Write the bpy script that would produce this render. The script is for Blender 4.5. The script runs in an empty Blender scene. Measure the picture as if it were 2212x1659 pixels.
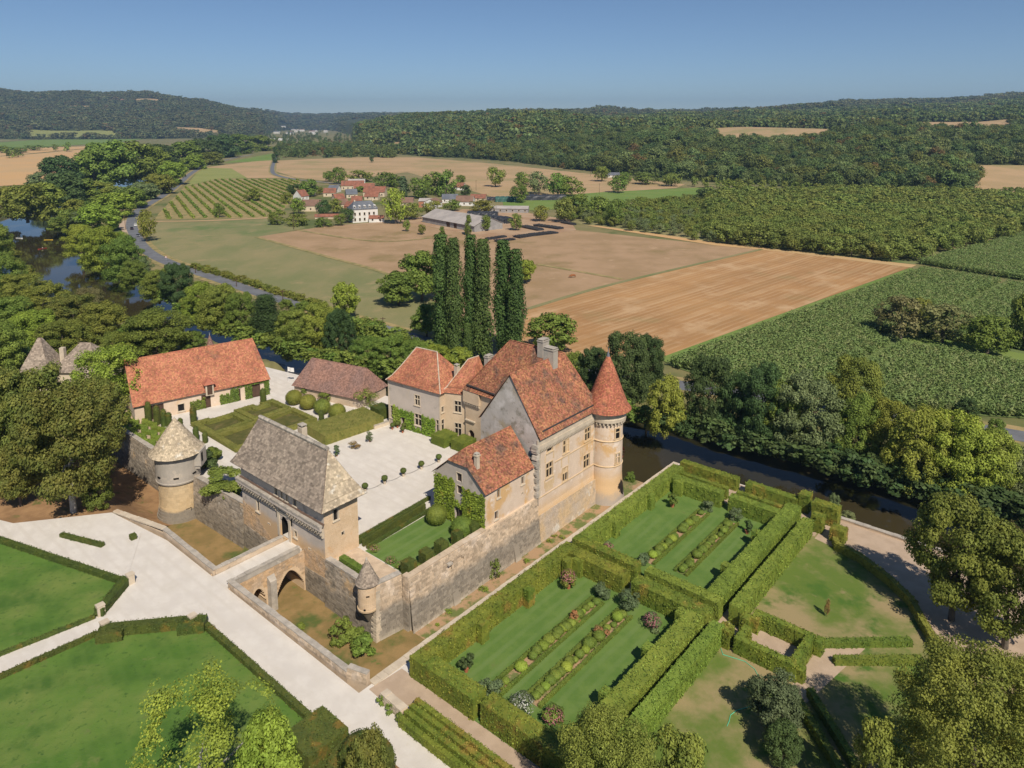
import bpy, math, random
import numpy as np
from mathutils import Vector
random.seed(7); RNG = np.random.default_rng(7)
SC = bpy.context.scene
COL = SC.collection
R = math.radians

# ------------------------------------------------------------------ camera, sky, sun, exposure
CAM_H = 62.0
PITCH = R(9.27)
FOC, CX, CY = 1578.0, 1106.0, 519.0          # in a 2212 px wide frame
cam = bpy.data.cameras.new('camera'); cam.sensor_width = 36.0
cam.lens = FOC / 2212 * 36; cam.shift_y = -(829.5 - CY) / 2212
cam.clip_start = 1.0; cam.clip_end = 40000
camo = bpy.data.objects.new('camera', cam); COL.objects.link(camo)
camo.location = (0, 0, CAM_H); camo.rotation_euler = (R(90) - PITCH, 0, 0)
SC.camera = camo
SUN_H = Vector((0.335, -0.942)).normalized(); SUN_EL = R(47)
world = bpy.data.worlds.new('World'); SC.world = world; world.use_nodes = True
wn = world.node_tree.nodes; wl = world.node_tree.links
bg = wn['Background']; sky = wn.new('ShaderNodeTexSky'); sky.sky_type = 'NISHITA'; sky.sun_disc = False
sky.sun_elevation = SUN_EL; sky.sun_rotation = math.atan2(SUN_H.x, SUN_H.y)
sky.altitude = 2600; sky.air_density = 1.0; sky.dust_density = 0.0; sky.ozone_density = 5.0
wl.new(sky.outputs[0], bg.inputs[0]); bg.inputs[1].default_value = 0.075
sun = bpy.data.lights.new('sun', 'SUN'); sun.energy = 4.7; sun.angle = R(0.53); sun.color = (1.0, 0.91, 0.78)
suno = bpy.data.objects.new('sun', sun); COL.objects.link(suno)
sv = Vector((SUN_H.x * math.cos(SUN_EL), SUN_H.y * math.cos(SUN_EL), math.sin(SUN_EL)))
suno.rotation_euler = sv.to_track_quat('Z', 'Y').to_euler(); suno.location = (0, -50, 300)
SC.view_settings.view_transform = 'Standard'; SC.view_settings.look = 'None'
SC.view_settings.exposure = 0.12; SC.view_settings.gamma = 1.0
SC.render.engine = 'CYCLES'
SC.cycles.use_denoising = True
SC.cycles.max_bounces = 6; SC.cycles.diffuse_bounces = 2; SC.cycles.glossy_bounces = 2; SC.cycles.transmission_bounces = 2
SC.cycles.transparent_max_bounces = 4; SC.cycles.volume_bounces = 0

# ------------------------------------------------------------------ geometry frames
AZ = R(40.34)
UX, UY = math.sin(AZ), math.cos(AZ)          # castle axis u, away along the rampart
VX, VY = math.cos(AZ), -math.sin(AZ)         # castle axis v, towards the gardens
OX, OY = -25.13872, 90.18714
def W(u, v, z=0.0):
    return (OX + u * UX + v * VX, OY + u * UY + v * VY, z)
def UV(x, y):
    dx, dy = x - OX, y - OY
    return dx * UX + dy * UY, dx * VX + dy * VY
_FR = {'D': (0, 0, 1.82278), 'X1': (0, 300, .5425), 'X2': (1000, 500, .5425), 'X3': (2000, 300, .5425), 'X4': (2832, 300, .5425),
       'X5': (2400, 1100, .7378), 'Z1': (0, 1200, .5425), 'Z2': (800, 1500, .5425), 'Z3': (1400, 1200, .5425),
       'Y1': (0, 2100, .5425), 'Y2': (1000, 2124, .5425), 'Y3': (2000, 2124, .5425), 'Y4': (2832, 2124, .5425)}
_cp, _sp = math.cos(PITCH), math.sin(PITCH)
def _ray(fr, x, y):
    a, b, s = _FR[fr]; dx = (a + x * s) / 1.82278; dy = (b + y * s) / 1.82278
    xc = (dx - CX) / FOC; yc = -(dy - CY) / FOC
    return xc, _cp + yc * _sp, -_sp + yc * _cp
def at(fr, x, y, z=0.0):
    """ground point of the place that is seen at a picture position, on the level z"""
    r = _ray(fr, x, y); t = (z - CAM_H) / r[2]
    return (r[0] * t, r[1] * t, z)
def height_at(fr, x, y, Y):
    r = _ray(fr, x, y); return CAM_H + r[2] * Y / r[1]

# ------------------------------------------------------------------ objects
ORG = {}
def tag(o, label=None, cat=None, group=None, kind=None):
    if label: o['label'] = label
    if cat: o['category'] = cat
    if group: o['group'] = group
    if kind: o['kind'] = kind
    return o
def thing(name, label, cat, loc=(0, 0, 0), rz=0.0, group=None):
    o = bpy.data.objects.new(name, None); COL.objects.link(o)
    o.empty_display_size = .5
    o.location = loc; o.rotation_euler = (0, 0, rz); ORG[o.name] = Vector(loc) if rz == 0 else Vector((0, 0, 0))
    return tag(o, label, cat, group)
def link_mesh(name, me, parent=None, mat=None):
    o = bpy.data.objects.new(name, me); COL.objects.link(o)
    if mat is not None and not me.materials: me.materials.append(mat)
    if parent is not None:
        o.parent = parent; ORG[o.name] = ORG.get(parent.name, Vector((0, 0, 0)))
    return o
def mesh_np(name, verts, faces_flat, nper, mat=None, smooth=False):
    """verts (N,3) numpy, faces_flat int array, nper vertices per face"""
    me = bpy.data.meshes.new(name); n = len(verts); nf = len(faces_flat) // nper
    me.vertices.add(n); me.vertices.foreach_set('co', np.asarray(verts, np.float32).ravel())
    me.loops.add(nf * nper); me.loops.foreach_set('vertex_index', np.asarray(faces_flat, np.int32))
    me.polygons.add(nf); me.polygons.foreach_set('loop_start', np.arange(0, nf * nper, nper, dtype=np.int32))
    if smooth: me.polygons.foreach_set('use_smooth', np.ones(nf, bool))
    me.update(calc_edges=True)
    if mat: me.materials.append(mat)
    return me
class MB:
    """collects shapes; frame W puts castle coordinates (u,v,z) into the world, None leaves them"""
    def __init__(self, frame=W): self.v = []; self.f = []; self.fr = frame
    def add(self, pts, faces):
        n = len(self.v); self.v += [tuple(p) for p in pts]; self.f += [tuple(i + n for i in f) for f in faces]; return self
    def poly(self, *pts): return self.add(pts, [tuple(range(len(pts)))])
    def box(self, u0, u1, v0, v1, z0, z1):
        return self.add([(u0, v0, z0), (u1, v0, z0), (u1, v1, z0), (u0, v1, z0), (u0, v0, z1), (u1, v0, z1), (u1, v1, z1), (u0, v1, z1)],
                        [(0, 3, 2, 1), (4, 5, 6, 7), (0, 1, 5, 4), (1, 2, 6, 5), (2, 3, 7, 6), (3, 0, 4, 7)])
    def prism(self, pts, z0, z1, cap=True):
        n = len(pts); z0s = z0 if isinstance(z0, (list, tuple)) else [z0] * n; z1s = z1 if isinstance(z1, (list, tuple)) else [z1] * n
        P = [(p[0], p[1], z0s[i]) for i, p in enumerate(pts)] + [(p[0], p[1], z1s[i]) for i, p in enumerate(pts)]
        F = [(i, (i + 1) % n, (i + 1) % n + n, i + n) for i in range(n)]
        if cap: F += [tuple(range(n, 2 * n)), tuple(reversed(range(n)))]
        return self.add(P, F)
    def obox(self, p, q, w, z0, z1, off=0.0):
        """box along the segment p-q, width w, shifted off to its left"""
        dx, dy = q[0] - p[0], q[1] - p[1]; L = math.hypot(dx, dy) or 1; nx, ny = -dy / L, dx / L
        a, b = off - w / 2, off + w / 2
        return self.prism([(p[0] + nx * a, p[1] + ny * a), (q[0] + nx * a, q[1] + ny * a), (q[0] + nx * b, q[1] + ny * b), (p[0] + nx * b, p[1] + ny * b)], z0, z1)
    def lathe(self, cu, cv, prof, n=24, cap=True, a0=0.0, a1=2 * math.pi):
        full = abs(a1 - a0 - 2 * math.pi) < 1e-6; m = n if full else n + 1
        P = []; F = []
        for r, z in prof:
            for k in range(m):
                a = a0 + (a1 - a0) * k / n; P.append((cu + r * math.cos(a), cv + r * math.sin(a), z))
        for i in range(len(prof) - 1):
            for k in range(n):
                k2 = (k + 1) % m; F.append((i * m + k, i * m + k2, (i + 1) * m + k2, (i + 1) * m + k))
        if cap and full:
            F.append(tuple(reversed(range(m)))); F.append(tuple(range((len(prof) - 1) * m, len(prof) * m)))
        return self.add(P, F)
    def tube(self, p, q, r0, r1=None, n=7):
        r1 = r0 if r1 is None else r1
        p, q = Vector(p), Vector(q); d = (q - p).normalized(); a = d.orthogonal().normalized(); b = d.cross(a)
        P = []
        for c, r in ((p, r0), (q, r1)):
            for k in range(n):
                t = 2 * math.pi * k / n; P.append(tuple(c + a * (r * math.cos(t)) + b * (r * math.sin(t))))
        return self.add(P, [(k, (k + 1) % n, (k + 1) % n + n, k + n) for k in range(n)] + [tuple(reversed(range(n))), tuple(range(n, 2 * n))])
    def ball(self, c, rx, ry, rz, n=12, m=8):
        P = [(c[0], c[1], c[2] - rz)]; F = []
        for i in range(1, m):
            t = math.pi * i / m - math.pi / 2
            for k in range(n):
                a = 2 * math.pi * k / n; P.append((c[0] + rx * math.cos(t) * math.cos(a), c[1] + ry * math.cos(t) * math.sin(a), c[2] + rz * math.sin(t)))
        P.append((c[0], c[1], c[2] + rz)); e = len(P) - 1
        for k in range(n):
            k2 = (k + 1) % n
            F.append((0, 1 + k2, 1 + k)); F.append((e, e - n + k, e - n + k2))
            for i in range(m - 2): F.append((1 + i * n + k, 1 + i * n + k2, 1 + (i + 1) * n + k2, 1 + (i + 1) * n + k))
        return self.add(P, F)
    def build(self, name, mat, parent=None, kind=None, smooth=False, label=None, cat=None, group=None):
        o0 = ORG.get(parent.name, Vector((0, 0, 0))) if parent is not None else Vector((0, 0, 0))
        if self.fr:
            vs = [self.fr(*p) for p in self.v]
        else: vs = self.v
        vs = [(p[0] - o0.x, p[1] - o0.y, p[2] - o0.z) for p in vs]
        me = bpy.data.meshes.new(name); me.from_pydata(vs, [], self.f); me.update()
        if smooth: me.polygons.foreach_set('use_smooth', [True] * len(me.polygons))
        me.materials.append(mat)
        o = link_mesh(name, me, parent)
        return tag(o, label, cat, group, kind)
def copy_tree(o, parent=None):
    c = o.copy(); COL.objects.link(c); c.parent = parent
    for ch in list(o.children): copy_tree(ch, c)
    return c
HAZE = 0.000095
# ------------------------------------------------------------------ materials (procedural)
def _n(nt, t, **kw):
    n = nt.nodes.new(t)
    for k, v in kw.items(): setattr(n, k, v)
    return n
def _mix(nt, fac, a, b, mode='MIX'):
    m = _n(nt, 'ShaderNodeMix', data_type='RGBA', blend_type=mode, clamp_factor=True)
    for s, v in ((0, fac), (6, a), (7, b)):
        if hasattr(v, 'is_output') or hasattr(v, 'links'): nt.links.new(v, m.inputs[s])
        elif s == 0: m.inputs[0].default_value = v
        else: m.inputs[s].default_value = (*v, 1) if len(v) == 3 else v
    return m.outputs[2]
def _ramp(nt, src, lo, hi):
    m = _n(nt, 'ShaderNodeMapRange'); nt.links.new(src, m.inputs[0]); m.inputs[1].default_value = lo; m.inputs[2].default_value = hi
    m.interpolation_type = 'SMOOTHSTEP'; return m.outputs[0]
def _math(nt, op, a, b):
    m = _n(nt, 'ShaderNodeMath', operation=op)
    for i, v in enumerate((a, b)):
        if isinstance(v, (int, float)): m.inputs[i].default_value = v
        else: nt.links.new(v, m.inputs[i])
    return m.outputs[0]
MATS = {}
def M(name, c1, c2, scale=.5, rough=.85, bump=0., bscale=8., island=0., obj=0., hue=0., blobs=(), rows=None, zband=None, trans=0.,
      stretch=None, lo=.35, hi=.65, spec=.25, brick=None, detail=5., objcols=None, bdist=.05, metal=0.):
    """noise mix of two colours; blobs: (colour, scale, lo, hi) stains; rows: (angle, spacing, colour, strength, width);
    zband: (z, blend, noise, colour) weathering below a height; brick: (w, h, mortar colour, strength)"""
    m = bpy.data.materials.new(name); m.use_nodes = True; nt = m.node_tree; L = nt.links
    b = nt.nodes['Principled BSDF']; out = nt.nodes['Material Output']
    g = _n(nt, 'ShaderNodeNewGeometry'); pos = g.outputs['Position']
    if stretch:
        mp = _n(nt, 'ShaderNodeMapping'); L.new(pos, mp.inputs[0]); mp.inputs['Rotation'].default_value = (0, 0, stretch[3] if len(stretch) > 3 else 0); mp.inputs['Scale'].default_value = stretch[:3]; p1 = mp.outputs[0]
    else: p1 = pos
    def noise(sc, vec=pos, det=detail):
        n = _n(nt, 'ShaderNodeTexNoise'); L.new(vec, n.inputs['Vector']); n.inputs['Scale'].default_value = sc; n.inputs['Detail'].default_value = det; n.inputs['Roughness'].default_value = .62
        return n.outputs[0]
    col = _mix(nt, _ramp(nt, noise(scale, p1), lo, hi), c1, c2)
    for (bc, bs, bl, bh) in blobs:
        col = _mix(nt, _ramp(nt, noise(bs), bl, bh), col, bc)
    if rows:
        for (ang, sp, rc, st, wd) in (rows if isinstance(rows, list) else [rows]):
            mp = _n(nt, 'ShaderNodeMapping'); L.new(pos, mp.inputs[0]); mp.inputs['Rotation'].default_value = (0, 0, ang)
            w = _n(nt, 'ShaderNodeTexWave', wave_type='BANDS', bands_direction='X'); L.new(mp.outputs[0], w.inputs[0])
            w.inputs['Scale'].default_value = 2 * math.pi / 20 / sp * 1.0; w.inputs['Distortion'].default_value = 1.6; w.inputs['Detail'].default_value = 2; w.inputs['Detail Scale'].default_value = .6
            f = _math(nt, 'MULTIPLY', _ramp(nt, w.outputs[1], 1 - wd, 1.0), _math(nt, 'MULTIPLY', _ramp(nt, noise(.07), .3, .6), st))
            col = _mix(nt, f, col, rc)
    if zband:
        for (z, bl, na, zc) in (zband if isinstance(zband, list) else [zband]):
            sx = _n(nt, 'ShaderNodeSeparateXYZ'); L.new(pos, sx.inputs[0])
            zz = _math(nt, 'ADD', sx.outputs[2], _math(nt, 'MULTIPLY', _math(nt, 'SUBTRACT', noise(.55), .5), na))
            col = _mix(nt, _ramp(nt, zz, z + bl, z - bl), col, zc)
    if objcols:
        oi = _n(nt, 'ShaderNodeObjectInfo')
        for (oc, a0, a1, st) in objcols:
            f = _math(nt, 'MULTIPLY', _math(nt, 'MULTIPLY', _math(nt, 'GREATER_THAN', oi.outputs['Random'], a0), _math(nt, 'LESS_THAN', oi.outputs['Random'], a1)), st)
            col = _mix(nt, f, col, oc)
    if island or obj or hue:
        h = _n(nt, 'ShaderNodeHueSaturation'); L.new(col, h.inputs['Color']); v = 1.0
        if island:
            v = _math(nt, 'ADD', 1 - island, _math(nt, 'MULTIPLY', g.outputs['Random Per Island'], 2 * island))
        if obj:
            oi2 = _n(nt, 'ShaderNodeObjectInfo')
            vo = _math(nt, 'ADD', 1 - obj, _math(nt, 'MULTIPLY', oi2.outputs['Random'], 2 * obj)); v = _math(nt, 'MULTIPLY', v, vo)
        if not isinstance(v, float): L.new(v, h.inputs['Value'])
        if hue:
            src = oi2.outputs['Random'] if obj else g.outputs['Random Per Island']
            fr = _math(nt, 'FRACT', _math(nt, 'MULTIPLY', src, 7.13), 0)
            L.new(_math(nt, 'ADD', .5 - hue, _math(nt, 'MULTIPLY', fr, 2 * hue)), h.inputs['Hue'])
        col = h.outputs[0]
    L.new(col, b.inputs['Base Color']); b.inputs['Roughness'].default_value = rough; b.inputs['Specular IOR Level'].default_value = spec; b.inputs['Metallic'].default_value = metal
    if bump or brick:
        src = noise(bscale, p1, 4.)
        bp = _n(nt, 'ShaderNodeBump'); bp.inputs['Strength'].default_value = bump; bp.inputs['Distance'].default_value = bdist; L.new(src, bp.inputs['Height'])
        L.new(bp.outputs[0], b.inputs['Normal'])
    if trans:
        tr = _n(nt, 'ShaderNodeBsdfTranslucent'); L.new(col, tr.inputs[0]); ms = _n(nt, 'ShaderNodeMixShader'); ms.inputs[0].default_value = trans
        L.new(b.outputs[0], ms.inputs[1]); L.new(tr.outputs[0], ms.inputs[2]); L.new(ms.outputs[0], out.inputs[0])
    MATS[name] = m; return m

# ground and fields
_a, _b = at('D', 1140, 669), at('D', 1645, 539); STUB = -(math.atan2(_b[1] - _a[1], _b[0] - _a[0]) + R(90))
gravel = M('pale_gravel', (.68, .635, .575), (.61, .565, .51), .35, .95, .25, 14, blobs=[((.575, .53, .465), .12, .52, .74), ((.56, .50, .42), .9, .62, .8), ((.60, .545, .47), 3.5, .55, .75)], rows=[(-(math.atan2(VY, VX) + R(90)), 1.75, (.585, .535, .47), .55, .35), (-(math.atan2(VY, VX) + R(64)), 2.6, (.595, .55, .485), .4, .3)])
path_m = M('sand_path', (.48, .365, .265), (.42, .315, .225), .6, .95, .25, 10)
lawn = M('mown_lawn', (.066, .146, .020), (.102, .188, .030), .22, .9, .5, 9, blobs=[((.165, .215, .050), .06, .46, .66), ((.060, .128, .020), .13, .50, .70), ((.13, .175, .045), .5, .58, .72), ((.055, .115, .020), 1.6, .55, .72), ((.17, .19, .06), 2.6, .66, .76)], stretch=(.35, 1, 1, R(-35)), rows=(-(math.atan2(VY, VX) + R(78)), 1.5, (.118, .198, .040), .22, .6))
lawn_fine = M('striped_lawn', (.098, .175, .034), (.130, .205, .045), .5, .9, .4, 9, blobs=[((.14, .15, .05), .25, .62, .8)], rows=(-(math.atan2(UY, UX) + R(90)), 1.6, (.15, .22, .065), .6, .6))
lawn_dry = M('patchy_dry_lawn', (.115, .170, .030), (.32, .25, .125), .10, .95, .5, 8, blobs=[((.07, .14, .02), .16, .55, .68), ((.36, .26, .15), .35, .62, .8)], lo=.40, hi=.62)
earth = M('dry_brown_earth', (.36, .215, .105), (.25, .145, .07), .35, .95, .5, 6, blobs=[((.12, .13, .035), .3, .58, .72)])
moat_g = M('moat_dry_grass', (.30, .20, .085), (.22, .155, .06), .4, .95, .5, 6, blobs=[((.09, .12, .03), .13, .52, .66), ((.12, .16, .04), .8, .6, .75)])
soil_strip = M('rubbly_soil', (.40, .26, .15), (.14, .17, .05), .45, .95, .8, 5, lo=.45, hi=.6)
ground_m = M('valley_ground', (.17, .165, .062), (.25, .205, .10), .012, .95, .3, 2, blobs=[((.10, .13, .04), .03, .5, .65)])
meadow = M('grazed_meadow', (.185, .195, .080), (.265, .230, .110), .03, .95, .5, 3, blobs=[((.125, .175, .058), .015, .52, .66), ((.31, .25, .125), .07, .55, .72), ((.14, .17, .06), .5, .58, .75)], stretch=(1, .45, 1, R(-25)))
dry_f = M('dry_meadow', (.40, .265, .155), (.32, .215, .115), .05, .95, .5, 3, blobs=[((.25, .185, .08), .025, .55, .7), ((.44, .30, .18), .15, .58, .72)])
stubble = M('wheat_stubble', (.43, .24, .10), (.345, .19, .08), .025, .95, .4, 3, blobs=[((.50, .33, .18), .06, .52, .7), ((.30, .23, .10), .025, .58, .72)],
            rows=[(STUB, 2.3, (.53, .35, .19), .55, .5), (STUB, 9.0, (.53, .35, .19), .45, .3), (STUB, 17.0, (.32, .19, .08), .4, .3)], stretch=(1, 1, 1))
tan_f = M('pale_tan_field', (.46, .31, .17), (.38, .27, .14), .02, .95, .3, 2, blobs=[((.30, .25, .11), .012, .5, .7)])
tan_far = M('golden_far_field', (.56, .35, .16), (.50, .34, .17), .01, .95, .2, 1)
green_f = M('green_crop', (.14, .22, .045), (.18, .24, .06), .03, .95, .4, 2)
yellowgreen_f = M('yellow_green_crop', (.27, .28, .09), (.23, .25, .075), .03, .95, .4, 2)
asphalt = M('worn_asphalt', (.175, .18, .195), (.135, .14, .15), .2, .85, .1, 10)
verge_m = M('dry_verge', (.38, .28, .13), (.20, .19, .07), .25, .95, .4, 4)
farmyard = M('farmyard_dirt', (.35, .22, .13), (.44, .31, .20), .05, .95, .3, 3)
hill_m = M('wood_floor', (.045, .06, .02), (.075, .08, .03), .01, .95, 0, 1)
water_m = M('river_water', (.030, .027, .014), (.050, .040, .019), .02, .04, .15, 1.1, spec=.28, bdist=.02, blobs=[((.04, .032, .014), .05, .5, .7)])
silt = M('river_bank_mud', (.30, .22, .13), (.12, .10, .05), .3, .95, .4, 4)
# stone, plaster, roofs
cream = M('cream_plaster', (.70, .565, .44), (.62, .49, .37), .35, .92, .25, 7, blobs=[((.62, .40, .19), .20, .53, .66), ((.74, .62, .51), .7, .55, .7), ((.33, .27, .20), 1.3, .68, .82)], zband=[(2.2, 1.2, 3.0, (.66, .46, .26)), (-1.0, 1.2, 3.6, (.40, .35, .30))])
ochre_m = M('ochre_stone_trim', (.66, .50, .315), (.58, .425, .25), .8, .9, .2, 8)
grey_pl = M('grey_plaster', (.47, .41, .355), (.54, .47, .41), .4, .92, .3, 6, blobs=[((.25, .22, .19), .35, .56, .74), ((.52, .42, .30), .22, .58, .72)])
gable_pl = M('weathered_gable_plaster', (.44, .405, .365), (.52, .48, .435), .35, .92, .3, 6, blobs=[((.27, .25, .205), .45, .50, .66), ((.40, .335, .23), .2, .50, .64), ((.22, .20, .165), 1.6, .58, .72), ((.60, .56, .52), .3, .56, .68)])
warm_pl = M('warm_plaster', (.62, .485, .345), (.54, .415, .285), .4, .92, .25, 6, blobs=[((.40, .31, .22), .4, .6, .78)])
gate_front_m = M('gate_weathered_plaster', (.50, .435, .375), (.58, .50, .43), .5, .92, .3, 6, blobs=[((.33, .29, .255), .5, .54, .70), ((.60, .50, .38), .3, .58, .7)], zband=[(4.6, .9, 2.8, (.62, .42, .235)), (.6, .5, 1.5, (.32, .27, .21))])
gate_side_m = M('gate_pale_stone', (.67, .505, .34), (.60, .44, .28), .7, .92, .4, 7, blobs=[((.64, .39, .20), .3, .56, .70), ((.72, .58, .43), 1.5, .6, .75)])
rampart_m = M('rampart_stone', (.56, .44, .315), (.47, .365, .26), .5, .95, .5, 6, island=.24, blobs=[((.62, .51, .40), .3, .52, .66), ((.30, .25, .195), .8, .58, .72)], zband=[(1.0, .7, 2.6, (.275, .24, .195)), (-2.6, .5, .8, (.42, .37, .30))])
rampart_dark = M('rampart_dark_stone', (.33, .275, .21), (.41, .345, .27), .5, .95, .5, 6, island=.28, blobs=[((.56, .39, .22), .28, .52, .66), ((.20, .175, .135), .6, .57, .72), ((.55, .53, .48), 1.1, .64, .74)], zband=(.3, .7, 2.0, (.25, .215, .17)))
coping_m = M('coping_stone', (.46, .41, .345), (.34, .305, .26), .9, .95, .5, 7, island=.22, blobs=[((.54, .49, .42), 1.2, .58, .7)])
pale_stone = M('pale_dressed_stone', (.60, .51, .39), (.50, .42, .32), .8, .9, .4, 7, island=.12)
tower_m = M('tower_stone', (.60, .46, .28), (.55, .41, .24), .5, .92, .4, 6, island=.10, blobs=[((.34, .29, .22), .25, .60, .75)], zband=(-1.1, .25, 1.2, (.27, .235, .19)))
tower_grey = M('tower_grey_stone', (.44, .39, .33), (.37, .335, .285), .5, .92, .4, 6, island=.10, blobs=[((.58, .50, .40), .35, .54, .68), ((.27, .245, .21), .7, .58, .75)])
tile_m = M('clay_tiles', (.385, .165, .088), (.285, .122, .07), .35, .9, .3, 10, island=.42, hue=.016, blobs=[((.155, .092, .066), .30, .50, .66), ((.46, .25, .155), .9, .6, .75), ((.56, .45, .36), 3.0, .69, .77)])
tile_bright = M('orange_clay_tiles', (.48, .205, .115), (.39, .150, .085), .35, .9, .3, 10, island=.28, hue=.012, blobs=[((.27, .13, .08), .35, .56, .72), ((.60, .40, .28), 2.2, .66, .76)])
tile_brown = M('brown_clay_tiles', (.25, .155, .128), (.32, .18, .135), .3, .9, .3, 10, island=.28)
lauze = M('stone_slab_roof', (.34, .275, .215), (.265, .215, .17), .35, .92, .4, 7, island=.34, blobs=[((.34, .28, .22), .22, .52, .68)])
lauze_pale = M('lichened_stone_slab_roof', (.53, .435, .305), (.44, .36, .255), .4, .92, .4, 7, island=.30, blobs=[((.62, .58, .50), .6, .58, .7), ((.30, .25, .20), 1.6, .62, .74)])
slate_m = M('slate', (.11, .12, .14), (.16, .17, .19), .5, .7, .2, 6, island=.25)
slab_under = M('roof_underside', (.16, .10, .07), (.12, .08, .06), .5, .95)
zinc = M('lead_flashing', (.40, .41, .43), (.34, .35, .37), 1, .6)
darkm = M('interior_shade_black', (.006, .0055, .005), (.010, .009, .008), 1, .95)  # near-black colour stands in for the shade inside openings
gutter_m = M('dark_gutter', (.05, .048, .05), (.07, .065, .065), 1, .6)
glass = M('window_glass', (.012, .012, .013), (.022, .021, .020), .8, .2, spec=.2)
wood_m = M('brown_timber', (.10, .06, .04), (.075, .045, .03), 2, .8, .2, 9)
shutter_m = M('grey_brown_shutter', (.085, .062, .052), (.06, .045, .04), 2, .8)
iron = M('dark_iron', (.03, .03, .032), (.04, .04, .042), 2, .6)
white_p = M('white_paint', (.78, .77, .74), (.70, .69, .66), 1, .6)
terracotta = M('terracotta', (.42, .16, .08), (.36, .13, .07), 3, .9)
trunk_m = M('bark', (.14, .115, .09), (.09, .075, .06), 2, .95, .6, 5)
trunk_pale = M('pale_bark', (.42, .39, .34), (.30, .275, .24), 2, .95, .5, 5)
# ------------------------------------------------------------------ foliage
def leafm(name, c1, c2, island=.34, obj=.14, hue=.018, trans=.3, scale=.25, g=1.95, **k):
    c1 = tuple(x * g for x in c1); c2 = tuple(x * g for x in c2)
    k['blobs'] = [(tuple(x * g for x in b[0]), *b[1:]) for b in k.get('blobs', ())]
    if 'objcols' in k: k['objcols'] = [(tuple(x * g for x in b[0]), *b[1:]) for b in k['objcols']]
    return M(name, c1, c2, scale, .62, island=island, obj=obj, hue=hue, trans=trans, spec=.2, **k)
LF = {
 'mid': leafm('leaves_green', (.115, .150, .028), (.080, .115, .022)),
 'bright': leafm('leaves_bright_green', (.165, .205, .030), (.120, .160, .024)),
 'yellow': leafm('leaves_yellow_green', (.168, .190, .032), (.125, .150, .026)),
 'dark': leafm('leaves_dark_green', (.050, .078, .024), (.038, .060, .020)),
 'olive': leafm('leaves_olive', (.142, .148, .028), (.100, .114, .022)),
 'rust': leafm('leaves_rusty_olive', (.118, .118, .026), (.080, .098, .022), scale=.5),
 'grey': leafm('leaves_grey_green', (.120, .145, .060), (.090, .115, .046)),
 'blue': leafm('leaves_blue_green', (.085, .112, .052), (.062, .088, .040)),
 'poplar': leafm('leaves_poplar', (.062, .095, .024), (.045, .072, .020)),
 'dry': leafm('leaves_dry_brown', (.130, .122, .050), (.095, .10, .036)),
 'walnut': leafm('leaves_walnut', (.125, .145, .032), (.095, .120, .028)),
 'hedge': leafm('hedge_leaves', (.135, .150, .024), (.085, .112, .018), scale=.45, blobs=[((.185, .130, .030), .35, .56, .70), ((.070, .088, .016), 1.4, .55, .7)], obj=.05, island=.5),
 'hedge_fresh': leafm('fresh_hedge_leaves', (.135, .175, .030), (.095, .132, .022), scale=.45, obj=.05, island=.5, blobs=[((.070, .098, .018), 1.4, .55, .7)]),
 'box': leafm('box_leaves', (.105, .135, .024), (.075, .105, .019), scale=.8, obj=.06),
 'yew': leafm('yew_leaves', (.065, .082, .018), (.046, .062, .016), scale=.8, blobs=[((.120, .092, .020), .5, .55, .7)], obj=.06),
 'ivy': leafm('ivy_leaves', (.135, .190, .024), (.085, .130, .018), scale=.6, obj=.05, blobs=[((.27, .22, .030), .45, .60, .72)]),
 'wood': leafm('woodland_leaves', (.078, .100, .026), (.058, .080, .024), obj=.30, hue=.02, objcols=[((.17, .11, .035), .0, .022, .7), ((.135, .14, .03), .03, .2, .6), ((.045, .072, .025), .5, .68, .7), ((.10, .125, .045), .7, .85, .7)]),
 'far': leafm('far_woodland_leaves', (.085, .088, .036), (.066, .078, .034), obj=.22, hue=.015, objcols=[((.15, .105, .045), .0, .05, .7), ((.06, .085, .035), .5, .7, .7), ((.11, .11, .045), .2, .4, .6)]),
 'maize': leafm('maize_leaves', (.118, .158, .050), (.100, .140, .044), obj=.06, island=.14, hue=.008, objcols=[((.19, .20, .085), .0, .22, .5)]),
 'parterre': leafm('parterre_box', (.155, .150, .040), (.115, .122, .030), scale=.6, obj=.05),
 'flower_pink': leafm('pink_flowers', (.55, .22, .26), (.42, .18, .18), g=1),
 'flower_white': leafm('white_flowers', (.62, .62, .58), (.14, .18, .08), scale=3, g=1),
 'redbush': leafm('dry_red_leaves', (.22, .10, .045), (.13, .095, .035)),
}
def quads(P, Nn, size, rng, asp=1.0):
    """leaf faces: irregular diamonds round the points P facing Nn; returns verts, faces"""
    n = len(P); Nn = Nn / (np.linalg.norm(Nn, axis=1, keepdims=True) + 1e-9)
    t = rng.normal(size=(n, 3)); t -= (t * Nn).sum(1, keepdims=True) * Nn; t /= np.linalg.norm(t, axis=1, keepdims=True) + 1e-9
    b = np.cross(Nn, t)
    s = (np.asarray(size) * rng.uniform(.6, 1.35, n))[:, None] * .5
    k = rng.uniform(.55, .9, (n, 1)) * asp
    bend = Nn * s * rng.uniform(-.25, .35, (n, 1))
    V = np.stack([P + t * s, P + b * s * k + bend, P - t * s * rng.uniform(.7, 1.1, (n, 1)), P - b * s * k + bend], 1).reshape(-1, 3)
    return V, np.arange(4 * n)
def sphere_dirs(n, rng):
    d = rng.normal(size=(n, 3)); return d / np.linalg.norm(d, axis=1, keepdims=True)
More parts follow.
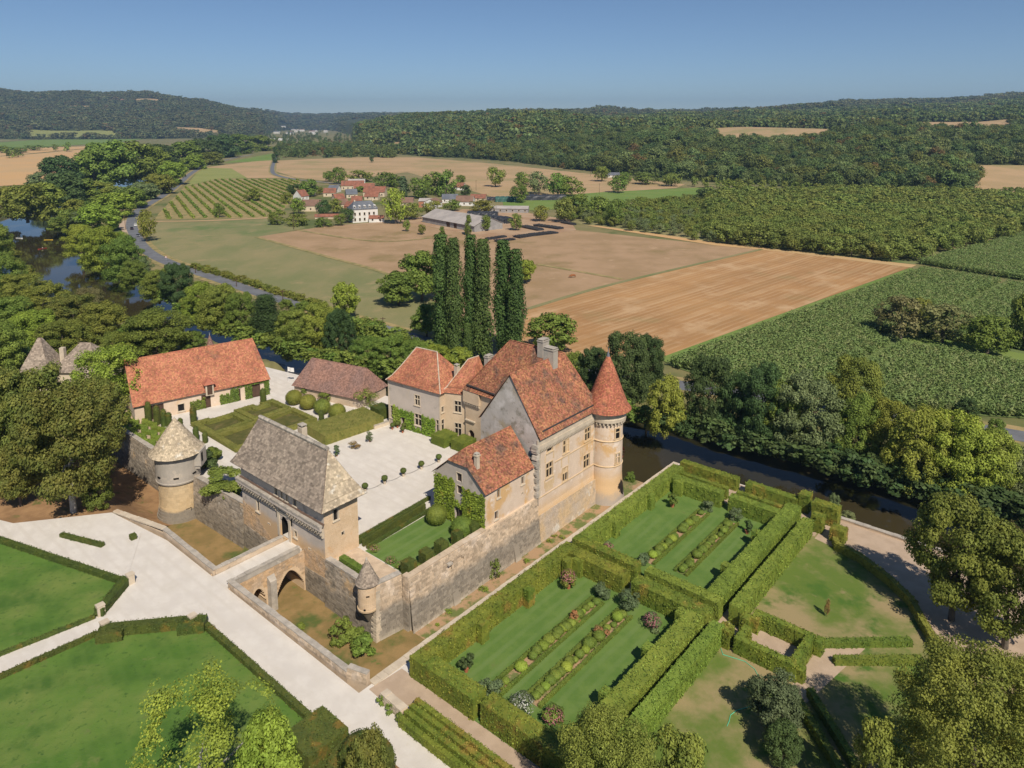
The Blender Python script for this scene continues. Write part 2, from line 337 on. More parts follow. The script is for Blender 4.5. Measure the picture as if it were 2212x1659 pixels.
def _prof(kind, z):
    z = np.clip(z, 0, 1)
    if kind == 'column': return .5 * np.power(np.sin(np.pi * np.clip(z * .93 + .06, 0, 1) ** .8), .45) * (1 - .5 * z ** 1.5)
    if kind == 'cone': return .5 * np.clip(1.04 - z, 0, 1) ** .75 * np.clip(z * 9, 0, 1)
    if kind == 'bush': return .5 * np.sqrt(np.clip(1 - ((z - .44) / .56) ** 2, 0, 1))
    if kind == 'flat': return .5 * np.sqrt(np.clip(1 - ((z - .62) / .38) ** 2, 0, 1))
    return .5 * np.sqrt(np.clip(1 - ((z - .57) / .43) ** 2, 0, 1))
def crown_np(kind, n, leaf, rng, nl=26, gap=0.0, lobe=(.11, .2), up=.3):
    zr = {'column': (.06, .97), 'cone': (.05, .95), 'bush': (.08, .93), 'flat': (.34, .95)}.get(kind, (.22, .95))
    C = []
    k = 0
    while len(C) < nl:
        z = zr[0] + (zr[1] - zr[0]) * ((k + rng.uniform()) / nl % 1.0); k += 1
        r = _prof(kind, z); a = rng.uniform(0, 2 * np.pi) + 2.4 * k
        q = r * rng.uniform(.45, .88) if rng.uniform() > .2 else r * rng.uniform(0, .4)
        C.append((q * np.cos(a), q * np.sin(a), z, rng.uniform(*lobe) * (1.0 if kind not in ('column', 'cone') else .9)))
    C = np.array(C)
    w = C[:, 3] ** 2; idx = rng.choice(len(C), n * 2, p=w / w.sum())
    d = sphere_dirs(n * 2, rng); c = C[idx]
    zs = .8 if kind != 'column' else .42
    p = c[:, :3] + d * (c[:, 3] * rng.uniform(.62, 1.12, n * 2))[:, None] * np.array([1, 1, zs])
    keep = (d[:, 2] > -.55) | (rng.uniform(size=n * 2) < .35)
    rr = np.hypot(p[:, 0], p[:, 1]) / (_prof(kind, p[:, 2]) + .05)
    keep &= (rr > .38) | (p[:, 2] > .75) | (rng.uniform(size=n * 2) < .25)
    if gap: keep &= (np.sin(p[:, 0] * 17 + 3) + np.sin(p[:, 1] * 19) + np.sin(p[:, 2] * 15) > -1.0 + gap)
    p, d = p[keep][:n], d[keep][:n]
    p[:, 2] = np.clip(p[:, 2], .01, 1.02)
    out = p - np.array([0, 0, .5]); out /= np.linalg.norm(out, axis=1, keepdims=True) + 1e-9
    nn = d * .95 + out * .25 + rng.normal(size=p.shape) * .40 + np.array([0, 0, up])
    return quads(p, nn, leaf, rng), C
PROTO = {}
def tree_meshes(kind, lod, mat, seed, gap=0.0, limbs=5, bark=None):
    key = (kind, lod, mat, seed, gap, bark)
    if key in PROTO: return PROTO[key]
    rng = np.random.default_rng(seed * 31 + lod)
    n, leaf, nl = {-2: (62000, .0135, 300), -1: (30000, .0235, 190), 0: (15000, .034, 110), 1: (6000, .055, 60), 2: (1300, .085, 24), 3: (420, .14, 16), 4: (120, .24, 10)}[lod]
    if kind in ('column', 'cone'): leaf *= 1.5; nl = int(nl * 1.6)
    lb = {-2: (.045, .08), -1: (.055, .095), 0: (.07, .12), 1: (.09, .15)}.get(lod, (.14, .23))
    if kind == 'column': n = int(n * 2.2); leaf *= 1.15
    if kind == 'column': lb = (.13, .38)
    (V, F), C = crown_np(kind, int(n * (1 - .45 * (gap > 0))), leaf, rng, nl, gap, lb)
    if kind in ('column', 'cone'):
        Q = V.reshape(-1, 4, 3); c_ = Q.mean(1, keepdims=True); V = (c_ + (Q - c_) * np.array([1, 1, .22 if kind == 'column' else .5])).reshape(-1, 3)
    cm = mesh_np('crown_mesh', V, F, 4, LF[mat])
    mb = MB(None); sd = 8 if lod < 2 else 5
    top = .62 if kind not in ('column', 'cone') else .9
    pts = [(0, 0, -.02), (rng.uniform(-.01, .01), rng.uniform(-.01, .01), .18), (rng.uniform(-.03, .03), rng.uniform(-.03, .03), .4), (0, 0, top)]
    rad = [.034, .026, .020, .006]
    for i in range(3): mb.tube(pts[i], pts[i + 1], rad[i], rad[i + 1], sd)
    if lod < 3 or gap:
        for j in range(limbs + (9 if gap else 0)):
            c = C[(j * 7) % len(C)]; s = pts[1 + (j % 2)]
            mid = ((s[0] + c[0]) / 2, (s[1] + c[1]) / 2, max(s[2], (s[2] + c[2]) / 2 - .03))
            mb.tube(s, mid, .014, .009, 5); mb.tube(mid, tuple(c[:3]), .009, .003, 5)
    tm = bpy.data.meshes.new('trunk_mesh'); tm.from_pydata(mb.v, [], mb.f); tm.update(); tm.materials.append(bark or trunk_m)
    PROTO[key] = (cm, tm); return PROTO[key]
def place_tree(name, label, loc, w, h, kind='round', mat='mid', lod=1, seed=1, gap=0.0, group=None, cat='tree', bark=None, rz=None):
    cm, tm = tree_meshes(kind, lod, mat, seed, gap, bark=bark)
    rz = random.uniform(0, 6.28) if rz is None else rz
    r = thing(name, label, cat, loc, rz, group); r.scale = (w, w, h)
    link_mesh('trunk', tm, r); link_mesh('crown', cm, r)
    return r
def tree_px(name, label, fr, x, yb, z, wpx, ytop, kind='round', mat='mid', lod=None, seed=None, gap=0.0, group=None, bark=None, cat='tree'):
    """a tree rooted at the ground point seen at (x, yb), as tall as its top shows and wpx wide (in the 2212 px frame)"""
    b = at(fr, x, yb, z); h = height_at(fr, x, ytop, b[1]) - z; w = wpx * b[1] / FOC
    if lod is None: lod = 0 if b[1] < 115 else (1 if b[1] < 260 else (2 if b[1] < 600 else 3))
    if lod == 0 and w > 9: lod = -1 if b[1] > 72 else -2
    seed = random.randint(1, 3) if seed is None else seed
    return place_tree(name, label, b, w, max(h, .5), kind, mat, lod, seed, gap, group, cat, bark)
def surface_leaves(P, Nn, size, mat, name, parent, rng, jit=.45, kind=None):
    nn = Nn + rng.normal(size=Nn.shape) * jit + np.array([0, 0, .15])
    V, F = quads(P, nn, size, rng); o = ORG.get(parent.name, Vector((0, 0, 0)))
    me = mesh_np(name, V - np.array(o), F, 4, mat); ob = link_mesh(name, me, parent)
    if kind: ob['kind'] = kind
    return ob
def toW(P): # (N,3) castle -> world
    P = np.asarray(P, float); return np.stack([OX + P[:, 0] * UX + P[:, 1] * VX, OY + P[:, 0] * UY + P[:, 1] * VY, P[:, 2]], 1)
def toWn(N_):
    N_ = np.asarray(N_, float); return np.stack([N_[:, 0] * UX + N_[:, 1] * VX, N_[:, 0] * UY + N_[:, 1] * VY, N_[:, 2]], 1)
def hedge(name, label, path, w, z0, z1, mat='hedge', dens=30, leaf=.2, group=None, cat='hedge', closed=False, frame='uv', wob=.05, round_top=False):
    """a clipped hedge along a path: solid core and a skin of leaves that follows it"""
    rng = np.random.default_rng(abs(hash(label)) % 9999 if False else int(abs(path[0][0] * 37 + path[0][1] * 91 + len(path) * 7 + w * 13)) % 99991)
    fr = W if frame == 'uv' else None
    base = W(path[0][0], path[0][1], z0) if frame == 'uv' else (path[0][0], path[0][1], z0)
    t = thing(name, label, cat, base, 0, group)
    pts = [Vector(p) for p in path]; n = len(pts); seg = [(i, (i + 1) % n) for i in range(n if closed else n - 1)]
    nor = []
    for i in range(n):
        ds = []
        if i > 0 or closed: ds.append((pts[i] - pts[i - 1]).normalized())
        if i < n - 1 or closed: ds.append((pts[(i + 1) % n] - pts[i]).normalized())
        m = sum((Vector((-d.y, d.x)) for d in ds), Vector((0, 0))).normalized()
        c = max(.35, m.dot(Vector((-ds[0].y, ds[0].x)))); nor.append(m / c)
    hw = w / 2 - .05
    core = MB(fr); ring = []
    for p, m in zip(pts, nor):
        a, b = p + m * hw, p - m * hw
        ring.append([(a.x, a.y, z0), (a.x, a.y, z1 - .06), (b.x, b.y, z1 - .06), (b.x, b.y, z0)])
    flat = [q for r_ in ring for q in r_]; F = []
    for i, j in seg:
        for k in range(4): F.append((i * 4 + k, j * 4 + k, j * 4 + (k + 1) % 4, i * 4 + (k + 1) % 4))
    if not closed: F += [(0, 1, 2, 3), ((n - 1) * 4 + 3, (n - 1) * 4 + 2, (n - 1) * 4 + 1, (n - 1) * 4)]
    core.add(flat, F); core.build('core', LF[mat], t)
    PP = []; NN = []
    for i, j in seg:
        a, b = pts[i], pts[j]; L = (b - a).length; h = z1 - z0
        for what, area in (('top', L * w), ('l', L * h), ('r', L * h)):
            m = max(4, int(area * dens)); s = rng.uniform(0, 1, m); x = rng.uniform(-1, 1, m); zz = rng.uniform(0, 1, m)
            na, nb = np.array(nor[i]), np.array(nor[j]); nn = na[None] * (1 - s)[:, None] + nb[None] * s[:, None]
            pp = np.array(a)[None] * (1 - s)[:, None] + np.array(b)[None] * s[:, None]
            nz = np.zeros((m, 1))
            if what == 'top':
                hh = np.full(m, z1) - (.25 * x ** 4 * w if round_top else 0)
                q = np.concatenate([pp + nn * (x * w / 2)[:, None], (hh + rng.normal(0, wob * .6, m))[:, None]], 1); no = np.tile([0, 0, 1.0], (m, 1))
            else:
                sg = 1 if what == 'l' else -1
                q = np.concatenate([pp + nn * (sg * (w / 2 + rng.normal(0, wob * .6, m)))[:, None], (z0 + zz * h)[:, None]], 1)
                no = np.concatenate([nn * sg, nz], 1)
            PP.append(q); NN.append(no)
    if not closed:
        for e, o2 in ((0, 1), (n - 1, n - 2)):
            d = (pts[e] - pts[o2]).normalized(); m = max(4, int(w * (z1 - z0) * dens)); x = rng.uniform(-1, 1, m); zz = rng.uniform(0, 1, m)
            q = np.concatenate([np.array(pts[e])[None] + np.array(nor[e])[None] * (x * w / 2)[:, None] + np.array(d)[None] * (rng.normal(0, wob * .6, m))[:, None], (z0 + zz * (z1 - z0))[:, None]], 1)
            PP.append(q); NN.append(np.tile([d.x, d.y, 0], (m, 1)))
    PP = np.concatenate(PP); NN = np.concatenate(NN)
    wv = .06 * np.sin(PP[:, 0] * 2.3 + PP[:, 2] * 3.1) * np.sin(PP[:, 1] * 2.9 + 1) + .05 * np.sin(PP[:, 0] * 5.7 + PP[:, 1] * 6.1)
    if wob > .03: PP = PP + NN * (wv * wob / .05 * min(1, w))[:, None]
    if frame == 'uv': PP = toW(PP); NN = toWn(NN)
    surface_leaves(PP, NN, leaf, LF[mat], 'foliage', t, rng)
    return t
def topiary(name, label, uv, z, rx, h, shape='ball', mat='box', dens=40, leaf=.14, group=None, cat='topiary', pot=0.0, world=False, pmat=None, asp=1.0):
    """clipped ball, column, dome or cube; pot: height of the terracotta pot it stands in"""
    c = uv if world else W(uv[0], uv[1], 0); t = thing(name, label, cat, (c[0], c[1], z), 0, group)
    rng = np.random.default_rng(int(abs(c[0] * 131 + c[1] * 17)) % 9999)
    if pot:
        pm = MB(None); s = pot
        pm.lathe(c[0], c[1], [(.30 * s, z), (.44 * s, z + .8 * s), (.5 * s, z + .82 * s), (.5 * s, z + s), (.42 * s, z + s), (.40 * s, z + .85 * s)], 14)
        pm.build('pot', pmat or terracotta, t)
        st = MB(None); st.tube((c[0], c[1], z + .8 * s), (c[0], c[1], z + s + h * .4), .04, .03); st.build('stem', trunk_m, t); z = z + s + (.1 if shape == 'ball' else 0)
    ang = AZ
    if shape == 'cube':
        n = int((4 * rx * 2 * h + 4 * rx * rx) * dens); f = rng.integers(0, 9, n); P = rng.uniform(-1, 1, (n, 3)); N_ = np.zeros((n, 3))
        for k in range(4):
            mk = (f == 2 * k) | (f == 2 * k + 1); a = k // 2; sg = 1 if k % 2 else -1; P[mk, a] = sg; N_[mk, a] = sg
        mk = f == 8; P[mk, 2] = 1; N_[mk, 2] = 1
        P = P * np.array([rx, rx, h / 2]) + np.array([0, 0, h / 2]); core = MB(None)
        P = toWn(P); N_ = toWn(N_)
        cs = toWn(np.array([(-rx, -rx, 0), (rx, -rx, 0), (rx, rx, 0), (-rx, rx, 0)]) * .97)
        core.prism([(c[0] + q[0], c[1] + q[1]) for q in cs], z, z + h * .96)
    else:
        n = int(4 * math.pi * rx * max(rx, h * .5) * dens * (.8)); d = sphere_dirs(n, rng)
        if shape == 'column':
            d = rng.normal(size=(n, 3)); d[:, 2] = rng.uniform(-1, 1, n); a = rng.uniform(0, 6.283, n); r = np.minimum(1, ((1 - d[:, 2]) * 2.2) ** .5) ; r = np.where(d[:, 2] < .55, 1, np.sqrt(np.clip(1 - ((d[:, 2] - .55) / .45) ** 2, 0, 1)))
            P = np.stack([np.cos(a) * r, np.sin(a) * r, d[:, 2]], 1); N_ = np.stack([np.cos(a), np.sin(a), np.where(d[:, 2] > .5, (d[:, 2] - .5) * 2, 0)], 1)
        else: P = d; N_ = d
        P = P * np.array([rx, rx * asp, h / 2]); P[:, 2] += h / 2; core = MB(None)
        if shape == 'column': core.lathe(c[0], c[1], [(rx * .92, z), (rx * .92, z + h * .78), (rx * .6, z + h * .92), (.05, z + h * .97)], 12)
        else: core.ball((c[0], c[1], z + h / 2), rx * .95, rx * asp * .95, h / 2 * .95, 16, 10)
        kp = P[:, 2] > -.02; P, N_ = P[kp], N_[kp]
    core.build('core', LF[mat], t)
    P = P + np.array([c[0], c[1], z])
    surface_leaves(P, N_, leaf, LF[mat], 'foliage', t, rng, .22 if shape == 'cube' else .4)
    return t
def shrub(name, label, loc, r, h, mat='mid', n=900, leaf=.22, group=None, cat='shrub', flowers=None, pot=0.0, seed=3):
    """a loose shrub: leafy crown on short stems, with flowers or a pot where it has them"""
    t = thing(name, label, cat, loc, 0, group); rng = np.random.default_rng(seed + int(abs(loc[0] * 7 + loc[1] * 3)))
    z0 = 0.0
    if pot:
        pm = MB(None); s = pot; pm.lathe(loc[0], loc[1], [(.32 * s, loc[2]), (.46 * s, loc[2] + .8 * s), (.52 * s, loc[2] + .82 * s), (.52 * s, loc[2] + s), (.42 * s, loc[2] + s), (.4 * s, loc[2] + .85 * s)], 14); pm.build('pot', terracotta, t); z0 = pot * .85
    (V, F), C = crown_np('bush', n, leaf / (2 * r), rng, 12, 0, (.14, .24))
    V = V * np.array([2 * r, 2 * r, h]); V[:, 2] += z0
    link_mesh('crown', mesh_np('crown', V, F, 4, LF[mat]), t)
    sm = MB(None)
    for j in range(4):
        c = C[j * 2]; sm.tube((loc[0], loc[1], loc[2] + z0 * .95), (loc[0] + c[0] * 2 * r, loc[1] + c[1] * 2 * r, loc[2] + z0 + c[2] * h), .03, .012, 5)
    sm.build('stems', trunk_m, t)
    if flowers:
        d = sphere_dirs(int(n * .22), rng); d[:, 2] = np.abs(d[:, 2]); P = d * np.array([r, r, h * .5]) * rng.uniform(.85, 1.08, (len(d), 1)) + np.array([0, 0, h * .5 + z0])
        V, F = quads(P, d, leaf * .8, rng); link_mesh('flowers', mesh_np('flowers', V, F, 4, LF[flowers]), t)
    return t
_gn = {}
def scatter(name, P, S, rot, meshes, mat=None, kind='stuff', label=None, cat=None, hide=None):
    """one object: a cloud of points that carries a plant on each (a mass that nobody could count)"""
    P = np.asarray(P, np.float32); n = len(P)
    me = bpy.data.meshes.new(name); me.vertices.add(n); me.vertices.foreach_set('co', P.ravel())
    S = np.asarray(S, np.float32)
    if S.ndim == 1: S = np.stack([S, S, S], 1)
    at_ = me.attributes.new('sc', 'FLOAT_VECTOR', 'POINT'); at_.data.foreach_set('vector', S.ravel().astype(np.float32))
    ar = me.attributes.new('ro', 'FLOAT_VECTOR', 'POINT'); rv = np.zeros((n, 3), np.float32); rv[:, 2] = rot; ar.data.foreach_set('vector', rv.ravel())
    o = link_mesh(name, me)
    c = bpy.data.collections.new(name + '_kinds')
    for k, m in enumerate(meshes):
        po = bpy.data.objects.new('plant', m); c.objects.link(po)
    ng = bpy.data.node_groups.new(name + '_gn', 'GeometryNodeTree')
    ng.interface.new_socket('Geometry', in_out='INPUT', socket_type='NodeSocketGeometry'); ng.interface.new_socket('Geometry', in_out='OUTPUT', socket_type='NodeSocketGeometry')
    N_ = ng.nodes; gi = N_.new('NodeGroupInput'); go = N_.new('NodeGroupOutput'); m2p = N_.new('GeometryNodeMeshToPoints'); iop = N_.new('GeometryNodeInstanceOnPoints')
    ci = N_.new('GeometryNodeCollectionInfo'); ci.inputs['Collection'].default_value = c; ci.inputs['Separate Children'].default_value = True; ci.inputs['Reset Children'].default_value = True
    a1 = N_.new('GeometryNodeInputNamedAttribute'); a1.data_type = 'FLOAT_VECTOR'; a1.inputs['Name'].default_value = 'sc'
    a2 = N_.new('GeometryNodeInputNamedAttribute'); a2.data_type = 'FLOAT_VECTOR'; a2.inputs['Name'].default_value = 'ro'
    e2r = N_.new('FunctionNodeEulerToRotation')
    lk = ng.links.new
    lk(gi.outputs[0], m2p.inputs[0]); lk(m2p.outputs[0], iop.inputs['Points']); lk(ci.outputs[0], iop.inputs['Instance']); iop.inputs['Pick Instance'].default_value = True
    lk(a1.outputs[0], iop.inputs['Scale']); lk(a2.outputs[0], e2r.inputs[0]); lk(e2r.outputs[0], iop.inputs['Rotation']); lk(iop.outputs[0], go.inputs[0])
    md = o.modifiers.new('scatter', 'NODES'); md.node_group = ng
    return tag(o, label, cat, None, kind)
# ------------------------------------------------------------------ the lie of the land
COLS = [(-2500, 2300, (3000, 250), (4000, 215), (7000, 235)), (-900, 2300, (3000, 250), (4000, 207), (7000, 230)), (0, 2500, (3200, 248), (4200, 199), (7000, 235)), (200, 2500, (3200, 250), (4200, 203), (7000, 235)),
        (330, 2600, (3200, 252), (4200, 209), (7000, 238)), (430, 2700, (3300, 254), (4200, 219), (7000, 240)), (500, 2800, (3400, 258), (4300, 234), (7000, 244)),
        (560, 3000, (3600, 263), (4400, 246), (7000, 246)), (620, 5000, (5600, 262), (6300, 254), (8000, 248)), (720, 5000, (5600, 263), (6300, 256), (8000, 249)),
        (780, 1500, (2000, 284), (2600, 276), (7500, 249)), (860, 1400, (1950, 278), (2500, 266), (7500, 250)), (920, 1300, (1900, 272), (2500, 256), (7500, 252)), (1000, 1250, (1800, 270), (2500, 252), (7500, 256)),
        (1100, 1150, (1700, 270), (2500, 250), (6000, 262)), (1200, 1000, (1500, 279), (2400, 252), (4500, 246)), (1300, 900, (1400, 292), (2200, 266), (4500, 238)),
        (1400, 820, (1150, 308), (1450, 286), (4500, 246)), (1500, 770, (1090, 316), (1450, 280), (4300, 247)), (1600, 740, (1060, 318), (1450, 275), (4200, 243)),
        (1750, 690, (1050, 318), (1450, 272), (4000, 233)), (1900, 640, (1030, 318), (1480, 270), (4000, 225)), (2050, 620, (1030, 316), (1500, 268), (4000, 219)),
        (2212, 610, (1030, 314), (1500, 264), (3800, 209)), (2700, 600, (1030, 312), (1500, 262), (3800, 208)), (4700, 600, (1000, 310), (1500, 262), (3800, 208))]
_cx = np.array([c[0] for c in COLS], float)
_cY = np.array([[0, c[1], c[2][0], c[3][0], c[4][0], 12000] for c in COLS], float)
_cZ = np.array([[0, 0] + [height_at('D', c[0], y, Y) for (Y, y) in c[2:5]] + [40] for c in COLS], float)
def dxcol(X, Y): return CX + FOC * X / (_cp * np.maximum(Y, 1))
def wood_start(X, Y): return np.interp(dxcol(X, Y), _cx, _cY[:, 1])
def hills(X, Y):
    X = np.asarray(X, float); Y = np.asarray(Y, float); d = np.clip(dxcol(X, Y), _cx[0], _cx[-1])
    Ys = [np.interp(d, _cx, _cY[:, k]) for k in range(6)]; Zs = [np.interp(d, _cx, _cZ[:, k]) for k in range(6)]
    z = np.zeros_like(Y)
    for k in range(5):
        t = np.clip((Y - Ys[k]) / (Ys[k + 1] - Ys[k]), 0, 1); s = t * t * (3 - 2 * t) if k else t
        z = np.where(Y >= Ys[k], Zs[k] + (Zs[k + 1] - Zs[k]) * (.5 * s + .5 * t), z)
    amp = np.clip((Y - Ys[1]) / 600, 0, 1)
    z = z + amp * (9 * np.sin(X / 170 + 1.3) * np.sin(Y / 210) + 5 * np.sin(X / 71 + Y / 97))
    return np.where(Y > 300, z, 0.0)
# the river between its two banks, seen at water level
_far = [(2700, 1250), (2300, 1168), (2060, 1105), (1880, 1050), (1700, 1000), (1480, 945), (1370, 908), (1100, 850), (850, 800), (640, 762), (590, 742), (500, 722), (400, 690), (330, 650), (259, 614), (184, 590), (143, 551), (119, 519), (131, 489), (175, 450), (225, 425), (285, 396), (350, 372), (420, 348), (520, 326), (620, 312)]
_near = [(2700, 1500), (2300, 1330), (1960, 1205), (1800, 1150), (1640, 1100), (1460, 1048), (1345, 1015), (1050, 940), (800, 870), (600, 800), (530, 765), (440, 735), (340, 703), (270, 680), (200, 660), (130, 625), (75, 590), (40, 550), (22, 510), (60, 478), (140, 443), (190, 420), (255, 392), (325, 368), (400, 344), (505, 322), (610, 309)]
_near = _near[:-1] if len(_near) > len(_far) else _near
RIV_Z = -5.0
FARB = [at('D', x, y, RIV_Z) for x, y in _far]; NEARB = [at('D', x, y, RIV_Z) for x, y in _near]
RC = np.array([((a[0] + b[0]) / 2, (a[1] + b[1]) / 2, math.hypot(a[0] - b[0], a[1] - b[1]) / 2) for a, b in zip(FARB, NEARB)])
def river_d(X, Y):
    """distance to the river's edge (negative in the water)"""
    best = np.full(np.shape(X), 1e9)
    for i in range(len(RC) - 1):
        a, b = RC[i], RC[i + 1]; dx, dy = b[0] - a[0], b[1] - a[1]
        t = np.clip(((X - a[0]) * dx + (Y - a[1]) * dy) / (dx * dx + dy * dy), 0, 1)
        d = np.hypot(X - a[0] - t * dx, Y - a[1] - t * dy) - np.clip(a[2] + t * (b[2] - a[2]), 9, 30)
        best = np.minimum(best, d)
    return best
def ground_z(X, Y):
    X = np.asarray(X, float); Y = np.asarray(Y, float)
    z = hills(X, Y)
    u = (X - OX) * UX + (Y - OY) * UY; v = (X - OX) * VX + (Y - OY) * VY
    rd = river_d(X, Y)
    bank = np.clip(rd / 7.0, 0, 1); bank = bank * bank * (3 - 2 * bank)
    def pd(L):
        b = np.full(np.shape(X), 1e9)
        for p, q in zip(L[:-1], L[1:]):
            dx, dy = q[0] - p[0], q[1] - p[1]; t = np.clip(((X - p[0]) * dx + (Y - p[1]) * dy) / (dx * dx + dy * dy), 0, 1); b = np.minimum(b, np.hypot(X - p[0] - t * dx, Y - p[1] - t * dy))
        return b
    side = (pd(NEARB) < pd(FARB)) & (v > -150) & (u > -140) & (v < 140)      # the castle's side of the river
    z = np.where(side & (Y < 330) & (rd > -3), np.where((v < -82) | (u < -96) | (v > 116), 2.0, -3.4), z)
    z = np.where(Y < 1400, -6.6 + (z + 6.6) * bank, z)
    return z
az_ = np.concatenate([np.linspace(-180, -52, 50, endpoint=False), np.linspace(-52, 52, 460), np.linspace(52, 180, 51)[1:]])
rr_ = np.concatenate([np.linspace(6, 60, 14, endpoint=False), np.geomspace(60, 13000, 430)])
A_, R_ = np.meshgrid(np.radians(az_), rr_); GX, GY = R_ * np.sin(A_), R_ * np.cos(A_)
GZ = ground_z(GX, GY)
na, nr = len(az_), len(rr_)
ii, jj = np.meshgrid(np.arange(nr - 1), np.arange(na - 1), indexing='ij')
gf = np.stack([ii * na + jj, ii * na + jj + 1, (ii + 1) * na + jj + 1, (ii + 1) * na + jj], -1).reshape(-1)
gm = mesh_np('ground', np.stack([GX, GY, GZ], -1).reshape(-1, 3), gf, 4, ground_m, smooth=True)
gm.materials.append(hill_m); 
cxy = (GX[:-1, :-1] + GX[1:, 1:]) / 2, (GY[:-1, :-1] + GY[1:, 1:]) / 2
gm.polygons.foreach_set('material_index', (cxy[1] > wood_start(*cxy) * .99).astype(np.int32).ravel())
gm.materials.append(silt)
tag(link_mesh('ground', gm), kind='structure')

# water
wm = MB(None)
for i in range(len(RC) - 1):
    def edge(k):
        a = RC[max(k - 1, 0)]; b = RC[min(k + 1, len(RC) - 1)]; d = Vector((b[0] - a[0], b[1] - a[1])).normalized(); n = Vector((-d.y, d.x)); h = RC[k][2] + 4
        return (RC[k][0] + n.x * h, RC[k][1] + n.y * h, RIV_Z), (RC[k][0] - n.x * h, RC[k][1] - n.y * h, RIV_Z)
    (a, b), (c, d) = edge(i), edge(i + 1); wm.poly(a, b, d, c)
wm.build('river_water', water_m, kind='structure')

# flat sheets of the valley floor
def sheet(name, mat, pts, z=.03, kind='structure', uv=False, label=None, cat=None):
    mb = MB(None); P = [(W(p[0], p[1])[:2] if uv else at('D', p[0], p[1], z if z < 50 else 0)[:2]) for p in pts]
    mb.poly(*[(p[0], p[1], z) for p in P]); return mb.build(name, mat, kind=kind, label=label, cat=cat)
sheet('meadow', meadow, [(322, 520), (335, 478), (600, 470), (660, 492), (560, 512), (835, 592), (945, 655), (975, 745), (870, 718), (700, 668), (560, 628), (430, 585), (350, 563)], .05)
sheet('dry_meadow', dry_f, [(553, 512), (700, 489), (880, 478), (1090, 520), (1245, 497), (1645, 540), (1330, 612), (1140, 668), (1120, 735), (985, 742), (945, 655), (835, 592)], .08)
sheet('stubble_field', stubble, [(1140, 669), (1330, 613), (1645, 539), (1700, 545), (1965, 578), (1870, 612), (1640, 695), (1430, 772), (1230, 770), (1125, 735)], .11)
sheet('field_margin', green_f, [(1965, 579), (1985, 583), (1660, 701), (1440, 783), (1425, 773), (1640, 695)], .13)
sheet('vineyard_ground', verge_m, [(335, 474), (342, 462), (398, 404), (470, 386), (650, 386), (640, 420), (600, 470)], .05)
sheet('yellow_crop', yellowgreen_f, [(402, 402), (425, 373), (440, 362), (500, 364), (535, 385), (470, 386)], .07)
sheet('far_green_field', green_f, [(480, 352), (590, 331), (590, 346), (545, 349)], .09)
sheet('far_tan_field', tan_f, [(440, 362), (545, 349), (590, 346), (586, 372), (640, 384), (535, 385), (500, 364)], .10)
sheet('wide_tan_field', tan_f, [(598, 347), (760, 340), (900, 340), (1060, 353), (1280, 376), (1480, 398), (1460, 406), (1080, 430), (880, 372), (720, 392), (640, 384), (596, 370)], .08)
sheet('green_crop_strip', green_f, [(1085, 432), (1300, 415), (1530, 404), (1555, 414), (1440, 430), (1210, 452), (1090, 456)], .11)
sheet('orchard_grass', meadow, [(1200, 470), (1270, 488), (1545, 525), (1975, 571), (2300, 490), (2300, 425), (1880, 418), (1560, 422), (1440, 431), (1210, 453)], .06)
sheet('farm_yard', farmyard, [(700, 489), (840, 478), (900, 470), (1000, 452), (1120, 456), (1230, 475), (1245, 497), (1090, 520), (880, 480)], .12)
sheet('farm_track', tan_far, [(1268, 487), (1290, 487), (1550, 524), (1980, 572), (1968, 578), (1700, 545), (1545, 530)], .15)
for i, (nm, m, pts) in enumerate([('golden_field', tan_far, [(-60, 345), (0, 338), (100, 330), (182, 322), (172, 352), (70, 398), (-60, 405)]), ('golden_field', tan_far, [(-60, 330), (60, 320), (185, 316), (182, 321), (60, 332), (-60, 342)]),
        ('green_field', green_f, [(-60, 312), (60, 303), (200, 298), (330, 298), (250, 308), (120, 316), (-60, 322)]), ('tan_strip_field', tan_far, [(230, 291), (330, 287), (400, 290), (395, 297), (300, 299), (215, 298)]), ('green_field', meadow, [(-60, 303), (60, 297), (200, 294), (200, 297), (60, 302), (-60, 310)])]):
    sheet(nm, m, pts, .3 + .08 * i)

# roads
def ribbon(name, mat, pts, width, z, world=False, kind='structure'):
    P = [Vector(p[:2]) if world else Vector(at('D', p[0], p[1], 0)[:2]) for p in pts]
    Q = []
    for i in range(len(P) - 1):                                        # Catmull-Rom
        p0, p1, p2, p3 = P[max(i - 1, 0)], P[i], P[i + 1], P[min(i + 2, len(P) - 1)]
        for k in range(6):
            t = k / 6; Q.append(.5 * ((2 * p1) + (p2 - p0) * t + (2 * p0 - 5 * p1 + 4 * p2 - p3) * t * t + (3 * p1 - p0 - 3 * p2 + p3) * t ** 3))
    Q.append(P[-1]); mb = MB(None); vs = []; fs = []
    for i, q in enumerate(Q):
        d = (Q[min(i + 1, len(Q) - 1)] - Q[max(i - 1, 0)]).normalized(); n = Vector((-d.y, d.x)) * (width / 2)
        vs += [(q.x + n.x, q.y + n.y, z), (q.x - n.x, q.y - n.y, z)]
    mb.add(vs, [(2 * i, 2 * i + 1, 2 * i + 3, 2 * i + 2) for i in range(len(Q) - 1)])
    mb.build(name, mat, kind=kind); return Q
ROAD = [(2420, 985), (2212, 945), (2060, 920), (1880, 893), (1700, 868), (1500, 838), (1300, 808), (1100, 775), (950, 745), (880, 726), (770, 695), (660, 664), (560, 634), (480, 606), (425, 588), (370, 570), (328, 550), (305, 530), (292, 508), (284, 486), (291, 463), (318, 443), (352, 423), (384, 400), (410, 377), (440, 360), (490, 345), (545, 334)]
ribbon('road_verge', verge_m, ROAD, 11.0, .17)
ROADQ = ribbon('road', asphalt, ROAD, 6.0, .21)
LANE = [(598, 333), (592, 350), (588, 366), (596, 378), (640, 388), (700, 394), (740, 400)]
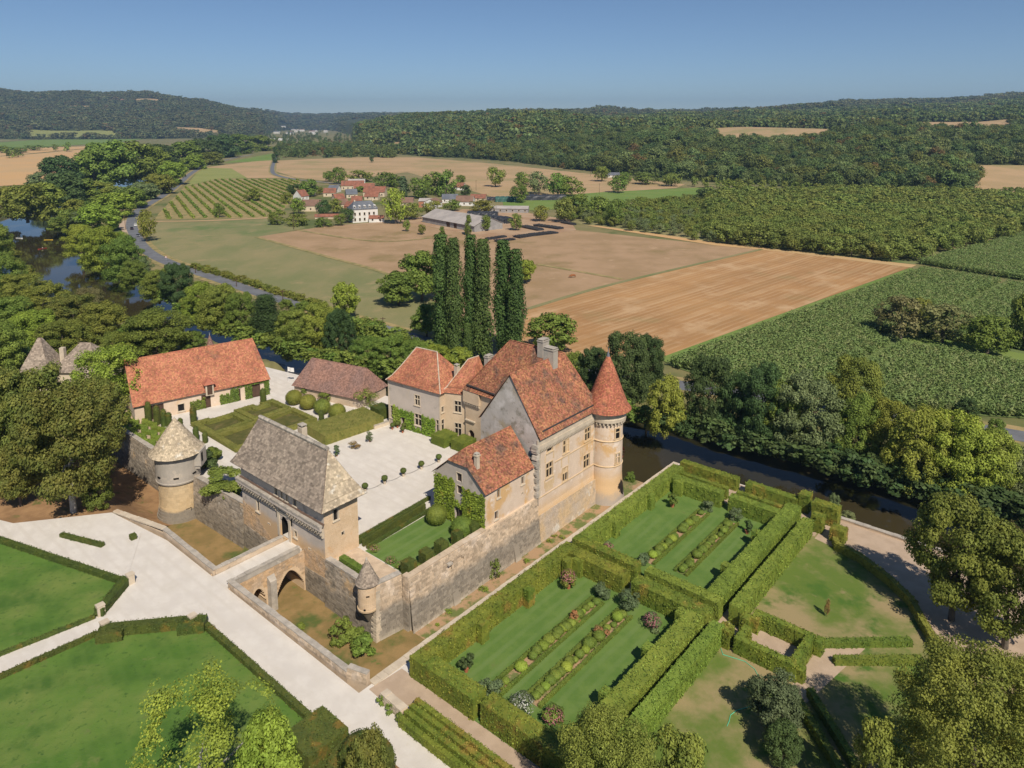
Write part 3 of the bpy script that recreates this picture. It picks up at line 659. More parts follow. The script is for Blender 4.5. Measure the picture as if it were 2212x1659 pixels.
ribbon('lane_verge', verge_m, LANE, 9.0, .19); ribbon('lane', asphalt, LANE, 5.0, .23)
sheet('lay_by', path_m, [(258, 478), (281, 474), (281, 500), (277, 512), (255, 490)], .19)
ribbon('field_path', tan_f, [(330, 479), (450, 477), (600, 470)], 5.0, .20)
for k, pts in enumerate([[(553, 512), (700, 553), (835, 592), (940, 650)], [(1160, 571), (1345, 604)], [(1140, 668), (1330, 613), (1645, 539)], [(640, 497), (820, 522), (975, 508)]]):
    ribbon('grass_boundary', verge_m if k != 2 else meadow, pts, 2.4, .16 + .01 * k)
def clearing(name, mat, dx0, dx1, Y0, Y1, lift=.6, n=14):
    vs = []; fs = []
    for i in range(n + 1):
        for j in range(n + 1):
            d = dx0 + (dx1 - dx0) * i / n; Y = Y0 + (Y1 - Y0) * j / n; X = (d - CX) * _cp * Y / FOC; vs.append((X, Y, float(hills(X, Y)) + lift))
    for i in range(n):
        for j in range(n): k = i * (n + 1) + j; fs.append((k, k + 1, k + n + 2, k + n + 1))
    MB(None).add(vs, fs).build(name, mat, kind='structure')
CLEAR = [(1400, 1470, 1250, 1380), (1545, 1870, 1110, 1400), (1945, 2185, 1200, 1560), (1130, 1205, 2150, 2350), (795, 870, 1500, 1620), (295, 350, 3800, 3960), (2112, 2330, 560, 800), (60, 250, 2560, 2760), (380, 470, 2800, 2960), (1160, 1260, 1850, 2000), (1640, 1790, 1560, 1680), (1990, 2130, 1680, 1850), (900, 965, 1780, 1900), (1330, 1400, 1560, 1660), (150, 230, 3500, 3640)]
for i, (a, b, c, d) in enumerate(CLEAR): clearing('hill_field', tan_f if i not in (3, 7, 9, 13) else yellowgreen_f, a, b, c, d)
# ------------------------------------------------------------------ walls, windows, roofs
def wall(mb, p0, p1, z0, top, openings=(), depth=.3, side=1, hole=None):
    """face of a wall from p0 to p1; top: height or [(s,z)...]; openings (s0,s1,z0,z1) are real holes with reveals; side: outward = left(1)/right(-1)"""
    dx, dy = p1[0] - p0[0], p1[1] - p0[1]; L = math.hypot(dx, dy); dx, dy = dx / L, dy / L
    nx, ny = -dy * side, dx * side
    tp = [(0, top), (L, top)] if isinstance(top, (int, float)) else list(top)
    tz = lambda s: float(np.interp(s, [a for a, _ in tp], [b for _, b in tp]))
    cuts = sorted(set([0.0, L] + [a for a, _ in tp if 0 < a < L] + [o[0] for o in openings] + [o[1] for o in openings]))
    pt = lambda s, z, d=0.0: (p0[0] + dx * s - nx * d, p0[1] + dy * s - ny * d, z)
    for a, b in zip(cuts[:-1], cuts[1:]):
        if b - a < 1e-5: continue
        ops = sorted([o for o in openings if o[0] <= a + 1e-6 and o[1] >= b - 1e-6], key=lambda o: o[2]); z = z0
        for o in ops:
            if o[2] > z: mb.poly(pt(a, z), pt(b, z), pt(b, o[2]), pt(a, o[2]))
            mb.poly(pt(a, o[3]), pt(b, o[3]), pt(b, o[3], depth), pt(a, o[3], depth)); mb.poly(pt(a, o[2]), pt(b, o[2]), pt(b, o[2], depth), pt(a, o[2], depth))
            z = o[3]
        mb.poly(pt(a, z), pt(b, z), pt(b, tz(b)), pt(a, tz(a)))
    for o in openings:
        for s in (o[0], o[1]):
            nb = [q[3] for q in openings if q is not o and min(abs(q[0] - s), abs(q[1] - s)) < 1e-5 and q[2] == o[2]]
            zl = max(nb) if nb else o[2]
            if zl < o[3] - 1e-4: mb.poly(pt(s, zl), pt(s, o[3]), pt(s, o[3], depth), pt(s, zl, depth))
def opening_frame(p0, p1, side=1):
    dx, dy = p1[0] - p0[0], p1[1] - p0[1]; L = math.hypot(dx, dy); dx, dy = dx / L, dy / L
    nx, ny = -dy * side, dx * side
    return lambda s, d: (p0[0] + dx * s + nx * d, p0[1] + dy * s + ny * d)
def bar(mb, F, s0, s1, z0, z1, d0, d1):
    mb.prism([F(s0, d0), F(s1, d0), F(s1, d1), F(s0, d1)], z0, z1)
def window(parent, p0, p1, o, side=1, cross=True, frame_m=None, sill=True, glassm=None, blind=(), vert=True, fw=.16, proud=.05, depth=.3, frame=W):
    """stone-framed window in the opening o; cross: mullion and transom; panes are objects of their own"""
    F = opening_frame(p0, p1, side); s0, s1, z0, z1 = o; fm = frame_m or ochre_m
    mb = MB(frame)
    bar(mb, F, s0 - fw, s0 + .003, z0, z1 + fw, -.12, proud); bar(mb, F, s1 - .003, s1 + fw, z0, z1 + fw, -.12, proud); bar(mb, F, s0 + .003, s1 - .003, z1 - .003, z1 + fw, -.12, proud + .003)
    if sill: bar(mb, F, s0 - fw - .08, s1 + fw + .08, z0 - .16, z0 + .003, -.12, proud + .12)
    sm, tz = (s0 + s1) / 2, z0 + (z1 - z0) * .6
    if cross:
        if vert: bar(mb, F, sm - .055, sm + .055, z0 + .003, z1 - .003, -.2, -.02)
        bar(mb, F, s0 + .003, s1 - .003, tz - .055, tz + .055, -.2, -.024)
    w = mb.build('window', fm, parent)
    cells = [(s0, s1, z0, z1)]
    if cross:
        xs = [(s0, sm - .055), (sm + .055, s1)] if vert else [(s0, s1)]
        cells = [(a, b, c, d) for a, b in xs for c, d in ((z0, tz - .055), (tz + .055, z1))]
    for k, (a, b, c, d) in enumerate(cells):
        pm = MB(frame); bar(pm, F, a + .004, b - .004, c + .004, d - .004, -depth - .04, -.24 if k not in blind else -.10)
        pm.build('pane', (glassm or glass) if k not in blind else fm, w)
    return w
def masonry(mb, p0, p1, z0, top, openings=(), ch=.36, bw=.62, proud=.05, side=1, rng=random, lean=0.0):
    """courses of separate blocks in front of a wall face, each a little proud; lean moves the foot outwards"""
    dx, dy = p1[0] - p0[0], p1[1] - p0[1]; L = math.hypot(dx, dy); dx, dy = dx / L, dy / L; nx, ny = -dy * side, dx * side
    tp = [(0, top), (L, top)] if isinstance(top, (int, float)) else top
    zm = max(b for _, b in tp); z = z0; r = 0
    while z < zm - .05:
        h = ch * rng.uniform(.8, 1.2); s = -rng.uniform(0, bw)
        while s < L:
            w = bw * rng.uniform(.55, 1.45); a, b = max(s, 0) + .012, min(s + w, L) - .012; s += w
            if b - a < .06: continue
            m = (a + b) / 2; t = float(np.interp(m, [q for q, _ in tp], [q for _, q in tp])); z1 = min(z + h, t)
            if z1 - z < .08: continue
            if any(o[0] - .1 < b and o[1] + .1 > a and o[2] - .1 < z1 and o[3] + .1 > z for o in openings): continue
            d = proud * rng.uniform(.25, 1.0); zc = z + .012; ze = z1 - .012
            def q(s_, z_, d_): k = d_ + lean * (zm - z_) / max(zm - z0, .1); return (p0[0] + dx * s_ + nx * k, p0[1] + dy * s_ + ny * k, z_)
            P = [q(a, zc, -.06), q(b, zc, -.06), q(b, ze, -.06), q(a, ze, -.06), q(a, zc, d), q(b, zc, d), q(b, ze, d), q(a, ze, d)]
            mb.add(P, [(4, 5, 6, 7), (0, 1, 5, 4), (1, 2, 6, 5), (2, 3, 7, 6), (3, 0, 4, 7)])
        z += h; r += 1
def tiles(mb, poly, tw=.28, ex=.26, th=.045, rng=random):
    """overlapping tiles laid in courses up a flat roof face (convex)"""
    P = [Vector(p) for p in poly]; n = Vector((0, 0, 0))
    for i in range(len(P)): n += (P[i] - P[0]).cross(P[(i + 1) % len(P)] - P[0])
    n.normalize()
    if n.z < 0: n = -n
    e = Vector((-n.y, n.x, 0)).normalized(); g = n.cross(e)
    if g.z < 0: g = -g
    o = P[0]; Q = [((p - o).dot(e), (p - o).dot(g)) for p in P]
    g0, g1 = min(q[1] for q in Q), max(q[1] for q in Q)
    def span(y):
        xs = []
        for i in range(len(Q)):
            (x0, y0), (x1, y1) = Q[i], Q[(i + 1) % len(Q)]
            if (y0 - y) * (y1 - y) <= 0 and abs(y1 - y0) > 1e-9: xs.append(x0 + (x1 - x0) * (y - y0) / (y1 - y0))
        return (min(xs), max(xs)) if len(xs) > 1 else None
    y = g0; k = 0
    while y < g1 - .02:
        yt = min(y + ex * 1.06, g1 - .003); a = span(y + .002); b = span(yt)
        if a and b:
            x = min(a[0], b[0]) - rng.uniform(0, tw)
            while x < max(a[1], b[1]):
                w = tw * rng.uniform(.75, 1.25); l0, l1 = max(x, a[0]), min(x + w - .012, a[1]); u0, u1 = max(x, b[0]), min(x + w - .012, b[1]); x += w
                if l1 - l0 < .02 and u1 - u0 < .02: continue
                if l1 < l0: l0 = l1 = (l0 + l1) / 2
                if u1 < u0: u0 = u1 = (u0 + u1) / 2
                t = th * rng.uniform(.7, 1.3); dy = rng.uniform(-.02, .02)
                f = lambda xx, yy, hh: o + e * xx + g * yy + n * hh
                vs = [f(l0, y + dy, t), f(l1, y + dy, t), f(u1, yt, .012), f(u0, yt, .012), f(l0, y + dy, -.01), f(l1, y + dy, -.01)]
                mb.add(vs, [(0, 1, 2, 3), (4, 5, 1, 0)])
        y += ex; k += 1
def roof_faces(parent, faces, mat, tw=.28, ex=.26, th=.045, name='roof', mats=None, under=None, frame=W, ridges=(), ridge_m=None, rr=.11):
    """roof deck with its courses of tiles; mats: material per face"""
    flatf = []; fm = []
    for i, f in enumerate(faces):
        q = [Vector(p) for p in f]; n = (q[1] - q[0]).cross(q[2] - q[0]).normalized()
        parts = [f] if len(f) == 3 or max(abs((p - q[0]).dot(n)) for p in q) < .01 else [[f[0], f[j], f[j + 1]] for j in range(1, len(f) - 1)]
        flatf += parts; fm += [mats[i] if mats else mat] * len(parts)
    faces, mats = flatf, fm
    deck = MB(frame)
    for f in faces: deck.poly(*[(p[0], p[1], p[2] - .03) for p in f])
    for u in (under or []): deck.poly(*u)
    d = deck.build(name, slab_under, parent)
    groups = {}
    for i, f in enumerate(faces): groups.setdefault((mats[i] if mats else mat).name, []).append(f)
    for mn, fs in groups.items():
        t = MB(frame)
        for f in fs: tiles(t, f, tw, ex, th)
        t.build('roof_tiles', bpy.data.materials[mn], d, kind='stuff')
    if ridges:
        rm = MB(frame)
        for a, b in ridges:
            a, b = Vector(a), Vector(b); L = (b - a).length; m = max(1, int(L / .45))
            for k in range(m): rm.tube(a.lerp(b, k / m), a.lerp(b, (k + .96) / m), rr * random.uniform(.9, 1.1), rr * 1.08, 6)
        rm.build('ridge_tiles', ridge_m or mat, d, kind='stuff')
    return d
def flared(eave, top, levels=((0, 0), (.16, .09), (.36, .27), (1, 1))):
    """faces of a hipped roof with a kick at the eaves: eave corners and the ridge point above each, both cyclic lists"""
    n = len(eave); ring = []
    for h, zf in levels:
        ring.append([(e[0] + (t[0] - e[0]) * h, e[1] + (t[1] - e[1]) * h, e[2] + (t[2] - e[2]) * zf) for e, t in zip(eave, top)])
    per = []
    for i in range(n):
        j = (i + 1) % n; fs = []
        for k in range(len(ring) - 1):
            f = [ring[k][i], ring[k][j], ring[k + 1][j], ring[k + 1][i]]
            g = [f[0]]
            for p in f[1:]:
                if (Vector(p) - Vector(g[-1])).length > .02: g.append(p)
            if (Vector(g[0]) - Vector(g[-1])).length < .02: g.pop()
            if len(g) > 2: fs.append(g)
        per.append(fs)
    return per, ring
def cone_roof(parent, cu, cv, prof, mat, tw=.3, ex=.28, frame=W, tip=None, mat2=None, name='roof'):
    d = MB(frame); d.lathe(cu, cv, [(r * .985, z - .03) for r, z in prof], 32); dk = d.build(name, slab_under, parent)
    t = MB(frame); rs = [p[0] for p in prof][::-1]; zs = [p[1] for p in prof][::-1]
    S = [0]; pts = prof
    for a, b in zip(prof[:-1], prof[1:]): S.append(S[-1] + math.hypot(b[0] - a[0], b[1] - a[1]))
    s = 0.0
    while s < S[-1] - .05:
        e = min(s + ex * 1.06, S[-1]); f = lambda q: (float(np.interp(q, S, [p[0] for p in prof])), float(np.interp(q, S, [p[1] for p in prof])))
        (r0, z0), (r1, z1) = f(s), f(e); n = max(6, int(2 * math.pi * r0 / tw)); off = random.uniform(0, 6)
        for k in range(n):
            a0 = off + 2 * math.pi * k / n; a1 = off + 2 * math.pi * (k + .95) / n; h = .045 * random.uniform(.6, 1.3); dz = random.uniform(-.02, .02)
            P = [(cu + (r0 + h) * math.cos(a), cv + (r0 + h) * math.sin(a), z0 + h * .5 + dz) for a in (a0, a1)] + [(cu + (r1 + .01) * math.cos(a), cv + (r1 + .01) * math.sin(a), z1 + .01) for a in (a1, a0)] + [(cu + r0 * math.cos(a), cv + r0 * math.sin(a), z0 - .02 + dz) for a in (a0, a1)]
            t.add(P, [(0, 1, 2, 3), (4, 5, 1, 0)])
        s += ex
    t.build('roof_tiles', mat, dk, kind='stuff')
    if tip: m = MB(frame); m.lathe(cu, cv, tip, 10); m.build('finial', mat2 or zinc, dk)
    return dk
def chimney(parent, cu, cv, z0, z1, a, b, mat, cap=True, rot=0.0):
    c, s = math.cos(rot), math.sin(rot); rc = lambda x, y: (cu + c * x - s * y, cv + s * x + c * y)
    m = MB(); m.prism([rc(-a, -b), rc(a, -b), rc(a, b), rc(-a, b)], z0, z1); e = .1
    if cap: m.prism([rc(-a - e, -b - e), rc(a + e, -b - e), rc(a + e, b + e), rc(-a - e, b + e)], z1 + .003, z1 + .18)
    ch = m.build('chimney', mat, parent)
    p = MB(); p.prism([rc(-a - .02, -b - .02), rc(a + .02, -b - .02), rc(a + .02, b + .02), rc(-a - .02, b + .02)], z1 + .34, z1 + .44)
    for x in (-a * .8, a * .8):
        for y in (-b * .8, b * .8): q = rc(x, y); p.box(q[0] - .08, q[0] + .08, q[1] - .08, q[1] + .08, z1 + .18, z1 + .34)
    p.build('chimney_cap', coping_m, ch); return ch
def coping(parent, path, w, z, h=.22, L=1.0, mat=None, zs=None):
    """row of coping stones, each an object of its own"""
    for i in range(len(path) - 1):
        a, b = Vector(path[i]), Vector(path[i + 1]); d = (b - a).length; n = max(1, round(d / L))
        for k in range(n):
            p, q = a.lerp(b, (k + .012) / n), a.lerp(b, (k + .988) / n); t = ((k + .5) / n)
            zz = z if zs is None else zs[i] + (zs[i + 1] - zs[i]) * t
            mb = MB(); j = random.uniform(-.03, .03); mb.obox(p, q, w + random.uniform(-.05, .05), zz, zz + h + j); mb.build('coping_stone', mat or coping_m, parent)

TZ = 3.0                                                   # level of the forecourt, gardens and courtyard
# the ground of the terrace, its moat and the courtyard
mb = MB(); mb.prism([(-96, -48), (-24, -44), (-13.2, -36), (-11.2, -22), (-11.2, 21.5), (-10.0, 21.5), (57.6, 21.9), (57.2, 60), (58, 115), (-96, 115)], -6.5, TZ)
mb.build('terrace', gravel, kind='structure')
mb = MB(); mb.prism([(-.1, -82), (-.1, -38), (.3, -34), (.3, 10.6), (3.9, 11.0), (3.9, 12.0), (31, 12.0), (46, 11.8), (50, 9), (50, -12), (47, -32), (42, -58), (38, -82)], -6.5, TZ); mb.build('courtyard', gravel, kind='structure')
mb = MB(); mb.poly(*[(u, v, -3.0) for u, v in [(-11.2, -36), (.2, -36), (.2, 10), (3.9, 11), (3.9, 21.6), (-11.2, 21.6)]]); mb.build('moat_floor', moat_g, kind='structure')
mb = MB(); mb.poly((3.9, 12, -3.0), (30, 12, -3.0), (30, 21.8, -3.0), (3.9, 21.6, -3.0)); mb.poly((30, 12, -3), (50, 12, -2.8), (57.5, 14, -2.9), (57.5, 21.8, -2.9), (30, 21.8, -3)); mb.build('moat_strip', soil_strip, kind='structure')
vs = []; fs = []
us = np.linspace(-96, .2, 40); vv = np.linspace(-150, -35.9, 40)
for a in us:
    for b in vv:
        t = np.clip((-4.5 - a) / 9, 0, 1); t = t * t * (3 - 2 * t); zz = -3 + 5.9 * t
        vs.append((a, b, zz + .12 * math.sin(a * .9) * math.sin(b * .7) - .02))
for i in range(39):
    for j in range(39): k = i * 40 + j; fs.append((k, k + 1, k + 41, k + 40))
MB().add(vs, fs).build('earth_bank', earth, kind='structure', smooth=True)

# ---- gatehouse
g = thing('gatehouse', 'long stone gatehouse with steep grey slab roof over the bridge', 'gatehouse', W(0, -10, TZ))
GL, GR, GD = -21.0, 0.0, 5.6
arch = [(GR - GL - 1.0 * 0, 0, 0, 0)]
ac, aw = 11.35, 1.05                                        # arch centre (from the left end) and half width
def arch_cols(c, w, z0, zs, rise, n=10):
    out = []
    for k in range(n):
        a, b = c - w + 2 * w * k / n, c - w + 2 * w * (k + 1) / n; m = abs((a + b) / 2 - c) / w
        out.append((a, b, z0, zs + rise * math.sqrt(max(0, 1 - m * m))))
    return out
aco = arch_cols(ac, aw, 2.98, 5.2, 1.05)
fo = [(4.0, 4.75, 4.55, 6.3), (13.75, 14.4, 4.2, 5.2), (7.0, 7.5, 3.5, 3.75), (17.2, 17.65, 3.6, 3.85)]
up = [(9.3, 9.9, 9.1, 10.5), (10.9, 11.3, 9.1, 10.5), (12.2, 12.5, 9.1, 10.5), (14.0, 14.6, 9.1, 10.5)]
mb = MB(); wall(mb, (0, GL), (0, GR), -3.1, 11.1, aco + fo + up, .22, 1)
wall(mb, (0, GR), (GD, GR), 2.9, 11.1, [(1.55, 2.3, 8.6, 10.2), (2.75, 3.15, 6.0, 6.45)], .4, 1)
gw = mb.build('wall', gate_front_m, g)
mb = MB(); wall(mb, (.02, GR + .012), (GD, GR + .012), 2.9, 11.1, [(1.55, 2.3, 8.6, 10.2), (2.75, 3.15, 6.0, 6.45)], .4, 1); wall(mb, (GD, GR), (GD, GL), 2.9, 11.1); wall(mb, (GD, GL), (0, GL), -3, 11.1); mb.build('wall', gate_side_m, g)
mb = MB()
masonry(mb, (0, GL), (0, GR), -3.0, [(0, 1.0), (8, .8), (15, .5), (21, .9)], aco + fo, .36, .62, .06)
mb.build('foundation_stones', rampart_dark, g, kind='stuff')
ochre_rubble = M('ochre_rubble', (.58, .385, .215), (.48, .36, .25), .5, .95, .5, 6, island=.22, blobs=[((.36, .31, .25), .35, .56, .7)])
mb = MB(); masonry(mb, (0, GL), (0, GR), 1.0, [(0, 4.9), (3, 4.3), (5.5, 2.6), (8, 1.4), (13.5, 1.2), (16, 3.4), (18, 4.0), (21, 3.7)], aco + fo, .26, .45, .04); mb.build('rubble_stones', ochre_rubble, g, kind='stuff')
mb = MB(); masonry(mb, (.02, GR + .012), (GD, GR + .012), 3.0, 11.0, [(1.55, 2.3, 8.6, 10.2), (2.75, 3.15, 6.0, 6.45)], .3, .55, .035); mb.build('side_stones', gate_side_m, g, kind='stuff')
for s0, s1, z0, z1 in fo[:2]: window(g, (0, GL), (0, GR), (s0, s1, z0, z1), 1, False, pale_stone, depth=.2)
for o in fo[2:]: window(g, (0, GL), (0, GR), o, 1, False, pale_stone, sill=False, glassm=darkm, fw=.1)
for o in up: window(g, (0, GL), (0, GR), o, 1, False, pale_stone, glassm=darkm)
window(g, (0, GR), (GD, GR), (1.55, 2.3, 8.6, 10.2), 1, False, pale_stone, depth=.4, proud=.06); window(g, (0, GR), (GD, GR), (2.75, 3.15, 6.0, 6.45), 1, False, pale_stone, sill=False, glassm=darkm, fw=.1, proud=.06)
# near-black box for the passage's shade and its doors, door surround with drawbridge slots
mb = MB(); F = opening_frame((0, GL), (0, GR), 1); bar(mb, F, ac - aw - .3, ac + aw + .3, 2.9, 6.6, -1.5, -1.4); bar(mb, F, ac - aw - .3, ac - aw - .01, 2.9, 6.6, -1.4, -.22); bar(mb, F, ac + aw + .01, ac + aw + .3, 2.9, 6.6, -1.4, -.22); bar(mb, F, ac - aw - .3, ac + aw + .3, 6.6, 6.7, -1.5, -.22); mb.build('passage', darkm, g)
mb = MB(); bar(mb, F, ac + aw - .12, ac + aw - .02, 3.02, 5.6, -1.35, -.3); mb.build('door_leaf', wood_m, g)
mb = MB()
for s in (ac - aw - .62, ac + aw + .12): bar(mb, F, s, s + .5, 3.0, 8.3, -.02, .14)
bar(mb, F, ac - aw - .1, ac + aw + .1, 6.45, 6.95, -.02, .10); bar(mb, F, ac - aw - .62, ac + aw + .62, 8.3, 8.55, -.02, .25)
bar(mb, F, ac - aw - .1, ac + aw + .1, 7.05, 7.6, -.02, .06)
mb.build('door_surround', pale_stone, g)
for s in (ac - aw - .95, ac + aw + .68):
    mb = MB(); bar(mb, F, s, s + .27, 5.6, 8.0, -.02, .05); mb.build('drawbridge_slot', darkm, g)
# machicolation: corbels, parapet and its ragged cap
for k in range(34):
    s = .25 + k * (GR - GL - .5) / 33
    if ac - 1.75 < s < ac + 1.75: continue
    mb = MB(); bar(mb, F, s - .12, s + .12, 7.7, 8.1, -.02, .72); bar(mb, F, s - .12, s + .12, 7.25, 7.697, -.02, .5); bar(mb, F, s - .12, s + .12, 6.75, 7.247, -.02, .26); mb.build('corbel', pale_stone, g)
mb = MB(); bar(mb, F, -.3, GR - GL + .2, 8.1, 8.6, .46, .8); mb.build('parapet', gate_front_m, g)
coping(g, [(-.62, GL - .3), (-.62, GR + .2)], .5, 8.6, .26, .42, coping_m)
mb = MB(); mb.poly((-.4, GL - .2, 8.62), (-.4, GR + .2, 8.62), (.0, GR + .2, 8.9), (.0, GL - .2, 8.9)); mb.build('walkway_roof', slab_under, g)
# roof
ev = [(-.95, 1.0, 11.05), (-.95, -22.3, 11.05), (6.6, -22.3, 11.05), (6.6, 1.0, 11.05)]
tp = [(2.8, -2.4, 17.75), (2.8, -19.6, 17.75), (2.8, -19.6, 17.75), (2.8, -2.4, 17.75)]
per, ring = flared(ev, tp, ((0, 0), (.18, .13), (.42, .36), (1, 1)))
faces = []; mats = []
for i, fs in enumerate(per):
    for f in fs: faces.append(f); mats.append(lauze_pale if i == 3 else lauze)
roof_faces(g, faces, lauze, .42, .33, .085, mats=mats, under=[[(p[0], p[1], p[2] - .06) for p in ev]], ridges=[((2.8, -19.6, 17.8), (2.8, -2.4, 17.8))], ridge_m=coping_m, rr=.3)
chimney(g, 5.3, -12.2, 13.5, 17.4, .45, .55, pale_stone, False)

# ---- bridge over the moat
b = thing('stone_bridge', 'stone bridge with two arches crossing the moat to the gatehouse', 'bridge', W(-5.5, -7.3, -3))
B0, B1 = -9.55, -5.0
mb = MB(); mb.box(-11.3, .3, B0 + .55, B1 - .5, 2.5, TZ + .02); mb.build('deck', gravel, b)
def arch_bot(u):
    if -8.35 < u < -6.05: m = (u + 7.2) / 1.15; return -2.4 + 3.3 * math.sqrt(max(0, 1 - m * m)) if abs(m) < 1 else -3.1
    if -4.55 < u < -.25:
        m = abs(u + 2.4) / 2.15; return -1.6 + 2.75 * (1 - m ** 1.8)
    return -3.1
mb = MB(); cu = list(np.linspace(-11.2, 0.05, 80))
for vv_ in (B0, B1):
    for a, c in zip(cu[:-1], cu[1:]):
        m = (a + c) / 2; za = arch_bot(m); mb.poly((a, vv_, za), (c, vv_, za), (c, vv_, 3.1), (a, vv_, 3.1))
for a, c in zip(cu[:-1], cu[1:]):
    m = (a + c) / 2; za = arch_bot(m)
    if za > -3: mb.poly((a, B0, za), (c, B0, za), (c, B1, za), (a, B1, za))
for u in (-8.35, -6.05, -4.6, -.2): mb.poly((u, B0, -3.1), (u, B1, -3.1), (u, B1, 1.0), (u, B0, 1.0))
mb.build('arched_wall', gate_side_m, b)
sp = MB(); holes = [(-11.2 + 11.2 + (a + 11.2) - 0, (c + 11.2), -3.1, arch_bot((a + c) / 2)) for a, c in zip(cu[:-1], cu[1:]) if arch_bot((a + c) / 2) > -3]
masonry(sp, (-11.2, B1), (0, B1), -3.0, 3.05, holes, .3, .55, .05, 1)
sp.build('arch_stones', ochre_rubble, b, kind='stuff')
mb = MB(); mb.prism([(-5.85, B1 + .0), (-4.75, B1 + .0), (-4.85, B1 + .75), (-5.75, B1 + .75)], -3.1, [2.0, 2.0, 1.4, 1.4]); mb.build('pier', coping_m, b)
for v0, v1 in ((B0, B0 + .5), (B1 - .45, B1 + .05)):
    mb = MB(); mb.box(-10.75, -.65, v0, v1, TZ, 3.75); mb.build('parapet', rampart_m if v0 == B0 else coping_m, b)
    coping(b, [(-10.75, (v0 + v1) / 2), (-.6, (v0 + v1) / 2)], .62, 3.753, .14, 1.0)

# ---- moat's outer walls
t = thing('moat_wall', 'low stone wall along the gravel drive above the right hand moat', 'wall', W(-10.9, 5, -3))
mb = MB(); mb.obox((-10.75, -5.4), (-10.45, 18.9), .55, -3.2, 3.75); mb.obox((-10.45, 18.9), (-9.75, 21.3), .5, -3.2, 4.3); mb.build('wall', rampart_m, t)
mb = MB(); masonry(mb, (-10.47, -5.0), (-10.17, 18.9), -3, 3.7, (), .3, .5, .04, -1); masonry(mb, (-11.03, -5.4), (-10.73, 18.9), 3.0, 3.7, (), .25, .5, .04, 1); masonry(mb, (-10.72, 18.9), (-10.02, 21.3), 3.0, 4.2, (), .28, .5, .04, 1); mb.build('wall_stones', rampart_m, t, kind='stuff')
coping(t, [(-10.75, -5.6), (-10.45, 18.9)], .68, 3.753, .14, 1.15); coping(t, [(-10.45, 18.9), (-9.75, 21.3)], .6, 4.303, .14, .9)
t = thing('moat_wall', 'low stone wall above the moat left of the bridge, ending under the trees', 'wall', W(-10.9, -20, -3))
mb = MB(); mb.obox((-10.75, -9.3), (-10.6, -24), .55, -3.2, 3.75); mb.obox((-10.6, -24), (-12.7, -36), .55, -3.2, 3.2); mb.build('wall', rampart_m, t)
mb = MB(); masonry(mb, (-10.47, -24), (-10.47, -9.6), -3, 3.7, (), .3, .5, .04, -1); mb.build('wall_stones', rampart_m, t, kind='stuff')
coping(t, [(-10.75, -9.1), (-10.6, -24)], .68, 3.753, .14, 1.1); coping(t, [(-10.6, -24), (-12.7, -36)], .8, 3.2, .2, .9, pale_stone, [3.75, 2.9])
t = thing('garden_retaining_wall', 'long retaining wall with pale coping between the moat strip and the hedged gardens', 'wall', W(24, 21.6, -3))
mb = MB(); mb.obox((-9.5, 21.45), (57.4, 21.85), .5, -3.2, 3.0); mb.build('wall', rampart_m, t)
coping(t, [(-9.5, 21.5), (57.4, 21.9)], 1.05, 3.003, .12, .95, pale_stone)

# ---- ramparts
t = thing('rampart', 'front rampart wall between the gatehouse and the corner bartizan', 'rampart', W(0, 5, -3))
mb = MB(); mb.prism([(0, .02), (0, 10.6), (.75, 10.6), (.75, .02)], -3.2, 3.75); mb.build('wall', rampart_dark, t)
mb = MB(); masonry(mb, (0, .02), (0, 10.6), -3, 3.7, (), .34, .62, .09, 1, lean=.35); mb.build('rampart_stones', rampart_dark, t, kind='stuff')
coping(t, [(.35, .1), (.35, 8.4)], .85, 3.753, .15, .9)
mb = MB()
for k in range(17):
    z = -3 + k * .4; l = .38 * (1 - (z + 3) / 6.7); a, c = (.9, .45) if k % 2 else (.45, .9); mb.prism([(-.1 - l, 10.75 + l * .6), (-.1 - l, 10.75 - a), (.05, 10.75 - a), (.05, 10.5), (c, 10.6), (c, 10.8 + l * .6)], z + .01, z + .39)
mb.build('quoins', pale_stone, t, kind='stuff')
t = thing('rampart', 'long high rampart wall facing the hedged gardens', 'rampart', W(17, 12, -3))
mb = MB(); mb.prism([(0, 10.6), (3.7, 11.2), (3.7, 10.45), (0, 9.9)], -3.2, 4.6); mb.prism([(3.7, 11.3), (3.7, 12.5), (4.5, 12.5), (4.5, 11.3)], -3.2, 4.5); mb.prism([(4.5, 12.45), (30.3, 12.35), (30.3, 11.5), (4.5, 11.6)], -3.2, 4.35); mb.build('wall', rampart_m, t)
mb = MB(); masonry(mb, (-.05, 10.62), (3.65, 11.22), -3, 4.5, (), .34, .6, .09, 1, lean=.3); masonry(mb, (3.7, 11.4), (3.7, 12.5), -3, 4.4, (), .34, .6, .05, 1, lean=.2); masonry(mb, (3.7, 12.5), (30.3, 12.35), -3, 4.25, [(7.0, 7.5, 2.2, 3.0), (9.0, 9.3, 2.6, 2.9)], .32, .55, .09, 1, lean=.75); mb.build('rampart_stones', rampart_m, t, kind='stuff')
for s in (11.2, 24.2):
    mb = MB(); mb.prism([(s, 12.4), (s + .7, 12.4), (s + 1.0, 13.5), (s - .3, 13.5)], -3.1, [1.5, 1.5, -2.9, -2.9]); mb.build('buttress', rampart_m, t)
coping(t, [(.1, 10.3), (3.7, 10.85)], .8, 4.603, .14, .8); coping(t, [(4.4, 12.05), (18.5, 12.0)], .95, 4.353, .14, .8, rampart_m)
mb = MB(); mb.prism([(10.5, 12.4), (11.3, 12.4), (11.3, 12.95), (10.5, 12.95)], 2.9, 3.15); mb.build('spout_stone', coping_m, t)
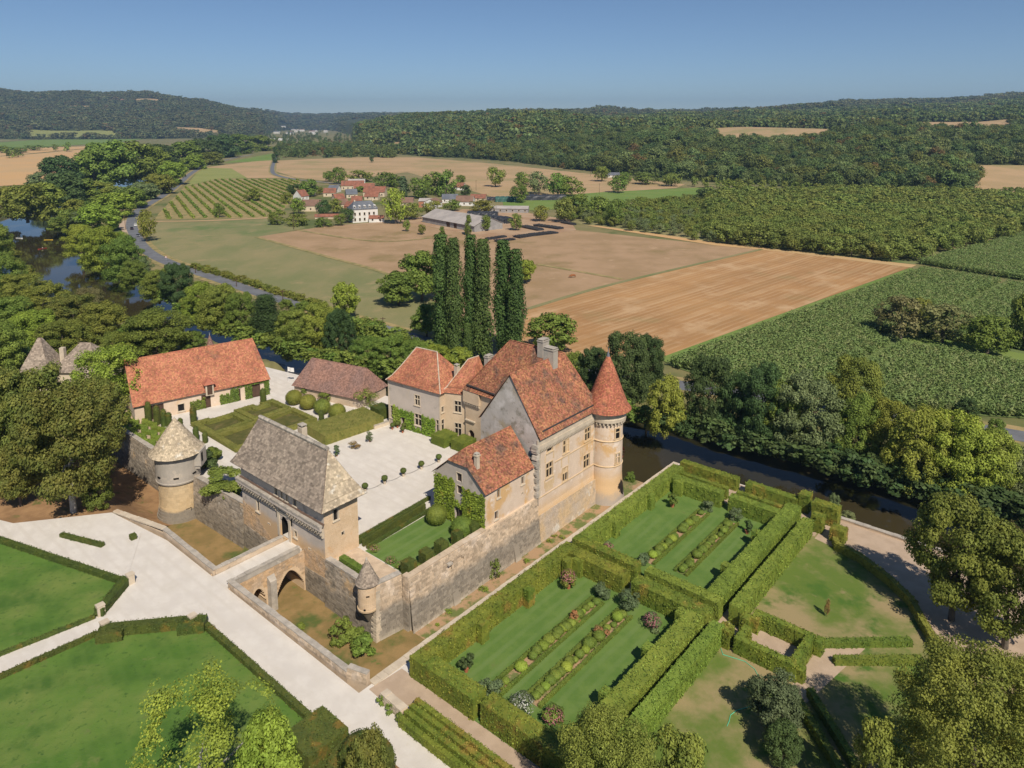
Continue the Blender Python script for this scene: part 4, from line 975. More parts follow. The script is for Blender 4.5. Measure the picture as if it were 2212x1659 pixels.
# ---- bartizan on the corner
t = thing('bartizan', 'small round stone turret with grey cone roof on the rampart corner', 'turret', W(-.15, 10.75, 0))
bu, bv, br = -.45, 9.5, 1.22
mb = MB(); mb.lathe(bu, bv, [(.15, -.5), (.55, .2), (.95, .9), (1.25, 1.35), (1.36, 1.4), (1.36, 1.6), (br, 1.68), (br, 5.0)], 28); mb.build('wall', M('bartizan_stone', (.60, .45, .28), (.50, .37, .23), .9, .92, .4, 7, zband=(1.38, .1, .25, (.26, .22, .175))), t, smooth=False)
mb = MB()
for r_ in range(11):
    z = 1.72 + r_ * .3
    for k in range(16):
        a = 2 * math.pi * (k + .5 * (r_ % 2)) / 16; h = random.uniform(.01, .04)
        P = [(bu + (br + d) * math.cos(a + e), bv + (br + d) * math.sin(a + e), zz) for zz in (z, z + .3) for d, e in ((-.03, -.19), (h, -.19), (h, 0), (h, .19), (-.03, .19))]
        mb.add(P, [(0, 1, 6, 5), (1, 2, 7, 6), (2, 3, 8, 7), (3, 4, 9, 8), (5, 6, 7, 8, 9), (0, 1, 2, 3, 4)])
mb.build('turret_stones', gate_side_m, t, kind='stuff')
def slot(parent, cu, cv, r, ang, z0, z1, w, nm='loophole', m=None):
    mb = MB(); c, s = math.cos(ang), math.sin(ang); q = lambda d, x: (cu + d * c - x * s, cv + d * s + x * c)
    mb.prism([q(r - .25, -w / 2), q(r + .07, -w / 2), q(r + .07, w / 2), q(r - .25, w / 2)], z0, z1); return mb.build(nm, m or darkm, parent)
slot(t, bu, bv, br, math.atan2(77.5 - bv, -52.5 - bu), 3.55, 3.7, .42); slot(t, bu, bv, br + .04, math.atan2(77.5 - bv, -52.5 - bu) + .35, 1.72, 1.9, .25)
cone_roof(t, bu, bv, [(1.48, 4.9), (1.2, 5.4), (.62, 6.75), (.10, 7.85)], lauze, .26, .2, tip=[(.12, 7.75), (.16, 7.9), (.05, 8.2)], mat2=coping_m)

# ---- left rampart with its round tower
t = thing('rampart', 'old rampart wall from the gatehouse to the round tower', 'rampart', W(-.3, -28, -3))
mb = MB(); mb.prism([(0, -21), (-.6, -35.5), (.2, -35.5), (.8, -21)], -3.2, 4.2); mb.build('wall', rampart_dark, t)
mb = MB(); masonry(mb, (-.6, -35.5), (0, -21), -3, 4.1, (), .34, .6, .09, 1, lean=.4); mb.build('rampart_stones', rampart_dark, t, kind='stuff')
coping(t, [(.4, -21.1), (-.2, -34.5)], .9, 4.203, .14, .8)
t = thing('rampart', 'dark rampart wall running left of the round tower below the terraced beds', 'rampart', W(-.5, -60, -3))
mb = MB(); mb.prism([(-.4, -40), (-.6, -84), (.2, -84), (.3, -40)], -3.2, 3.9); mb.build('wall', rampart_dark, t)
mb = MB(); masonry(mb, (-.6, -84), (-.4, -40), -3, 3.8, (), .34, .62, .09, 1, lean=.4); mb.build('rampart_stones', rampart_dark, t, kind='stuff')
coping(t, [(0, -40.5), (-.2, -83)], .9, 3.903, .14, 1.0)
t = thing('round_tower', 'round stone tower with pale cone roof on the left rampart', 'tower', W(-1.8, -37.9, -3))
tu, tv = -1.6, -38.6
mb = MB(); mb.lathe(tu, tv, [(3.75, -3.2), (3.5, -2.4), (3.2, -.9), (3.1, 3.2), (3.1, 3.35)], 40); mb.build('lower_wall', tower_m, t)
mb = MB(); mb.lathe(tu, tv, [(3.2, 3.3), (3.42, 3.5), (3.48, 3.75), (3.4, 3.8), (3.5, 8.4)], 40); mb.build('upper_wall', tower_grey, t)
mb = MB()
for r_ in range(13):
    z = -2.9 + r_ * .47; rb = float(np.interp(z, [-3.2, -2.4, -.9, 3.2], [3.75, 3.5, 3.2, 3.1]))
    for k in range(34):
        a = 2 * math.pi * (k + .5 * (r_ % 2)) / 34; h = random.uniform(.015, .05)
        P = [(tu + (rb + d) * math.cos(a + e), tv + (rb + d) * math.sin(a + e), zz) for zz in (z, z + .45) for d, e in ((-.08, -.09), (h, -.09), (h, .0), (h, .09), (-.08, .09))]
        mb.add(P, [(0, 1, 6, 5), (1, 2, 7, 6), (2, 3, 8, 7), (3, 4, 9, 8), (5, 6, 7, 8, 9), (0, 1, 2, 3, 4)])
mb.build('tower_stones', tower_m, t, kind='stuff')
CA = math.atan2(77.5 - tv, -52.5 - tu)                      # bearing of the viewer from the tower
slot(t, tu, tv, 3.45, CA + .12, 4.65, 4.85, .8); slot(t, tu, tv, 3.45, CA - .75, 4.7, 4.9, .7); slot(t, tu, tv, 3.45, CA + 1.0, 4.65, 4.9, .6)
slot(t, tu, tv, 3.25, CA - .35, -2.25, -.95, .85, 'doorway'); slot(t, tu, tv, 3.2, CA - .95, -1.6, -1.35, 1.0); slot(t, tu, tv, 3.2, CA + 1.05, -1.9, -1.6, .8)
slot(t, tu, tv, 3.48, CA + .15, 7.8, 8.15, .35); slot(t, tu, tv, 3.48, CA - .4, 7.8, 8.15, .35)
mb = MB(); bx = (tu + 4.1 * math.cos(CA - 1.15), tv + 4.1 * math.sin(CA - 1.15))
c, s = math.cos(CA - 1.15), math.sin(CA - 1.15); q = lambda d, x: (tu + d * c - x * s, tv + d * s + x * c)
mb.prism([q(3.0, -1.2), q(4.3, -1.2), q(4.3, 1.2), q(3.0, 1.2)], 5.8, 8.4); mb.prism([q(3.0, -1.0), q(4.0, -1.0), q(4.0, 1.0), q(3.0, 1.0)], 5.3, 5.795); mb.build('latrine_box', tower_grey, t)
mb = MB(); mb.prism([q(4.1, .3), q(4.33, .3), q(4.33, .9), q(4.1, .9)], 6.5, 8.0); mb.build('window', darkm, t)
cone_roof(t, tu, tv, [(4.25, 8.2), (3.6, 8.75), (1.95, 11.2), (.12, 13.7)], lauze_pale, .36, .28, tip=[(.2, 13.4), (.14, 13.7), (.04, 13.95)], mat2=coping_m)
# ---- the main house
h = thing('chateau', 'tall cream stone manor with steep red tiled roof and corner tower', 'chateau', W(38, 6, TZ))
FV = 12.2; U0, U1 = 30.4, 46.6
p0, p1 = (U0, FV), (U1, FV)
FO = lambda a, b, c, d: (a - U0, b - U0, c, d)
wA = FO(32.75, 34.4, 6.55, 8.95); wB = FO(37.1, 38.5, 4.15, 6.5); wC = FO(43.05, 44.75, 4.15, 6.5)
t1 = FO(32.9, 34.4, 10.75, 11.6); t2 = FO(37.2, 38.7, 9.0, 11.2); t3 = FO(43.3, 44.9, 9.0, 11.2)
mb = MB(); wall(mb, p0, p1, 2.0, 13.8, [wA, wB, wC, t1, t2, t3], .35, 1)
mb.poly((U0, FV, 2.0), (U1, FV, 2.0), (U1, FV + .9, -3.2), (U0, FV + .9, -3.2))
wall(mb, (U1, FV), (49.2, 8), -4, 13); wall(mb, (49.2, 8), (49.2, -12), -4, 13.2)
mb.build('facade_wall', cream, h)
window(h, p0, p1, wA); window(h, p0, p1, wB, blind=(1, 3)); window(h, p0, p1, wC)
window(h, p0, p1, t1, cross=False); window(h, p0, p1, t2, blind=(2, 3)); window(h, p0, p1, t3)
F = opening_frame(p0, p1, 1)
for z, s0, s1 in ((8.5, 4.6, U1 - U0), (4.0, -.1, U1 - U0)):
    mb = MB(); bar(mb, F, s0, s1 - .002, z - .1, z + .06, -.02, .1); mb.build('string_course', ochre_m, h)
for s, z0, z1 in ((2.0, 5.0, 6.35), (4.3, 5.0, 6.35), (6.4, 6.9, 8.3), (8.35, 6.9, 8.3), (12.4, 6.9, 8.3), (14.6, 6.9, 8.3), (2.1, 9.3, 10.5), (4.25, 9.3, 10.5)):
    mb = MB(); bar(mb, F, s - .15, s + .15, z0, z1, -.02, .03); mb.build('stone_pilaster', ochre_m, h)
mb = MB(); bar(mb, F, 2.15, 4.15, 4.35, 5.9, -.02, .045); mb.build('blocked_window', ochre_m, h)
mb = MB(); masonry(mb, (U0, FV + .03), (U0 + .9, FV + .03), 4.0, 11.4, (), .32, .45, .05); masonry(mb, (U1 - .75, FV + .03), (U1 - .1, FV + .03), 4.2, 11.3, (), .4, .4, .04); mb.build('quoins', pale_stone, h, kind='stuff')
mb = MB(); masonry(mb, (U0, FV + .45), (U1, FV + .45), -3, 1.4, (), .32, .6, .04, lean=.42); mb.build('foundation_stones', M('facade_footing', (.56, .42, .26), (.48, .40, .32), .4, .95, .5, 6, island=.1, blobs=[((.62, .58, .52), .3, .54, .66), ((.30, .27, .23), .5, .58, .72)]), h, kind='stuff')
for k in range(44):                                          # corbelled cornice
    s = .25 + k * (U1 - U0 - .4) / 43
    mb = MB(); bar(mb, F, s - .1, s + .1, 11.75, 12.1, -.02, .34); bar(mb, F, s - .1, s + .1, 11.5, 11.745, -.02, .2); mb.build('corbel', pale_stone, h)
mb = MB(); bar(mb, F, -.2, U1 - U0 + .2, 12.1, 12.75, .0, .38); bar(mb, F, -.1, U1 - U0 + .1, 12.753, 13.75, .0, .26); mb.build('cornice', pale_stone, h)
# gable towards the court
mb = MB(); wall(mb, (U0, .45), (U0, FV + .35), 3.0, [(0, 14.2), (6.4, 23.0), (FV + .35 - .45, 13.85)], (), .3, 1); mb.build('gable_wall', gable_pl, h)
mb = MB()
for k in range(26):
    z = 4.4 + k * .33; r_ = .25 + .2 * math.sin(k * 1.7) + random.uniform(0, .3); mb.prism([(U0 - r_ - .1, FV - .5 - random.uniform(0, .3)), (U0 + .1, FV - .5), (U0 + .1, FV + .35 + random.uniform(0, .12)), (U0 - r_, FV + .3)], z, z + .3)
mb.build('toothing_stones', coping_m, h, kind='stuff')
RZ = 23.1; RV = 6.9; RU = 44.4
faces = [[(30.15, RV, RZ), (RU, RV, RZ), (46.75, 12.25, 14.75), (30.35, 12.25, 14.75)], [(30.35, 12.25, 14.75), (46.75, 12.25, 14.75), (46.9, 12.85, 13.9), (30.4, 12.85, 13.9)],
         [(30.15, RV, RZ), (RU, RV, RZ), (39.2, .9, 14.2), (30.15, .2, 14.2)],
         [(RU, RV, RZ), (RU, -5.1, 22.9), (40.0, -11.6, 14.6), (39.4, .9, 14.6)], [(40.0, -11.6, 14.6), (39.4, .9, 14.6), (38.75, .9, 13.5), (39.0, -12.2, 13.5)],
         [(RU, -5.1, 22.9), (40.0, -11.6, 14.6), (39.0, -12.2, 13.5), (49.9, -12.2, 13.5)], [(RU, RV, RZ), (RU, -5.1, 22.9), (49.9, -12.2, 13.5), (46.9, 12.85, 13.9)]]
roof_faces(h, faces, tile_m, .26, .24, .05, ridges=[((30.15, RV, RZ + .03), (RU, RV, RZ + .03)), ((RU, RV, RZ), (RU, -5.1, 22.95)), ((RU, RV, RZ), (46.85, 12.8, 13.95)), ((RU, -5.1, 22.95), (39.1, -12.1, 13.55))], ridge_m=tile_m)
mb = MB(); mb.prism([(31.6, 12.2), (46.7, 12.2), (46.7, 12.36), (31.6, 12.36)], 14.66, 14.88); mb.prism([(39.3, -11.3), (39.5, -11.3), (38.95, -.3), (38.75, -.3)], 14.35, 14.55); mb.build('snow_gutter', gutter_m, h)
chimney(h, 40.6, 6.9, 21.4, 24.6, .62, 1.05, tower_grey); chimney(h, 44.4, 2.4, 21.5, 24.3, .9, .6, tower_grey)
# wall of the rear range towards the court, with its machicolated box and the arched door
q0, q1 = (39.55, -11.9), (39.3, .6)
dw = arch_cols(1.5, .75, 3.0, 5.1, .75, 8)
mb = MB(); wall(mb, q0, q1, 3.0, 13.6, dw, .5, 1); mb.build('court_wall', warm_pl, h)
F = opening_frame(q0, q1, 1)
mb = MB(); bar(mb, F, .6, 2.4, 3.0, 6.2, -.62, -.52); mb.build('door', wood_m, h)
mb = MB(); bar(mb, F, -.1, 3.9, 11.2, 13.4, -.02, .5); mb.build('bretesche', warm_pl, h)
for k in range(9):
    mb = MB(); s = .05 + k * .44; bar(mb, F, s, s + .2, 10.85, 11.197, -.02, .42); bar(mb, F, s, s + .2, 10.6, 10.847, -.02, .25); mb.build('corbel', pale_stone, h)
mb = MB(); bar(mb, F, .2, 2.6, 7.6, 7.8, -.02, .35); mb.build('door_hood', pale_stone, h)
# round corner tower
t = thing('corner_tower', 'round cream tower with red cone roof at the riverside corner', 'tower', W(48.4, 12.6, -4))
cu_, cv_ = 48.85, 12.9
mb = MB(); mb.lathe(cu_, cv_, [(3.6, -4.4), (3.35, -3.0), (2.9, 0.5), (2.8, 2.0), (2.75, 11.8)], 44); mb.build('wall', cream, t)
for z in (3.95, 8.5):
    mb = MB(); mb.lathe(cu_, cv_, [(2.7, z - .14), (2.88, z - .1), (2.92, z + .0), (2.84, z + .08), (2.7, z + .12)], 44); mb.build('string_course', ochre_m, t)
for k in range(30):
    a = 2 * math.pi * k / 30; c, s = math.cos(a), math.sin(a); q = lambda d, x: (cu_ + d * c - x * s, cv_ + d * s + x * c)
    mb = MB(); mb.prism([q(2.7, -.11), q(3.2, -.11), q(3.2, .11), q(2.7, .11)], 11.5, 11.9); mb.prism([q(2.7, -.11), q(3.0, -.11), q(3.0, .11), q(2.7, .11)], 11.2, 11.497); mb.build('corbel', pale_stone, t)
mb = MB(); mb.lathe(cu_, cv_, [(2.8, 11.9), (3.28, 11.92), (3.32, 12.5), (3.24, 12.55), (3.3, 14.0)], 44); mb.build('parapet', pale_stone, t)
TA = math.atan2(77.5 - cv_, -52.5 - cu_)
for z0, z1, da in ((8.95, 10.7, -.72), (4.4, 6.15, -.78)):
    a = TA + da; c, s = math.cos(a), math.sin(a); q = lambda d, x: (cu_ + d * c - x * s, cv_ + d * s + x * c)
    mb = MB()
    for x0, x1, zz0, zz1 in ((-.62, -.42, z0, z1 + .2), (.42, .62, z0, z1 + .2), (-.42, .42, z1, z1 + .2), (-.75, .75, z0 - .2, z0), (-.42, .42, z0 + (z1 - z0) * .6, z0 + (z1 - z0) * .6 + .12)): mb.prism([q(2.5, x0), q(2.86, x0), q(2.86, x1), q(2.5, x1)], zz0 + .002, zz1 - .002)
    w = mb.build('window', ochre_m, t)
    for k in (0, 1):
        m = MB(); a0 = z0 if k == 0 else z0 + (z1 - z0) * .6 + .12; a1 = z0 + (z1 - z0) * .6 if k == 0 else z1
        m.prism([q(2.45, -.41), q(2.77, -.41), q(2.77, .41), q(2.45, .41)], a0 + .004, a1 - .004); m.build('pane', glass, w)
for da, z in ((1.05, 7.9), (1.1, 3.2), (1.15, -.3)): slot(t, cu_, cv_, 2.8, TA + da, z, z + .28, .8)
cone_roof(t, cu_, cv_, [(4.1, 13.65), (3.5, 14.4), (2.55, 16.8), (1.2, 20.5), (.25, 22.7)], tile_bright if False else M('tower_clay_tiles', (.44, .165, .095), (.35, .125, .07), .35, .9, .3, 10, island=.34, hue=.012, blobs=[((.24, .11, .07), .4, .58, .72), ((.60, .36, .24), 2.5, .66, .76)]), .25, .22, tip=[(.34, 22.5), (.22, 23.0), (.05, 23.6), (.03, 24.3)], mat2=slate_m)

# ---- side wing with the ivy gable
w_ = thing('side_wing', 'lower cream wing with hipped red roof and ivy covered gable', 'house', W(24, 7, TZ))
X0, X1, V0, V1 = 18.7, 30.3, 1.9, 12.05
so = [(2.6, 3.2, 7.9, 9.2), (8.1, 8.75, 7.8, 9.05), (2.05, 2.75, 4.75, 6.0), (8.2, 8.5, 6.2, 6.5)]
mb = MB(); wall(mb, (X0, V1), (X1, V1), 4.2, 10.0, so, .3, 1); mb.build('wall', cream, w_)
for o in so[:3]: window(w_, (X0, V1), (X1, V1), o, cross=False, frame_m=pale_stone, glassm=shutter_m, fw=.12)
window(w_, (X0, V1), (X1, V1), so[3], cross=False, frame_m=pale_stone, sill=False, fw=.08, glassm=darkm)
go = [(4.55, 5.6, 9.85, 11.2), (4.6, 5.6, 7.9, 9.25), (4.1, 5.9, 3.0, 5.6)]
mb = MB(); wall(mb, (X0, V0), (X0, V1), 3.0, [(0, 9.95), (3.15, 12.75), (7.05, 12.75), (V1 - V0, 9.95)], go, .35, 1); wall(mb, (X1, V0), (X0, V0), 3, 9.5); mb.build('gable_wall', grey_pl, w_)
for o in go[:2]: window(w_, (X0, V0), (X0, V1), o, cross=False, frame_m=pale_stone, glassm=shutter_m, sill=False, fw=.08)
F = opening_frame((X0, V0), (X0, V1), 1)
mb = MB(); bar(mb, F, 4.1, 5.9, 3.0, 5.6, -.45, -.36); mb.build('door', shutter_m, w_)
e = .45
faces = [[(20.2, 7.0, 14.6), (X1, 7.0, 14.6), (29.4, V1 + e, 9.75), (X0 - .35, V1 + e, 9.75), (X0 - .35, 9.0, 12.75)], [(20.2, 7.0, 14.6), (X1, 7.0, 14.6), (X1, V0 - e, 9.75), (X0 - .35, V0 - e, 9.75), (X0 - .35, 5.0, 12.75)],
         [(20.2, 7.0, 14.6), (X0 - .35, 5.0, 12.75), (X0 - .35, 9.0, 12.75)]]
roof_faces(w_, faces, tile_m, .26, .24, .05, ridges=[((20.2, 7, 14.63), (X1, 7, 14.63)), ((20.2, 7, 14.63), (X0 - .33, 5.0, 12.8)), ((20.2, 7, 14.63), (X0 - .33, 9.0, 12.8))], ridge_m=tile_m)
chimney(w_, 19.9, 9.4, 12.2, 14.2, .3, .3, pale_stone, True)

# ---- middle range
m_ = thing('middle_range', 'narrow cream house range with steep orange tiled roof and mullioned windows', 'house', W(41, -14, TZ))
a0, a1 = (38.45, -16.4), (40.35, -11.2); Lm = math.hypot(1.9, 5.2)
mo = [(2.2, 3.5, 8.45, 10.65), (2.2, 3.5, 3.8, 6.3)]
mb = MB(); wall(mb, a0, a1, 3.0, 12.2, mo, .35, 1); wall(mb, a1, (46, -12.3), 3, 12.2); wall(mb, (46, -17.5), a0, 3, 12.2); mb.build('wall', warm_pl, m_)
for o in mo: window(m_, a0, a1, o, frame_m=pale_stone)
ev = [(38.05, -16.7, 12.1), (40.0, -11.7, 12.1), (46.4, -11.6, 12.1), (46.4, -16.9, 12.1)]
tp = [(43.0, -14.4, 17.7), (43.8, -12.4, 18.6), (43.8, -12.4, 18.6), (43.0, -14.4, 17.7)]
per, ring = flared(ev, tp, ((0, 0), (.2, .14), (1, 1)))
roof_faces(m_, [f for p in per for f in p], tile_bright, .26, .24, .05, ridges=[(ring[2][0], ring[2][1]), (ring[1][0], ring[2][0]), (ring[0][0], ring[1][0])], ridge_m=pale_stone)
chimney(m_, 44.9, -10.9, 15, 18.4, .7, .5, tower_grey)
mb = MB(); q = [(38.4, -16.45)]; mb.tube((38.33, -16.5, 3.1), (38.33, -16.5, 12.0), .07); mb.build('downpipe', gutter_m, m_)

# ---- west pavilion
p_ = thing('west_pavilion', 'square grey plastered pavilion with bright orange hipped roof', 'house', W(41, -23, TZ))
b0, b1 = (36.0, -29.4), (37.35, -16.3)
dirx, diry = (b1[0] - b0[0]) / 13.17, (b1[1] - b0[1]) / 13.17
wo = [(6.9, 8.15, 8.5, 10.5), (6.8, 8.5, 4.45, 6.75), (3.35, 4.25, 3.1, 5.2), (.45, 1.1, 4.4, 6.9), (12.15, 12.75, 4.4, 6.75)]
c0, c1 = (45.5, -30.2), (46.6, -17.3)
ro = [(.35, 1.0, 4.4, 6.75), (.4, .95, 8.2, 9.3)]
mb = MB(); wall(mb, b0, b1, 3.0, 12.2, wo, .35, 1); mb.build('wall', grey_pl, p_)
mb = MB(); wall(mb, b1, c1, 3.0, 12.2, ro, .35, 1); wall(mb, c0, b0, 3, 12.2); wall(mb, c1, c0, 3, 12.2); mb.build('wall', warm_pl, p_)
for i, o in enumerate(wo):
    if i == 2: continue
    window(p_, b0, b1, o, frame_m=pale_stone, vert=i < 2)
window(p_, b1, c1, ro[0], frame_m=pale_stone, vert=False); window(p_, b1, c1, ro[1], frame_m=pale_stone, cross=False)
F = opening_frame(b0, b1, 1)
mb = MB(); bar(mb, F, 3.35, 4.25, 3.1, 5.2, -.4, -.34); mb.build('door', wood_m, p_)
mb = MB(); bar(mb, F, 3.1, 3.34, 3, 5.45, -.02, .06); bar(mb, F, 4.26, 4.5, 3, 5.45, -.02, .06); bar(mb, F, 3.344, 4.256, 5.2, 5.45, -.02, .063); mb.build('door_surround', pale_stone, p_)
mb = MB(); bar(mb, F, 12.95, 13.2, 3, 12.1, -.02, .06); bar(mb, F, -.05, .2, 3, 12.1, -.02, .06); mb.build('corner_stones', pale_stone, p_)
ev = [(35.5, -29.6, 12.15), (36.95, -15.75, 12.15), (47.2, -16.8, 12.15), (46.0, -30.8, 12.15)]
tp = [(40.9, -26.4, 18.1), (41.5, -21.2, 18.1), (41.5, -21.2, 18.1), (40.9, -26.4, 18.1)]
per, ring = flared(ev, tp, ((0, 0), (.2, .12), (.5, .42), (1, 1)))
roof_faces(p_, [f for p in per for f in p], tile_bright, .26, .24, .05, under=[[(p[0], p[1], p[2] - .05) for p in ev]], ridges=[(ring[3][0], ring[3][1])] + [(ring[k][i], ring[k + 1][i]) for k in range(3) for i in (0, 1)], ridge_m=pale_stone)
chimney(p_, 42.2, -16.6, 12.5, 16.0, .4, .4, pale_stone, False)

# ---- generic house for barns and the village
def house(name, label, loc, L, D_, hw, hr, rz, wallm, roofm, hip=(0, 0), over=.4, ops=(), tiled=None, group=None, cat='house', doors=(), chim=(), dorm=0, tw=.3, ex=.28, slope_only=False, side_ops=()):
    """house with length L along x, depth D_, its front at -y; hip: how far each ridge end is pulled in (0 gable); ops: (x0,x1,z0,z1) windows, doors likewise"""
    t = thing(name, label, cat, loc, rz, group); t_o = ORG; x0, x1, y0, y1 = -L / 2, L / 2, -D_ / 2, D_ / 2
    sh = lambda o: (o[0] - x0, o[1] - x0, o[2], o[3])
    allo = [sh(o) for o in list(ops) + list(doors)]
    so_ = [(o[0] - y0, o[1] - y0, o[2], o[3]) for o in side_ops]
    def gt(h_): return hw if h_ >= .99 * D_ / 2 else [(0, hw), (D_ / 2, hw + hr), (D_, hw)] if h_ == 0 else None
    def gab(hp):
        if hp == 0: return [(0, hw), (D_ / 2, hw + hr), (D_, hw)]
        return hw
    mb = MB(None); wall(mb, (x0, y0), (x1, y0), -.3, hw, allo, .25, -1); wall(mb, (x1, y0), (x1, y1), -.3, gab(hip[1]), so_, .25, -1); wall(mb, (x1, y1), (x0, y1), -.3, hw, (), .25, -1); wall(mb, (x0, y1), (x0, y0), -.3, gab(hip[0]), [(D_ - b, D_ - a, c, d) for a, b, c, d in so_], .25, -1)
    mb.build('wall', wallm, t)
    for o in ops: window(t, (x0, y0), (x1, y0), sh(o), -1, False, pale_stone, fw=.12, depth=.22, frame=None, sill=L > 15)
    for o in so_: window(t, (x1, y0), (x1, y1), o, -1, False, pale_stone, fw=.12, depth=.22, frame=None, sill=False)
    F_ = opening_frame((x0, y0), (x1, y0), -1)
    for o in doors:
        s = sh(o); m = MB(None); bar(m, F_, s[0], s[1], s[2] + .02, s[3], -.24, -.16); m.build('door', wood_m, t)
    k = over; dz = hr / (D_ / 2) * k
    rz1 = hw + hr; e0 = (x0 - k * .6, x1 + k * .6)
    ra, rb = (e0[0] if hip[0] == 0 else x0 + hip[0]), (e0[1] if hip[1] == 0 else x1 - hip[1])
    zz = hw - dz + .02
    faces = [[(ra, 0, rz1), (rb, 0, rz1), (e0[1], y0 - k, zz), (e0[0], y0 - k, zz)], [(rb, 0, rz1), (ra, 0, rz1), (e0[0], y1 + k, zz), (e0[1], y1 + k, zz)]]
    if hip[0]: faces.append([(ra, 0, rz1), (e0[0], y0 - k, zz), (e0[0], y1 + k, zz)])
    if hip[1]: faces.append([(rb, 0, rz1), (e0[1], y1 + k, zz), (e0[1], y0 - k, zz)])
    if tiled: roof_faces(t, faces, roofm, tw, ex, .05, frame=None, ridges=[((ra, 0, rz1), (rb, 0, rz1))], ridge_m=roofm)
    else:
        m = MB(None)
        for f in faces: m.poly(*f); m.poly(*[(p[0], p[1], p[2] - .15) for p in reversed(f)])
        for a, b in ((0, 3), (1, 2)):
            pass
        for f in faces:
            for i in range(len(f)):
                a, b = f[i], f[(i + 1) % len(f)]; m.poly(a, b, (b[0], b[1], b[2] - .15), (a[0], a[1], a[2] - .15))
        m.build('roof', roofm, t)
    for (cx_, cy_, ch_) in chim:
        m = MB(None); zb = hw + hr * (1 - abs(cy_) / (D_ / 2)) - .3; m.box(cx_ - .4, cx_ + .4, cy_ - .35, cy_ + .35, zb, rz1 + ch_); m.build('chimney', pale_stone, t)
    for i in range(dorm):
        x = x0 + L * (i + .5) / dorm; m = MB(None); zd = hw + .1; yd = y0 + .35
        m.box(x - .6, x + .6, yd, yd + 1.8, zd, zd + 1.5); m.add([(x - .75, yd - .1, zd + 1.503), (x + .75, yd - .1, zd + 1.503), (x, yd - .1, zd + 2.1), (x - .75, yd + 2, zd + 1.503), (x + .75, yd + 2, zd + 1.503), (x, yd + 2, zd + 2.1)], [(0, 1, 2), (0, 3, 5, 2), (1, 4, 5, 2), (0, 1, 4, 3)]); dd = m.build('dormer', white_p, t)
        m = MB(None); m.box(x - .4, x + .4, yd - .03, yd + .02, zd + .3, zd + 1.3); m.build('pane', glass, dd)
    return t
# the barn and the shed behind the parterre
c_u, c_v = (5.6 + 29.0) / 2 + .226 * 5.6, (-67.2 - 61.7) / 2 - .974 * 5.6
dirw = Vector(W(29, -61.7)[:2]) - Vector(W(5.6, -67.2)[:2]); brz = math.atan2(dirw.y, dirw.x)
loc = W(c_u, c_v, TZ)
house('tithe_barn', 'long barn with bright orange red roof beside the parterre', (loc[0] - .9 * dirw.normalized().x, loc[1] - .9 * dirw.normalized().y, loc[2]), 26.4, 11.2, 4.2, 7.3, brz, cream, tile_bright, (0, 1.2), .55, ops=[(-5.3, -4.1, .5, 2.0)],
      doors=[(-10.4, -7.9, 0, 2.9), (-.7, 1.1, 0, 2.9), (6.0, 7.2, 0, 2.6), (8.9, 11.4, 0, 2.9)], tiled=True, cat='barn', tw=.28, ex=.26)
bl = Vector(loc); dx_, dy_ = dirw.normalized()
t = thing('barn_dormer', 'small hoist dormer with timber door at the eaves of the long barn', 'dormer', (bl.x, bl.y, bl.z), brz)
mb = MB(None); mb.box(-.8, .8, -6.25, -3.6, 2.75, 5.2); mb.build('wall', pale_stone, t)
mb = MB(None); mb.box(-.5, .5, -6.29, -6.2, 2.95, 5.0); mb.build('door', wood_m, t)
mb = MB(None); mb.add([(-1.15, -6.6, 5.15), (1.15, -6.6, 5.15), (0, -5.6, 6.3), (-1.15, -3.6, 5.25), (1.15, -3.6, 5.25), (0, -3.3, 6.3)], [(0, 1, 2), (0, 3, 5, 2), (1, 4, 5, 2)]); mb.build('roof', tile_bright, t)
sd = Vector(W(37, -39.8)[:2]) - Vector(W(32.9, -57.2)[:2]); srz = math.atan2(sd.y, sd.x); sl = W(34.95 + 4.2, -48.5 - 1.0, TZ)
house('long_shed', 'low shed with brown mottled tile roof behind the clipped balls', sl, 18.2, 8.6, 2.6, 4.6, srz, rampart_m, tile_brown, (1.4, 1.4), .5, tiled=True, cat='shed', tw=.3, ex=.28)
# ------------------------------------------------------------------ lawns, paths and planting on the terrace
def flat(name, mat, pts, z, kind='structure'):
    mb = MB(); mb.poly(*[(p[0], p[1], z) for p in pts]); return mb.build(name, mat, kind=kind)
flat('lawn', lawn, [(-19.6, -16.6), (-24.4, -12.2), (-80, -20), (-80, -60), (-33.5, -60)], TZ + .05)
flat('lawn', lawn, [(-16.9, -.9), (-25, -8.4), (-36, -9.4), (-90, -14), (-90, 46), (-16.9, 46)], TZ + .02)
flat('earth_bed', earth, [(-31, 22), (-16.5, 22), (-14.5, 27), (-14.4, 33), (-16.5, 46), (-31, 46)], TZ + .04)
flat('drive', gravel, [(-19.2, -16.2), (-12.5, -27.2), (-17.6, -27.4), (-20.4, -34.6), (-31, -62), (-37, -62), (-26.6, -40)], TZ + .06)
flat('sand_path', path_m, [(-10.2, 21.9), (-6.0, 22.3), (-6.0, 70), (-8.6, 70), (-8.6, 27), (-10.4, 26)], TZ + .02)
flat('sand_path', path_m, [(21.8, 22.2), (24, 22.2), (24, 48.2), (21.8, 48.2)], TZ + .025)
flat('sand_path', path_m, [(-6, 45), (52.5, 45), (52.5, 46.4), (-6, 46.4)], TZ + .03)
flat('sand_path', path_m, [(49.6, 22.6), (57.3, 22.6), (57.1, 48), (49.6, 48)], TZ + .02)
flat('garden_lawn', lawn_fine, [(-6, 24), (21.7, 24), (21.7, 45.2), (-6, 45.2)], TZ + .035)
flat('garden_lawn', lawn_fine, [(24, 24), (50, 24), (50, 45.2), (24, 45.2)], TZ + .035)
